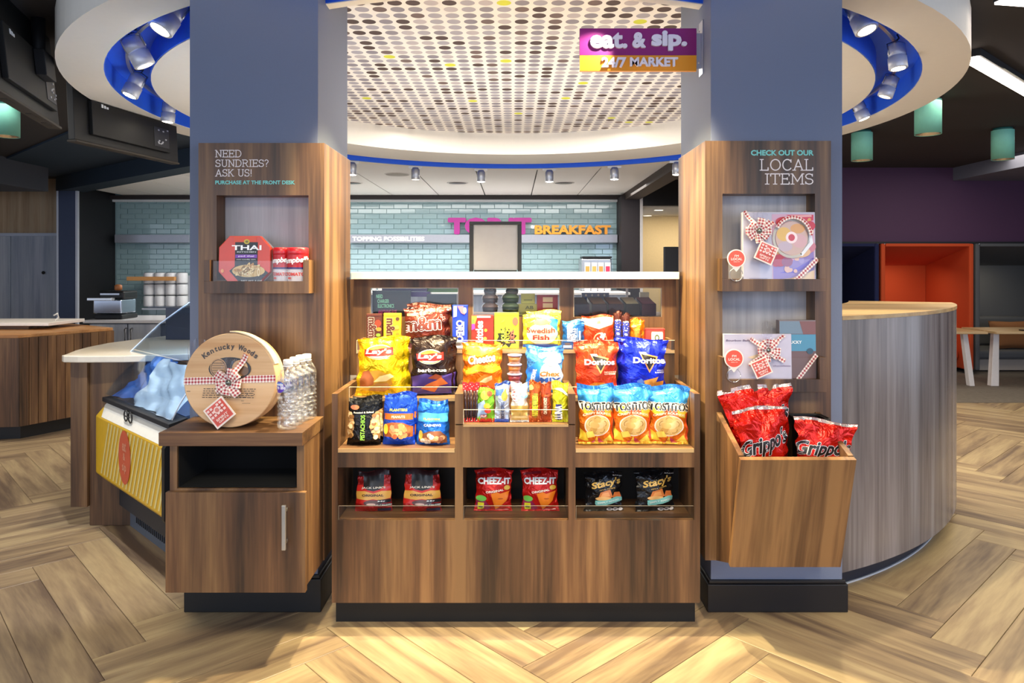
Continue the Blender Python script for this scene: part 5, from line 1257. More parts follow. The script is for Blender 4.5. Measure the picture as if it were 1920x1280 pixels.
# cashews
cs = [('R', -.9, .9, .54, .74, '#4fb2e2'), ('T', 'PLANTERS', -.05, .60, .5, .045, '#e8e060'), ('T', 'CASHEWS', .0, .46, .52, .055, '#d8dcf0', {'bold': .05}), ('P', [(-.85, .05), (-.85, .22), (-.2, .32), (.5, .33), (.85, .2), (.85, .05)], '#8d5534')]
cs += nuts(-.0, .14, .7, .09, 40, ['#c98a5a', '#e0a878', '#9c5c38', '#eedfc8'], 4, .12)+[('E', -.7, .24, .14, .10, '#e5b84a')]
p = bag('cashew_bag', 'light blue stand-up bag of nuts at the right of the lower left tray', 781, 843, 753, B1, Y1+.005, .05, '#1f6fd6', cs, group=g1, pouch=True, topw=.95, wr=1.0, rot=(-3, 0, -3))
reps(p, [.03], 'light blue nut bag standing %s from the front in its file', -.003)

# tier two left: potato chips
B2, Y2 = zs2+.0125, 2.548
lays = lambda x, z, w: [('E', x, z+.005, w*.93, .125, '#f5f0dc'), ('E', x, z+.005, w*.85, .112, '#f2d23c'), ('E', x, z-.045, w*.62, .05, '#f7f3e0'),
    ('P', [(x-w*.98, z+.065), (x-w*.4, z+.05), (x+w*.3, z+.07), (x+w*.98, z+.085), (x+w*1.0, z-.045), (x+w*.3, z-.065), (x-w*.4, z-.06), (x-w*.92, z-.055)], '#c9251c'),
    ('T', "Lay's", x, z+.008, w*.84, .10, '#ffffff', {'bold': .04, 'shear': .2})]
ly = lays(-.10, .745, .58)+[('P', [(-.85, .10), (-.82, .30), (-.5, .42), (-.1, .44), (.3, .36), (.45, .20), (.2, .08)], '#c9962e'), ('P', [(-.86, .17), (-.72, .42), (-.48, .44), (-.28, .30), (-.30, .19), (-.6, .15)], '#a65a26'),
    ('P', [(-.3, .24), (-.05, .34), (.35, .38), (.5, .33), (.2, .25)], '#f0dc9a'), ('P', [(-.5, .09), (-.2, .22), (.25, .22), (.35, .12), (.1, .06)], '#b98243')]
p = bag('potato_chip_bag', 'large yellow potato chip bag at the left of the middle step', 668, 762, 633, B2, Y2, .06, '#ecc81a', ly, group='chip bags on the middle step', wr=2.0, rot=(-4, 0, 8), flare=-.12, metal=.4)
reps(p, [.035], 'yellow potato chip bag %s from the front in its file', .012)
bb_ = lays(-.10, .655, .60)+[('T', 'barbecue', 0, .435, .62, .06, '#f2ece4', {'bold': .02}), ('P', [(-.85, .02), (-.9, .32), (-.3, .38), (.2, .33), (.85, .38), (.85, .03)], '#3d2c78'),
    ('P', [(-.5, .12), (-.2, .2), (.2, .26), (.35, .33), (.7, .2), (.3, .16), (.1, .05)], '#c5672c'), ('P', [(-.2, .30), (.15, .37), (.45, .33), (.2, .27)], '#8a3d20')]
p = bag('potato_chip_bag', 'dark brown barbecue potato chip bag right of the yellow one', 768, 853, 632, B2, Y2+.004, .055, '#2a1b18', bb_, group='chip bags on the middle step', wr=2.0, rot=(-4, 0, 6), flare=-.05, metal=.4)
reps(p, [.035], 'dark barbecue chip bag %s from the front in its file', .010)

# centre, tier two
B2c = .7315
ch = [('P', [(-.9, .80), (-.3, .74), (.5, .84), (.9, .9), (.9, .96), (-.9, .96)], '#f6d038'), ('P', [(-.85, .45), (-.3, .60), (.5, .50), (.88, .60), (.88, .48), (.4, .40), (-.4, .46), (-.85, .34)], '#f8b82a'),
      ('T', 'Cheetos', -.08, .70, .66, .17, '#fdf6e6', {'out': '#3a2418', 'bold': .05, 'ow': .06, 'rot': 8, 'shear': .1}), ('P', [(-.35, .06), (-.3, .28), (.05, .38), (.45, .34), (.6, .1)], '#e07a28'), ('P', [(-.2, .22), (.05, .30), (.4, .36), (.42, .27), (.1, .2)], '#f6d9a8'),
      ('T', 'CRUNCHY', .3, .55, .38, .05, '#f4d040', {'rot': 10})]
p = bag('cheese_puff_bag', 'orange cheese puff bag in the middle of the display', 868, 944, 645, B2c, 2.553, .05, '#f07d15', ch, group='middle bags', wr=1.8, rot=(-3, 0, 6), metal=.3)
reps(p, [.035], 'orange cheese puff bag %s from the front', -.008)
cx_ = [('P', [(-.9, .55), (-.35, .74), (.0, .45), (-.45, .05), (-.9, .05)], '#1f6fd8'), ('T', 'TRADITIONAL', -.62, .32, .52, .10, '#e6f0fa', {'rot': 78, 'bold': .04}), ('E', .32, .40, .58, .34, '#e8eef4'), ('T', 'Chex', .26, .44, .50, .11, '#d0782c', {'shear': .15, 'bold': .06}), ('T', 'MIX', .30, .29, .52, .12, '#2c5fc0', {'bold': .09}),
       ('P', [(-.1, .72), (.3, .93), (.8, .9), (.85, .7), (.3, .62)], '#bfe0ee')]
p = bag('snack_mix_bag', 'pale blue snack mix bag right of the stacked tubs', 986, 1058, 655, B2c, 2.553, .05, '#4f9be6', cx_, group='middle bags', wr=1.8, rot=(-3, 0, -6), metal=.3)
q = reps(p, [.036], 'pale blue snack mix bag %s from the front', -.004); q[0].location.z += .008
# stacked tubs
for i, (y, c) in enumerate([(716, '#8a4a3c'), (700, '#7b2f3a'), (683, '#a8683c'), (665, '#b47a4c')]):
    Yt = 2.565; r = .0245*(1-.04*(i > 1)); z = B2c+i*.0335
    t = empty('snack_tub', (WX(965, Yt), Yt, z), ['bottom tub of the stack, brown filled', 'second tub of the stack, dark red filled', 'third tub of the stack, tan filled', 'top tub of the stack, light brown filled'][i]+', clear with a shiny lid', 'tub', 'stack of clear snack tubs')
    lathe('tub_wall', [(r*.84, .0005), (r*1.0, .026)], plain(c, .15, 0, .8, var=.25, bscale=90), t, n=28)
    lathe('tub_lid', [(r*1.02, .0262), (r*1.10, .027), (r*1.10, .031), (r*1.0, .0325)], plain('#c9c4ea', .15, .2, .5), t, n=28)

# tier two right: tortilla chips
def dor(x, z, w, tri='#1c1412'):
    return [('P', [(x-w*.66, z+.155), (x+w*.62, z+.075), (x+w*.04, z-.215)], '#f2a45c'), ('P', [(x-w*.64, z+.15), (x-w*.2, z+.15), (x-w*.1, z+.11), (x-w*.5, z+.09)], '#f2ead8'), ('P', [(x-w*.52, z+.12), (x+w*.50, z+.055), (x+w*.04, z-.16)], tri),
            ('T', 'Doritos', x, z+.005, w*1.02, .10, '#ffffff', {'out': '#141010', 'bold': .06, 'ow': .06})]
dr = dor(.14, .62, .66)+[('T', 'NACHO', .6, .44, .26, .025, '#f4e0c8'), ('T', 'CHEESE', .6, .405, .26, .025, '#f4e0c8'), ('P', [(-.5, .02), (-.42, .18), (-.1, .25), (.35, .24), (.55, .14), (.2, .02)], '#e08a2c'), ('P', [(-.38, .15), (.0, .24), (.1, .14), (-.2, .03)], '#f0a63c')]
p = bag('tortilla_chip_bag', 'red orange tortilla chip bag on the middle step at the right', 1076, 1160, 641, B2, Y2, .055, '#d8401c', dr, group='chip bags on the middle step', wr=1.9, rot=(-4, 0, -2), flare=.05, metal=.35)
reps(p, [.036], 'red orange tortilla chip bag %s from the front in its file', .003)
db = dor(.22, .62, .64)+[('T', 'COOL', .72, .45, .16, .025, '#d8e0f8'), ('T', 'RANCH', .70, .415, .22, .025, '#d8e0f8'), ('P', [(-.02, .26), (.62, .34), (.25, .02)], '#c9893c'), ('P', [(.42, .24), (.86, .27), (.6, .02)], '#bf7c30'), ('P', [(-.3, .26), (-.1, .30), (.05, .24), (-.2, .16)], '#5a86e6')]
p = bag('tortilla_chip_bag', 'bright blue tortilla chip bag at the far right of the middle step', 1163, 1250, 636, B2, Y2+.002, .055, '#1a30d8', db, group='chip bags on the middle step', wr=2.2, rot=(-4, 0, -7), flare=.08, metal=.35)
reps(p, [.036], 'bright blue tortilla chip bag %s from the front in its file', -.012)

# lower right tray: three round chip bags
def tost(k):
    return [('R', -.98, .98, .62, .71, '#f0e9dc'), ('E', -.5, .60, .3, .07, '#f4cf3a'), ('P', [(-.2, .62), (.1, .64), (.5, .6), (.2, .5)], '#e8561c'), ('P', [(.4, .6), (.9, .62), (.8, .46), (.45, .5)], '#f2d23e'), ('P', [(-.95, .1), (-.95, .3), (-.6, .2), (-.4, .05)], '#f0c836'),
            ('P', [(-.3, .03), (.1, .12), (.4, .03)], '#c83a5a'), ('P', [(.3, .05), (.7, .17), (.9, .04)], '#f4d048'), ('P', [(-.15, .02), (.0, .16), (.12, .02)], '#f2c440'), ('R', .80, .97, .1, .55, '#d8481c'),
            ('E', .02, .335, .70, .185, '#f2e8d8'), ('E', .02, .335, .64, .170, '#e0bc74')]+[
            ('E', .02+.36*math.cos(a)*s, .335+.10*math.sin(a)*s, .24, .055, c, {'rot': a*57}) for a, s, c in ((.5, 1, '#edd092'), (1.7, 1, '#d9ae62'), (2.9, 1, '#e8c988'), (4.0, 1, '#cf9f52'), (5.2, 1, '#e6c27c'), (0, .2, '#efd598'), (3, .45, '#e2b86c'))]+[('E', .02+.3*math.cos(a), .335+.09*math.sin(a), .2, .06, '#a8742e', {'inner': .86, 'a0': a*57-60, 'a1': a*57+60}) for a in (.3, 1.6, 2.8, 4.2, 5.4)]+[
            ('P', [(-.5, .12), (-.6, .22), (-.25, .24), (-.1, .14)], '#f6d860'), ('T', 'CRISPY ROUNDS', 0, .555, .74, .04, '#f7ead0', {'arc': 1.1}),
            ('T', 'TOSTiTOS', .03, .665, .93, .135, '#1d1a18', {'out': '#f7f2e8', 'bold': .08, 'ow': .09, 'rot': k})]
for i, (x0, x1, y0, t) in enumerate([(1083, 1153, 724, 'left'), (1148, 1223, 724, 'middle'), (1214, 1292, 726, 'right')]):
    p = bag('round_chip_bag', 'orange and blue tortilla chip bag, %s of three on the lower right tray' % t, x0, x1, y0, B1, Y1+.006, .05, '#ec7a1c', tost((-2, 3, -2)[i]), group='three round tortilla chip bags', seal='#2a7fd8', seal_b='#f0b83a', band=(.70, 1.0, '#3d9be6'), wr=1.6, rot=(-3, 0, (4, 0, -5)[i]), flare=.10, metal=.3)
    reps(p, [.034], 'round tortilla chip bag standing %s in the ' + t + ' file', .002)

# centre low box: bars and small packets
Bc, Yc_ = .6635, 2.375
gc = 'bars and packets in the middle box'
for i in range(5):
    x = WX(874+i*4.6, Yc_); Y = Yc_+.010*(i % 2)
    t = empty('candy_rope_bag', (x, Y, Bc), 'dark thin twist packet with a red polka dot top, %s of the bundle' % ['leftmost', 'second', 'middle', 'fourth', 'rightmost'][i], 'candy', gc, rot=(-.05, .02*(i-2), 0))
    hh_ = WZ(728+2*(i % 2), Y)-Bc
    lathe('wrapped_rope', [(.0035, .004), (.0045, .02), (.004, hh_*.5), (.0045, hh_*.95)], plain('#38262b', .25, .2, .5, var=.5, bscale=150), t, n=10)
    V = []; 
    v, f = box_vf(-.0075, .0075, -.002, .002, hh_*.94, hh_+.020); mesh('dotted_top', v, f, plain('#d0262c', .4), t)
    v, f = box_vf(-.0065, .0065, -.002, .002, 0, .012); mesh('dotted_base', v, f, plain('#d0262c', .4), t)
    printed('white_dots', .015, hh_, lambda a, z, off: (a, -.0022-off, z), [('E', -.5, 1.0, .2, .012, '#fff0ee'), ('E', .4, 1.05, .2, .012, '#fff0ee'), ('E', -.3, 1.12, .2, .012, '#fff0ee'), ('E', .3, .05, .2, .012, '#fff0ee')], t)
fs = [('R', -.95, .95, .02, .10, '#c82a22'), ('P', [(-.9, .12), (-.9, .5), (-.2, .62), (.2, .3), (-.1, .12)], '#9db8e0'), ('E', -.1, .74, .5, .12, '#e0a83a'), ('E', .4, .8, .3, .08, '#d85a2c'), ('E', .1, .45, .35, .08, '#e8c83a'), ('E', .2, .32, .35, .07, '#d83a2c'), ('R', -.6, .1, .13, .21, '#b8242c'), ('T', 'FRUIT', -.25, .17, .3, .05, '#ffffff')]
bag('fruit_snack_packet', 'green fruit snack packet with colourful fruit print next to the dark ropes', 894, 928, 724, Bc, Yc_, .022, '#7fbf2c', fs, group=gc, wr=.8, rot=(-4, 0, 3), seal='#c8301f')
p = bag('snack_bar', 'silver and blue upright crispy bar wrapper', 927, 955, 718, Bc, Yc_, .02, '#c3cfe8', [('T', 'RICE KRISPIES', .12, .30, .42, .22, '#27305c', {'rot': 90, 'bold': .03}), ('R', -.8, .2, .68, .84, '#4d74c4'), ('E', .35, .66, .4, .12, '#e8a83a'), ('P', [(.2, .6), (.7, .62), (.6, .86), (.3, .8)], '#eeb24a'), ('R', -.95, .95, .03, .08, '#3d5cb8')], cat='snack bar', group=gc, wr=.7, rot=(-4, 0, -2), seal='#3d5cb8', metal=.5)
reps(p, [.02], 'silver and blue crispy bar standing %s in its file', .003)
bag('white_snack_packet', 'white and gold packet in the centre of the middle box', 957, 991, 718, Bc, Yc_, .024, '#e6e2dc', [('R', -.75, -.30, .52, .82, '#d04a44'), ('T', 'KIND', -.52, .67, .26, .30, '#ffffff', {'rot': 90}), ('E', .55, .66, .4, .05, '#7fc0d8'), ('R', -.9, .9, .05, .42, '#c9a659'), ('R', -.9, .9, .10, .16, '#e5cf92'), ('R', -.9, .9, .26, .33, '#b8923f')], cat='snack bar', group=gc, wr=1.2, rot=(-5, 0, 2))
p = bag('nut_bar', 'orange brown nut bar wrapper with a yellow green stripe', 992, 1014, 716, Bc, Yc_, .02, '#b8561c', [('R', -.5, .5, .10, .72, '#8d8a26'), ('T', 'NATURE VALLEY', 0, .41, .50, .50, '#f2e440', {'rot': 90, 'bold': .03}), ('E', -.7, .85, .5, .06, '#e8a860')], cat='snack bar', group=gc, wr=.7, rot=(-4, 0, 3))
reps(p, [.018], 'orange brown nut bar standing %s in its file', .002)
bag('nut_bar', 'deep orange nut bar wrapper with small vertical pale lettering', 1013, 1034, 718, Bc, Yc_, .02, '#a8431a', [('R', -.45, .25, .2, .66, '#7d2c14'), ('T', 'OATS N HONEY', -.1, .42, .42, .30, '#f4e0c0', {'rot': 90, 'bold': .03})], cat='snack bar', group=gc, wr=.7, rot=(-4, 0, -3))
p = bag('lemon_bar', 'yellow green bar wrapper with a navy label at the right of the middle box', 1035, 1066, 718, Bc, Yc_, .024, '#cfd02c', [('R', -.55, .15, .05, .46, '#2a2a7a'), ('T', 'LUNA', -.2, .255, .34, .44, '#ffffff', {'rot': 90, 'bold': .05}), ('P', [(-.9, .84), (.1, .80), (.9, .66), (.9, .72), (.2, .88)], '#f4f4ea')], cat='snack bar', group=gc, wr=.7, rot=(-4, 0, -2))
reps(p, [.024], 'yellow green bar standing %s in its file', .001)

# top step
B3, Y3 = zs3+.0125, 2.66
g3 = 'packets on the top step'
mm = lambda: [('P', [(-.72, .96), (-.66, .20), (-.45, .16), (-.40, .02), (.15, .06), (.2, .84), (-.2, .90)], '#3a1c12'), ('T', "m&m's", -.16, .50, .72, .40, '#f6ede0', {'rot': -90, 'bold': .07, 'out': '#2a140e', 'ow': .04})]
carton('candy_box', 'brown candy box at the left end of the top step', 687, 716, 588, B3, Y3+.02, .018, '#5a2a1a', [('T', "m&m's", -.2, .52, .74, .52, '#5a2a1a', {'rot': -90, 'bold': .06, 'out': '#f6ede0', 'ow': .07}), ('E', .5, .72, .4, .10, '#d83a1c'), ('E', .6, .55, .35, .06, '#c9822c'), ('E', .55, .38, .3, .05, '#7fa83a')], group=g3)
c_ = carton('candy_box', 'yellow candy box beside the brown one on the top step', 719, 752, 587, B3, Y3+.015, .018, '#e2b21c', [('T', "m&m's", -.15, .48, .74, .50, '#5a2a1a', {'rot': -90, 'bold': .06, 'out': '#f6e8a0', 'ow': .07}), ('E', .6, .84, .22, .05, '#5a3a1a'), ('E', .55, .6, .25, .06, '#f0d44a'), ('E', .6, .4, .2, .05, '#c9962c')], group=g3)
mb = [('T', 'm&m', -.12, .60, .82, .32, '#6a2a1c', {'bold': .07, 'out': '#ffffff', 'ow': .08, 'rot': 4}), ('T', "'s", .82, .74, .12, .16, '#6a2a1c', {'bold': .05, 'out': '#ffffff', 'ow': .06}), ('R', -.85, -.4, .80, .87, '#e8c48c'), ('E', -.6, .18, .10, .04, '#8cb83a'), ('E', -.35, .12, .14, .05, '#e8c84a'), ('E', .1, .20, .35, .10, '#c9401c'), ('E', .5, .12, .2, .05, '#a8281c'), ('E', .05, .26, .16, .03, '#f4ead8'), ('R', .05, .22, .04, .12, '#f4f0ea')]
p = bag('candy_bag', 'large brown sharing bag of candy with big white outlined letters', 757, 838, 576, B3, Y3, .055, '#6a2618', mb, group=g3, wr=.9, rot=(-4, 0, 8), flare=.04, metal=.1)
q = bag('candy_bag', 'second brown candy bag behind the large one, its top showing', 762, 848, 569, B3+.004, Y3+.035, .04, '#6a2a1c', [('P', [(-.95, .86), (-.3, .80), (.4, .80), (.95, .88), (.9, .92), (0, .85), (-.9, .92)], '#1e2a3a'), ('T', 'Peanut', .45, .87, .4, .05, '#f0ece6', {'shear': .2})], group=g3, wr=1.8, rot=(-3, 0, 8))
carton('cookie_box', 'blue cookie box turned upright beside the brown candy bag', 848, 876, 572, B3, Y3+.01, .03, '#1c3cc8', [('T', 'OREO', .0, .40, .50, .46, '#ffffff', {'rot': -90, 'bold': .04, 'out': '#14206a', 'ow': .08}), ('R', .45, .60, .30, .62, '#dfe6fa'), ('P', [(-.85, .98), (-.85, .72), (-.4, .74), (-.35, .98)], '#b8c4f4'), ('P', [(-.3, .98), (.5, .98), (.7, .78), (.2, .82)], '#e07a8a'), ('E', .7, .88, .22, .07, '#e8d8a8')], group=g3, rot=(0, 0, -4))
carton('candy_box', 'red candy box with rainbow corner and vertical white lettering', 884, 925, 591, B3, Y3+.01, .02, '#d8281a', [('T', 'Skittles', -.28, .44, .78, .34, '#ffffff', {'rot': 90, 'bold': .025, 'out': '#8a1410', 'ow': .04}), ('P', [(-.98, .98), (-.98, .55), (-.7, .7), (-.45, .98)], '#e8a83a'), ('P', [(-.98, .75), (-.98, .55), (-.65, .6), (-.7, .75)], '#a83aa0'), ('P', [(-.98, .88), (-.98, .74), (-.72, .76), (-.7, .9)], '#6ab83a'), ('R', -.5, .75, .93, .985, '#f4dcd4'), ('E', .3, .55, .14, .05, '#f0a03a'), ('E', .25, .3, .16, .05, '#f4b84a')], group=g3)
carton('candy_box', 'lime yellow sour candy box with spiky black lettering', 927, 973, 586, B3, Y3+.01, .02, '#d4e02a', [('P', [(-.85, .2), (-.65, .34), (-.75, .42), (-.45, .44), (-.5, .58), (-.25, .48), (-.1, .62), (.0, .48), (.2, .6), (.3, .45), (.6, .55), (.55, .4), (.85, .36), (.6, .26), (.8, .14), (.4, .14), (.2, .02), (-.1, .12), (-.4, .04), (-.5, .16)], '#20240f'),
    ('T', 'SOUR', -.28, .36, .34, .17, '#c4e84a', {'rot': 90, 'bold': .04}), ('T', 'PATCH', .08, .36, .42, .17, '#f0d030', {'rot': 90, 'bold': .04}), ('T', 'KIDS', .46, .34, .34, .16, '#e86a5a', {'rot': 90, 'bold': .04}), ('E', .7, .76, .24, .12, '#e2604a'), ('P', [(-.5, .72), (-.3, .8), (-.1, .84), (-.25, .74)], '#e8b83a')], group=g3)
sf_ = [('P', [(.35, .95), (.98, .85), (.98, .3), (.75, .4), (.55, .7)], '#3ab0e0'), ('E', .1, .42, .86, .30, '#f8f2d0'), ('E', .12, .76, .5, .09, '#e07a5c', {'rot': 6}), ('P', [(-.3, .88), (.3, .93), (.6, .8), (.5, .78), (.2, .88)], '#7cc4e0'), ('T', 'Swedish', .03, .52, .80, .15, '#c4402c', {'bold': .05, 'arc': -.15}), ('T', 'Fish', .05, .33, .46, .14, '#c4402c', {'bold': .05, 'arc': .1}), ('R', -.98, .98, .04, .13, '#2456c0')]
p = bag('gummy_bag', 'yellow and white gummy candy bag with red lettering on the top step', 980, 1046, 588, B3, Y3, .045, '#f0dc3c', sf_, group=g3, wr=1.0, rot=(-3, 0, -3), pinch=.03)
q = bag('gummy_bag', 'yellow gummy candy bag standing behind the front one, top edge showing', 986, 1053, 582, B3, Y3+.03, .035, '#f2e04a', [], group=g3, wr=1.0, rot=(-3, 0, -4))
p = bag('blue_treat_bag', 'blue crispy treat bag between the gummy candy and the red packet', 1053, 1097, 600, B3, Y3, .035, '#1d5a9c', [('T', 'KRISPIES', -.30, .46, .64, .22, '#e8eef6', {'rot': 90, 'bold': .05, 'out': '#c8343a', 'ow': .03}), ('T', 'TREATS', .02, .46, .5, .2, '#e8eef6', {'rot': 90, 'bold': .05}), ('R', .30, .34, .2, .72, '#cfe0f0'), ('R', .46, .62, .30, .62, '#e6eef8'), ('E', .5, .12, .35, .06, '#e8d490')], group=g3, wr=1.0, rot=(-3, 0, -4), seal='#6ac0e8')
kk = [('P', [(-.96, .94), (-.9, .74), (0, .60), (.9, .74), (.96, .94)], '#f2e2c4'), ('R', -.12, .12, .76, .86, '#8a7a4a'), ('E', .1, .24, .46, .26, '#f0b08a', {'inner': .84}), ('E', .08, .22, .36, .20, '#c83a20'), ('T', 'KitKat', .05, .22, .60, .2, '#ffffff', {'rot': 72, 'bold': .07, 'out': '#b02a1a', 'ow': .04})]
p = bag('wafer_candy_bag', 'red orange wafer candy bag with a cream chevron top', 1093, 1151, 592, B3, Y3, .04, '#d8421c', kk, group=g3, wr=.9, rot=(-3, 0, -2), pinch=.04)
reps(p, [.03], 'red orange wafer candy bag %s from the front', -.003)
for i, (x0, x1, y0, t) in enumerate([(1150, 1166, 584, 'left'), (1165, 1181, 588, 'right')]):
    bag('chocolate_bar', 'upright brown chocolate bar with a white and blue label, %s of the pair' % t, x0, x1, y0, B3, Y3+.01, .018, '#5a2a20', [('R', -.6, .75, .10, .78, '#f0ecf4'), ('T', 'SNICKERS', .08, .44, .62, .80, '#2a3aa8', {'rot': 90, 'bold': .05, 'shear': .15})], cat='chocolate bar', group='pair of upright chocolate bars', wr=.6, rot=(-3, 0, -4))
bag('orange_candy_bag', 'orange peanut butter candy packet near the right end of the top step', 1181, 1209, 597, B3, Y3+.01, .03, '#ee7a14', [('R', -.35, .25, .15, .66, '#f0c42c'), ('T', 'REESES', -.05, .40, .44, .34, '#c9701c', {'rot': 90, 'bold': .05}), ('R', .4, .5, .15, .62, '#5a2a14'), ('E', -.45, .74, .35, .04, '#f6c07a')], group=g3, wr=.9, rot=(-3, 0, -3), seal='#f06a0c')
carton('red_mint_tin', 'pinkish red rounded tin at the right end of the top step', 1209, 1247, 615, B3, Y3+.015, .02, '#d0443c', [('P', [(-.3, .82), (.72, .82), (.78, .74), (.78, .0), (-.35, .0), (-.35, .74)], '#f2e6cc'), ('E', .2, .52, .22, .16, '#4a5a44'), ('E', .2, .52, .13, .09, '#f2e6cc'), ('R', -.1, .4, .28, .34, '#5a4a9a')], group=g3, bev=.007, rot=(0, 0, -5))

# little boxes peeking between the steps
for x0, x1, y0, c, t in ((847, 871, 641, '#8d8a8a', 'between the barbecue bag and the cheese puffs'), (1053, 1075, 640, '#2a4f8a', 'between the snack mix and the red tortilla bag')):
    carton('small_packet', 'small dark packet behind the acrylic lip, '+t, x0, x1, y0, B3, 2.636, .012, c, [('R', -.7, .7, .2, .5, '#d8d4e4'), ('E', .0, .7, .5, .14, '#5a4a44')], group='small packets behind the acrylic')

# cubbies
Bq, Yq = zc0+.0006, 2.43
jl = [('P', [(-.95, .20), (-.95, .66), (-.52, .66), (-.4, .74), (.4, .74), (.52, .66), (.95, .66), (.95, .20)], '#c8201a'), ('P', [(-.55, .98), (-.55, .62), (-.35, .54), (0, .50), (.35, .54), (.55, .62), (.55, .98)], '#140f10'), ('R', -.97, .97, .88, .99, '#2a1014'),
      ('P', [(-.93, .50), (-.45, .51), (0, .45), (.45, .51), (.93, .50), (.93, .32), (.3, .29), (0, .31), (-.3, .29), (-.93, .32)], '#d9a54a'), ('T', "JACK LINK'S", .0, .585, .64, .06, '#d8d2c8', {'bold': .03, 'shear': .1}), ('T', 'ORIGINAL', -.02, .405, .58, .055, '#2a160c', {'bold': .04}),
      ('E', .0, .22, .5, .07, '#5a3a3a'), ('E', -.1, .19, .25, .025, '#c9a8a0'), ('R', .25, .95, .22, .30, '#1a1416'), ('T', '34g', .45, .26, .2, .04, '#f2f2f2'), ('R', .30, .95, .14, .20, '#2c2424'), ('T', '100 CALORIES', .6, .17, .5, .03, '#e8e8e8'), ('R', .25, .95, .02, .09, '#1c2038')]
p = bag('jerky_bag', 'red and gold jerky bag, left one in the left cubby', 666, 735, 884, Bq, Yq, .045, '#a81a18', jl, group='two jerky bags in the left cubby', pouch=True, wr=.8, rot=(-8, 0, 3), topw=.9, seal='#1a1012')
p = bag('jerky_bag', 'red and gold jerky bag, right one in the left cubby', 755, 828, 882, Bq, Yq, .045, '#a81a18', jl, group='two jerky bags in the left cubby', pouch=True, wr=1.0, rot=(-8, 0, 2), topw=.9, seal='#1a1012')
cz = [('R', -.85, .1, .88, .93, '#7a1420'), ('T', 'CHEEZ-IT', .02, .735, .82, .15, '#ffffff', {'bold': .06, 'out': '#7a120e', 'ow': .05}), ('T', 'ORIGINAL', .05, .50, .46, .05, '#f4ece0', {'rot': 8}), ('P', [(-.15, .44), (.18, .48), (.34, .44), (.82, .50), (.66, .26), (.12, .04), (-.05, .28)], '#e27a1c'), ('E', .35, .32, .14, .015, '#a84a10'),
      ('E', .68, .58, .16, .055, '#c9a23a'), ('P', [(-.9, .12), (-.85, .36), (-.5, .32), (-.1, .08), (-.3, .03)], '#8a1a4a'), ('E', -.62, .32, .26, .07, '#6ab84a'), ('R', -.8, -.48, .05, .22, '#d8d02c'), ('R', -.75, -.53, .10, .13, '#3a5a1a'), ('R', .1, .8, .045, .06, '#f0c8c0')]
for i, (x0, x1, y0, t, r) in enumerate([(888, 961, 880, 'left', 3), (977, 1049, 880, 'right', -4)]):
    bag('cracker_bag', 'bright red cheese cracker bag, %s one in the middle cubby' % t, x0, x1, y0, Bq, Yq, .045, '#c2160f', cz, group='two red cracker bags in the middle cubby', wr=1.0, rot=(-5, (1.5, -1.5)[i], r), seal='#b01a1a')
st = [('T', "Stacy's", .12, .70, .74, .20, '#d8ae56', {'bold': .03, 'shear': .25, 'rot': 10}), ('T', 'PITA CHIPS', .15, .575, .4, .03, '#b8924a', {'rot': 8}), ('P', [(-.35, .32), (-.2, .50), (.3, .56), (.42, .38), (.1, .30)], '#c9743a'), ('P', [(-.2, .38), (-.1, .48), (.2, .50), (.28, .40)], '#e09a5c'), ('P', [(.4, .38), (.5, .50), (.82, .48), (.86, .36), (.5, .33)], '#c26a34'), ('E', -.05, .34, .4, .05, '#e0b070'),
      ('P', [(-.45, .20), (-.45, .29), (.1, .31), (.6, .38), (.92, .36), (.92, .26), (.5, .22), (0, .16), (-.4, .16)], '#7cbcb8'), ('T', 'SIMPLY NAKED', .2, .265, .55, .045, '#dff2ee', {'rot': 8}), ('E', .28, .055, .15, .04, '#cfc8c4'), ('E', .56, .055, .15, .04, '#cfc8c4'), ('E', .82, .055, .12, .04, '#cfc8c4'), ('E', .28, .055, .08, .02, '#4a4444'), ('E', .56, .055, .08, .02, '#4a4444'), ('T', 'BAKED', .75, .90, .3, .02, '#c8c4bc')]
for i, (x0, x1, y0, t, r) in enumerate([(1094, 1169, 884, 'left', 4), (1189, 1266, 880, 'right', 8)]):
    bag('pita_chip_bag', 'black pita chip bag with gold script, %s one in the right cubby' % t, x0, x1, y0, Bq, Yq, .045, '#17171a', st, group='two black pita chip bags in the right cubby', wr=1.6, rot=(-5, 0, r), rough=.22, metal=.3)

# ================================================================= left niche: noodle box and soup cups
YN = 2.352
nb_ = sbz+.0004
X0n, X1n = WX(408, YN), WX(507, YN); Wn = X1n-X0n; Hn = WZ(441, YN)-nb_; cxn = (X0n+X1n)/2
tb = empty('noodle_box', (cxn, YN, nb_), 'octagonal red noodle meal box with a black label in the left niche', 'meal box', rot=(math.radians(-3), 0, 0))
oc = [(-.30, 0), (.30, 0), (.5, .24), (.5, .76), (.30, 1), (-.30, 1), (-.5, .76), (-.5, .24)]
def octo(nm, k, y0, y1, m, bev=.002):
    P = [(x*Wn*k, Hn*(.5+(z-.5)*k)) for x, z in oc]; n_ = 8; V = [(x, y0, z) for x, z in P]+[(x, y1, z) for x, z in P]
    return mesh(nm, V, [tuple(range(8)), tuple(range(15, 7, -1))]+[(i, i+8, (i+1) % 8+8, (i+1) % 8) for i in range(8)], m, tb, bevel=bev)
octo('sleeve', .98, 0, .022, plain('#d23a1c', .35, 0, .3)); octo('tray', 1.0, .0225, .030, plain('#cfd2d4', .15, .2), .001)
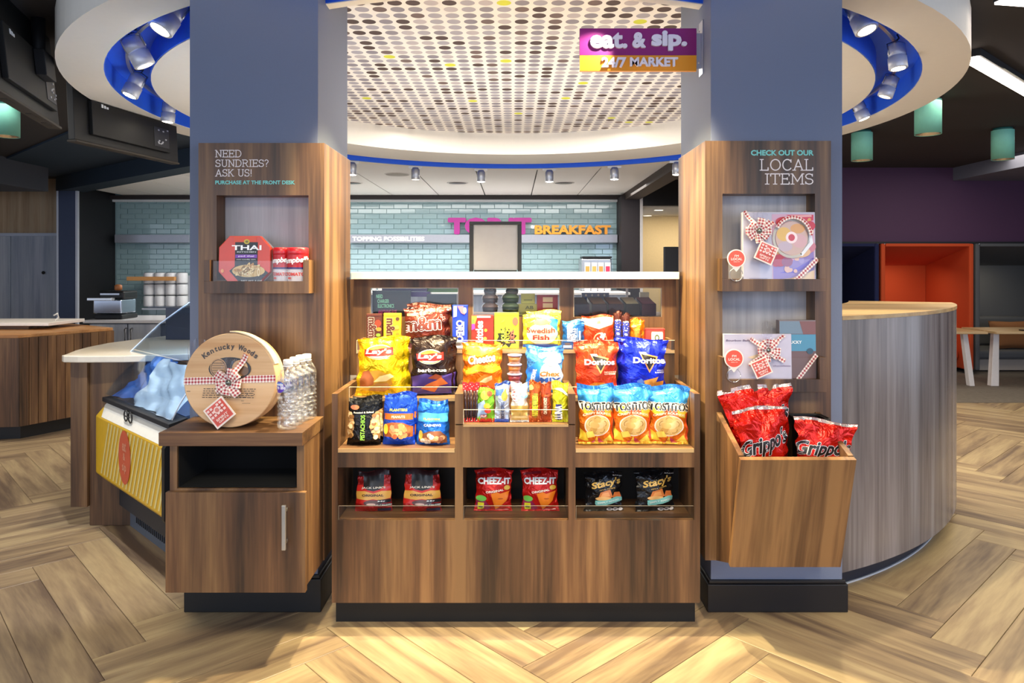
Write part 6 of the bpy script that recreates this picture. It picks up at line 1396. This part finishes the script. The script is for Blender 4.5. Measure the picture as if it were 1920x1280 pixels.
th = [('P', [(-.42, .98), (.45, .98), (.42, .84), (-.40, .84)], '#d8481f'), ('R', -.36, .50, .34, .86, '#0e0b0e'), ('E', .08, .87, .11, .05, '#c9b42c'), ('E', .08, .87, .06, .025, '#7a6a1a'), ('T', 'THAI', .08, .745, .56, .10, '#ffffff', {'bold': .03}), ('T', 'KITCHEN', .08, .655, .36, .022, '#e8e8e8'), ('R', -.34, .48, .53, .60, '#7a3ab0'), ('T', 'pad thai', .07, .565, .30, .035, '#f0e0f8'), ('T', 'rice noodle cart', .07, .50, .36, .02, '#e0e0e0'),
      ('P', [(-.56, .26), (-.2, .04), (.2, .02), (.6, .04), (.92, .22), (.5, .40), (.1, .42), (-.3, .38)], '#141012'), ('E', .17, .26, .62, .13, '#d8b878'), ('T', 'NET WT 9 OZ', .3, .055, .4, .025, '#d0d0d0'), ('E', -.82, .26, .06, .04, '#f0a060')]
rs = random.Random(5)
for i in range(34):
    a, r = rs.uniform(0, 6.28), rs.uniform(0, .9); th.append(('E', .17+.52*r*math.cos(a), .27+.10*r*math.sin(a), .16, .03, rs.choice(['#e8cf96', '#b8833c', '#f0dcae', '#8d6a2c', '#c9762c', '#d8b878']), {'rot': rs.uniform(0, 180), 'inner': .5}))
printed('printed_front', Wn, Hn, lambda x, z, off: (x, -off-.0003, z), th, tb)
def cyl_surf(r): return lambda x, z, off: ((r+off)*math.sin(x/r), -(r+off)*math.cos(x/r), z)
for i, (xa, xb, t, yy) in enumerate([(511, 545, 'left soup cup, half hidden by the other one', 2.368), (537, 578, 'right soup cup, in front', 2.352)]):
    r = (WX(xb, yy)-WX(xa, yy))/2*.97; h_ = WZ(464, yy)-nb_; c = empty('soup_cup', ((WX(xa, yy)+WX(xb, yy))/2, yy+.004, nb_), 'red topped white microwave soup cup, '+t, 'cup', 'soup cups in the left niche')
    lathe('cup_wall', [(r*.82, 0), (r*.90, .006), (r*.97, h_*.45), (r*.97, h_*.80)], plain('#e9e2e4', .35), c, n=32)
    lathe('red_sleeve', [(r*.978, h_*.40), (r*.985, h_*.80)], plain('#b81a20', .3), c, n=32, caps=False)
    lathe('lid', [(r*.98, h_*.80), (r, h_*.81), (r, h_*.97), (r*.9, h_)], plain('#c2202a', .3, 0, .3), c, n=32)
    printed('label', 2*r, h_, cyl_surf(r*.985), [('T', 'Campbell\u2019s', .0, .63, 1.5, .19, '#ffffff', {'bold': .04, 'shear': .25, 'rot': 4}), ('R', -1.0, 1.0, .40, .45, '#3a2a6a'), ('T', 'TOMATO', 0, .26, .9, .09, '#c83a30', {'bold': .05}), ('E', -.5, .15, .2, .03, '#d06058')], c)

# ================================================================= round wooden gift box, ribbon, bow, tag
YK_ = 2.222; RK = .1435; ck = Vector((WX(434, YK_), YK_, CZ1+RK+.001))
kb_ = empty('round_gift_box', tuple(ck), 'round pale bentwood gift box on the cabinet, tied with gingham ribbon', 'gift box', rot=(math.radians(-4), 0, math.radians(-2)))
WD = wood('bentwood', '#c99b6c', '#dcb387', '#e6c49c', 'x', .55)
lathe('box_lid', [(RK*.985, -.012), (RK, -.010), (RK, .030), (RK*.985, .030)], WD, kb_, axis=(0, 1, 0), n=72, smooth=False)
lathe('box_base', [(RK*.975, .0305), (RK*.975, .070), (RK*.9, .071)], WD, kb_, axis=(0, 1, 0), n=72, smooth=False)
def hoop(nm, r0, r1, y0, y1, a0, a1, m, lift=0):
    V, Fc = [], []; n_ = 40
    for i in range(n_+1):
        a = math.radians(a0+(a1-a0)*i/n_); e_ = lift*(i/n_)**3
        for r, y in ((r0+e_, y0), (r1+e_, y0), (r1+e_, y1), (r0+e_, y1)): V.append((r*math.cos(a), y, r*math.sin(a)))
    for i in range(n_):
        for k in range(4): l = (k+1) % 4; Fc.append((i*4+k, i*4+l, (i+1)*4+l, (i+1)*4+k))
    Fc += [(3, 2, 1, 0), (n_*4, n_*4+1, n_*4+2, n_*4+3)]
    return mesh(nm, V, Fc, m, kb_)
hoop('hoop_end', RK+.0005, RK+.004, -.011, .028, 20, 92, wood('bentwood2', '#e0c29a', '#ead2b0', '#f0dcc0', 'x', .5), .003)
kd = [('E', -.0, .5, .001, .0005, '#c99b6c')]
def disc(items, name='printed_front', off0=.0124):
    return printed(name, 2*RK, 2*RK, lambda x, z, off: (x, -off0-off, z-RK), items, kb_)
arcs = []
word = 'Kentucky Woods'
for i, ch_ in enumerate(word):
    if ch_ == ' ': continue
    a = math.radians(129-(i/(len(word)-1))*78); r_ = .884
    wch = {'W': .062, 'K': .052, 't': .026, 'u': .036, 'n': .036}.get(ch_, .034)
    hgt_ = {'K': .058, 'W': .058, 'k': .058, 'd': .058, 't': .05, 'y': .055}.get(ch_, .040)
    arcs.append(('T', ch_, r_*math.cos(a)*1.0, .5+(r_*math.sin(a)-.18)/2+(hgt_-.04)/2*(-1 if ch_ == 'y' else 1), wch, hgt_, '#2a1d14', {'rot': math.degrees(a)-90, 'bold': .03}))
logo = [('E', 0, .62, .46, .125, '#1c1511'), ('E', -.25, .63, .18, .10, '#b98f60'), ('E', -.25, .63, .16, .088, '#1c1511', {'inner': .93}), ('E', .22, .63, .17, .085, '#c7a070'), ('E', .30, .60, .11, .05, '#6a4c30')]
for k in range(5): logo.append(('R', -.38, -.12, .575+k*.026, .580+k*.026, '#3a281a'))
txt = []
rs = random.Random(8)
for r_ in range(5):
    x = -.55
    while x < .55:
        w = rs.uniform(.03, .09); txt.append(('R', x, x+w, .405-r_*.022, .413-r_*.022, '#4a3524')); x += w+.02
txt += [('E', .50, .355, .09, .012, '#3a281a', {'inner': .8}), ('R', .25, .42, .325, .330, '#4a3524'), ('R', .32, .5, .26, .264, '#4a3524'), ('R', -.88, -.80, .382, .388, '#4a3524'), ('R', .30, .36, .285, .289, '#4a3524')]
disc(arcs+logo+txt)
GING = checker('red', '#f5ece6', '#a80c26', 1.0)
def ribbon(nm, pts, wdir, w, parent, cell=.0098, t=.0006):
    """flat ribbon following pts; wdir gives its width direction at each point"""
    V, UV, Fc = [], [], []; L = 0
    pts = [Vector(p) for p in pts]
    for i, p in enumerate(pts):
        if i: L += (p-pts[i-1]).length
        wd_ = Vector(wdir[i] if isinstance(wdir, list) else wdir).normalized()
        for k in (-1, 1): V.append(p+wd_*w/2*k); UV.append((L/cell, (k+1)/2*w/cell))
    for i in range(len(pts)-1): Fc.append((2*i, 2*i+1, 2*i+3, 2*i+2))
    return mesh(nm, V, Fc, GING, parent, uv=UV)
ribbon('ribbon_band', [(-RK*.992, -.0145, -.004), (-.05, -.0145, -.001), (0, -.015, 0), (.05, -.0145, .003), (RK*.992, -.0145, .006)], (0, 0, 1), .022, kb_)
def bow(parent, c, s, seed, tail=None, nloop=8, button=True):
    rs = random.Random(seed); c = Vector(c)
    for k in range(nloop):
        a = 2*math.pi*k/nloop+rs.uniform(-.2, .2); d = Vector((math.cos(a), 0, math.sin(a))); side = Vector((-math.sin(a), 0, math.cos(a))); L = s*rs.uniform(.85, 1.15)
        pts, wds = [], []
        for i in range(13):
            t = i/12*2*math.pi; pts.append(c+d*(L*.5*(1-math.cos(t)))+Vector((0, -.004-s*.22*(1-math.cos(t))/2-s*.14*math.sin(t), 0)))
            wds.append(side+Vector((0, .3*math.sin(t), 0)))
        ribbon('bow_loop', pts, wds, s*.58, parent)
    for (dx, dz, w) in (tail or []):
        pts = [c+Vector((dx*i/6, -.010-.01*math.sin(i), dz*i/6)) for i in range(7)]; ribbon('ribbon_tail', pts, Vector((-dz, .0, dx)), w, parent)
    if button: lathe('jingle_button', [(s*.19, 0), (s*.2, s*.08), (s*.13, s*.15), (.001, s*.17)], plain('#7c8078', .25, .8), parent, loc=tuple(c+Vector((0, -s*.30, 0))), axis=(0, -1, 0), n=20)
def tuft(nm, parent, c, h_, w, seed, ang=0):
    """a gathered fan of clear film"""
    rs = random.Random(seed); V, Fc = [], []; n_, m2 = 16, 7; ca_, sa_ = math.cos(ang), math.sin(ang)
    for j in range(m2+1):
        for i in range(n_+1):
            u = -1+2*i/n_; v = j/m2; x = u*w*(.12+v**.8)*(1-.25*v*v); z = v*h_*(1-.15*u*u)+rs.uniform(-.003, .003)*v; y = -.012-math.sin(u*9+seed)*.010*v+rs.uniform(-.003, .003)
            V.append((c[0]+x*ca_-z*sa_, c[1]+y, c[2]+x*sa_+z*ca_))
    for j in range(m2):
        for i in range(n_): a = j*(n_+1)+i; Fc.append((a, a+1, a+n_+2, a+n_+1))
    return mesh(nm, V, Fc, glassy('film', (.97, .97, 1), .08, 1.5, .8), parent)
bc = (.004, -.017, -.006)
bow(kb_, bc, .044, 4, [(.050, .085, .017), (-.04, -.030, .014)])
tuft('clear_film', kb_, (.004, -.022, -.002), .075, .030, 3)
def tag_card(parent, c, s, ang, seed, y=-.02):
    """square red and cream gift tag turned by ang"""
    ca_, sa_ = math.cos(ang), math.sin(ang)
    def T_(x, z, off=0): return (c[0]+x*ca_-z*sa_, c[1]+y-off, c[2]+x*sa_+z*ca_)
    g = s/2; V = [T_(x, z, 0) for x, z in ((-g, -g), (g, -g), (g, g), (-g, g))]+[T_(x, z, .0014) for x, z in ((-g, -g), (g, -g), (g, g), (-g, g))]
    mesh('gift_tag', V, [(3, 2, 1, 0)[::-1], (4, 5, 6, 7), (0, 1, 5, 4), (1, 2, 6, 5), (2, 3, 7, 6), (3, 0, 4, 7)], plain('#efe2d8', .5), parent)
    it = [('R', -.86, .86, .07, .93, '#d8584a'), ('R', -.78, .80, .12, .36, '#cf4a34'), ('T', 'SPIRIT', -.0, .29, .60, .10, '#f4dcd0', {'bold': .02}), ('T', 'GIFTS', .0, .17, .5, .08, '#f4dcd0'), ('E', .0, .64, .30, .15, '#f0d8d0'), ('E', .0, .64, .2, .10, '#d8786c')]
    for i in range(5):
        for j in range(3):
            if abs(-.66+i*.33) < .3 and .5 < .48+j*.15 < .8: continue
            it.append(('R', -.78+i*.33, -.56+i*.33, .44+j*.16, .54+j*.16, '#f0cfc8'))
    printed('tag_print', s, s, lambda x, z, off: T_(x, z-g, .0014+off), it, parent)
tag_card(kb_, (-.018, -.016, -.095), .072, math.radians(40), 1)
# crumpled film standing behind the round box
ff = empty('crumpled_film', (WX(372, 2.30), 2.31, CZ1+.002), 'crumpled clear wrap sticking up behind the round gift box', 'wrap')
tuft('film_fan', ff, (0, 0, 0), WZ(634, 2.31)-CZ1, .05, 7)

# ================================================================= water bottles
wm, nt_, b_ = newmat('water'); b_.inputs['Base Color'].default_value = (.92, .95, 1, 1); b_.inputs['Roughness'].default_value = .25; b_.inputs['Metallic'].default_value = .6
tr_ = N(nt_, 'ShaderNodeBsdfTransparent'); mx_ = N(nt_, 'ShaderNodeMixShader'); tc_ = N(nt_, 'ShaderNodeTexCoord'); nz_ = N(nt_, 'ShaderNodeTexNoise'); nz_.inputs['Scale'].default_value = 75
bp_ = N(nt_, 'ShaderNodeBump'); bp_.inputs['Strength'].default_value = .9; bp_.inputs['Distance'].default_value = .01
nt_.links.new(tc_.outputs['Object'], nz_.inputs['Vector']); nt_.links.new(nz_.outputs['Fac'], bp_.inputs['Height']); nt_.links.new(bp_.outputs['Normal'], b_.inputs['Normal'])
rr_ = N(nt_, 'ShaderNodeValToRGB'); rr_.color_ramp.elements[0].position = .42; rr_.color_ramp.elements[0].color = (.05, .05, .05, 1); rr_.color_ramp.elements[1].position = .62; rr_.color_ramp.elements[1].color = (.42, .42, .42, 1)
nt_.links.new(nz_.outputs['Fac'], rr_.inputs[0]); nt_.links.new(rr_.outputs[0], mx_.inputs[0]); nt_.links.new(tr_.outputs[0], mx_.inputs[1]); nt_.links.new(b_.outputs[0], mx_.inputs[2]); nt_.links.new(mx_.outputs[0], nt_.nodes['Material Output'].inputs[0])
def bottle(px, Y, label):
    r = .0315; t = empty('water_bottle', (WX(px, Y), Y, CZ1+.0005), label, 'bottle', 'clear water bottles')
    prof = [(r*.80, 0), (r*.98, .006), (r, .018)]
    z = .018
    for k in range(7): prof += [(r, z+.003), (r*.88, z+.008), (r, z+.0125)]; z += .0125
    prof += [(r*.98, .110), (r*.98, .148), (r*.93, .160), (r*.62, .180), (r*.42, .190), (r*.40, .193)]
    lathe('bottle_body', prof, wm, t, n=28)
    lathe('cap', [(r*.44, .1935), (r*.46, .196), (r*.46, .208), (r*.40, .2095)], plain('#f0eeee', .4, bump=.5, bscale=900), t, n=24)
    lathe('neck_ring', [(r*.48, .1885), (r*.50, .190), (r*.48, .1915)], plain('#e9e9ee', .3), t, n=24)
    lathe('label_sleeve', [(r*.985, .112), (r*.985, .147)], glassy('label', (.86, .89, .95), .2, 1.4, .9), t, n=28, caps=False)
    printed('label_print', 2*r, .2, cyl_surf(r*.988), [('E', -.62, .645, .62, .085, '#5a3ab8'), ('R', -1.05, -.2, .66, .715, '#5a86d8'), ('T', 'pure life', -.62, .635, .7, .07, '#e6e2fa', {'bold': .05}), ('T', 'Nestle', -.62, .69, .5, .035, '#ffffff', {'bold': .04})], t)
    return t
for px, Y, t in ((540, 2.20, 'front clear water bottle with a purple and blue oval label'), (552, 2.262, 'second clear water bottle from the front'), (563, 2.315, 'third clear water bottle from the front')):
    bt0 = bottle(px, Y, t)
bottle(575, 2.345, 'rearmost clear water bottle beside the tower edge')

# ================================================================= right niches: gift boxes
def gift(name, label, x0, x1, y0, y1, Y, D, col, base=None, rot=0):
    z0 = WZ(y1, Y) if base is None else base; W = WX(x1, Y)-WX(x0, Y); h_ = WZ(y0, Y)-z0
    r = empty(name, ((WX(x0, Y)+WX(x1, Y))/2, Y, z0), label, 'gift box', rot=(math.radians(-2), 0, rot))
    v, f = box_vf(-W/2, W/2, 0, D, 0, h_); mesh('box_body', v, f, plain(col, .4, 0, .2), r, bevel=.0015); return r, W, h_
YG = 2.352
r1, W1, h1 = gift('gift_box', 'colourful square gift box with gingham bow in the upper niche', 1394, 1530, 397, 522, YG, .03, '#b4b2c6', sb1+.0004)
it = [('R', -.20, .97, .02, .97, '#c9a0b8'), ('P', [(-.18, .02), (-.18, .24), (.3, .28), (.95, .50), (.95, .02)], '#8a78b8'), ('P', [(-.18, .02), (.2, .02), (.95, .16), (.95, .02)], '#e0c49a'), ('P', [(.0, .12), (.5, .2), (.95, .34), (.95, .24), (.4, .12)], '#6a5ac0'), ('P', [(.2, .96), (.95, .96), (.95, .88), (.6, .84)], '#c83048'), ('P', [(.35, .95), (.9, .96), (.9, .93), (.4, .92)], '#e0a0a0'),
      ('E', .12, .86, .22, .07, '#b82838'), ('E', .85, .8, .14, .07, '#c02a3c'), ('E', .75, .5, .25, .10, '#c47a8a'), ('E', .0, .3, .2, .09, '#a82a3c'), ('E', .2, .28, .15, .07, '#8d4a6a'), ('E', .55, .42, .3, .08, '#d8b08a'),
      ('E', .34, .62, .54, .29, '#b8b4ac', {'inner': .86}), ('E', .34, .62, .45, .245, '#c4a8a0'), ('E', .12, .68, .2, .10, '#d8b060'), ('E', .5, .76, .2, .07, '#cf9a60'), ('E', .55, .58, .2, .10, '#cba2a8'), ('E', .15, .5, .2, .07, '#b8a8b8'), ('E', .33, .63, .16, .085, '#ecd8dc'), ('E', .33, .63, .09, .05, '#c04050'),
      ('P', [(.55, .38), (.62, .36), (.93, .55), (.86, .72), (.80, .70), (.83, .56)], '#dfe2ea'), ('R', -.85, -.35, .035, .045, '#8a8aa8')]
rs = random.Random(11)
for i in range(30): it.insert(6, ('E', rs.uniform(-.1, .9), rs.uniform(.1, .9), rs.uniform(.04, .11), rs.uniform(.02, .05), rs.choice(['#d8b0a0', '#b06a7a', '#9a8ac0', '#e0cfc0', '#c03a4a', '#d89a5a', '#a898b8']), {'rot': rs.uniform(0, 180)}))
printed('printed_front', W1, h1, lambda x, z, off: (x, -off*.5-.0003, z), it, r1)
bow(r1, (-W1*.31, -.012, h1*.72), .042, 9, [(-.045, .065, .013), (.05, .028, .013)])
tuft('clear_film', r1, (-W1*.31, -.016, h1*.74), .06, .028, 5)
tag_card(r1, (-W1*.23, -.012, h1*.40), .062, math.radians(-24), 2)
ribbon('ribbon_band', [(W1*.19, -.016, .001), (W1*.5, -.0165, h1*.32)], (1, 0, -1.2), .015, r1)
ribbon('ribbon_band', [(W1*(.17+.25*math.cos(a)), -.016, h1*(.62+.30*math.sin(a))) for a in [math.radians(150-13*i) for i in range(12)]], [Vector((math.cos(a), 0, math.sin(a))) for a in [math.radians(150-13*i) for i in range(12)]], .011, r1)
# lower niche: photo box behind, white box in front
r2, W2, h2 = gift('gift_box', 'teal and brown picture box with a diagonal gingham ribbon in the lower niche', 1462, 1531, 600, 708, 2.366, .03, '#7d6f70', sb2+.0004)
printed('printed_front', W2, h2, lambda x, z, off: (x, -off-.0003, z), [('R', -.98, .98, .02, .50, '#6b4e49'), ('R', -.98, .98, .48, .76, '#4a8aa8'), ('R', -.98, .98, .77, .98, '#6d8090'), ('P', [(.1, .98), (.98, .98), (.98, .76), (.3, .76)], '#7a4a40'), ('T', 'KENTUCKY', -.4, .63, .6, .05, '#e6eef0'), ('E', .65, .48, .18, .05, '#2a4a5a')], r2)
ribbon('ribbon_band', [(-W2*.02, -.004, .001), (W2*.5, -.0045, h2*.42)], (1, 0, -.9), .014, r2)
r3, W3, h3 = gift('gift_box', 'white landscape gift box with a red gingham bow in the lower niche', 1358, 1485, 626, 710, 2.345, .016, '#c2bccf', sb2+.0004)
printed('printed_front', W3, h3, lambda x, z, off: (x, -off-.0003, z), [('T', 'Bourbon Balls', -.58, .86, .36, .04, '#6a5a7a', {'shear': .2}), ('T', 'chocolates', .7, .32, .26, .03, '#8a7a9a', {'shear': .2}), ('P', [(-.3, .5), (.2, .62), (.5, .5), (.1, .4)], '#d8c0a0')], r3)
bow(r3, (W3*.12, -.010, h3*.66), .038, 13, [(-.055, .038, .014), (.055, -.036, .014), (.055, .048, .012), (-.06, -.05, .012)])
tuft('clear_film', r3, (W3*.10, -.014, h3*.72), .085, .028, 9); tuft('clear_film', r3, (W3*.10, -.016, h3*.62), .05, .03, 10, .5)
tag_card(r3, (W3*.0, -.012, h3*.30), .056, math.radians(24), 3)
# round I'M LOCAL keychain markers
for px, py, rr, yb, t in ((1380.5, 484.5, 17.2, sb1, 'upper'), (1376, 672, 18, sb2, 'lower')):
    Yq_ = 2.3215-.004; c = empty('round_marker', (WX(px, Yq_), Yq_, WZ(py, Yq_)), "round red I'M LOCAL marker clipped to the %s shelf box" % t, 'marker', 'round shelf markers')
    R_ = rr*Yq_/F
    lathe('disc', [(R_, 0), (R_, .0018)], plain('#efe3da', .4), c, axis=(0, -1, 0), n=40, smooth=False)
    printed('disc_print', 2*R_, 2*R_, lambda x, z, off: (x, -.0019-off, z-R_), [('E', 0, .5, .88, .44, '#e0513a'), ('T', "I'M", 0, .64, .22, .12, '#f6e4da', {'bold': .03}), ('T', 'LOCAL', 0, .47, .60, .13, '#f6e4da', {'bold': .03}), ('T', 'enjoy me', 0, .32, .34, .06, '#f2c8b8')], c)
    g, f = poly_geo([(-R_*.5, -R_*.86), (R_*.5, -R_*.86), (0, -R_*1.45)], 2); mesh('pointer', [(x, -.0005, z) for x, z in g], f.tolist(), plain('#efe3da', .4), c)
    tube('key_ring', [(R_*.72*math.cos(a), .001, -R_*1.75+R_*.72*math.sin(a)) for a in [2*math.pi*i/20 for i in range(21)]], .0009, METAL, c, n=6, world=False)
    lathe('clip', [(.003, 0), (.0035, .004), (.002, .006)], METAL, c, loc=(0, .002, -R_*2.45), axis=(0, -1, 0), n=12)

# ================================================================= red chip bags in the bin
gp = lambda dx, dz, w, h_, r: [('T', "Grippo's", dx, dz, w, h_, '#141014', {'out': '#d8d4dc', 'bold': .03, 'ow': .05, 'shear': .35, 'rot': r})]
GR = 'large red chip bags in the slanted bin'
def bin_bag(label, x0, x1, y0, y1, Y, rot, items, T=.06, fl=.3):
    b = bag('red_chip_bag', label, x0, x1, y0, WZ(y1, Y), Y, T, '#cf1c10', items, group=GR, wr=2.6, metal=.45, rough=.22, seal='#c9c4c6', rot=rot, pinch=.04, flare=fl); return b
bin_bag('rearmost and tallest red chip bag in the slanted bin, leaning left', 1382, 1492, 722, 900, 2.315, (-2, -7, 0), gp(.08, .66, .96, .19, 4), .055, .55)
bin_bag('front left red chip bag in the slanted bin with large black script', 1390, 1484, 764, 890, 2.235, (-4, -5, 3), gp(.04, .46, .98, .30, 14)+[('P', [(.1, .08), (.9, .14), (.9, .02), (.2, .0)], '#1a1416'), ('P', [(-.2, .08), (.1, .10), (.15, .02), (-.1, .01)], '#d8d0c8')], .055)
bin_bag('front right red chip bag in the slanted bin, lower than its neighbours', 1488, 1588, 788, 900, 2.225, (-4, 6, -4), gp(-.04, .52, .98, .30, 6)+[('T', "Grippo's", -.1, .10, .8, .2, '#141014', {'out': '#d8d4dc', 'bold': .04, 'ow': .05, 'shear': .3})], .05)
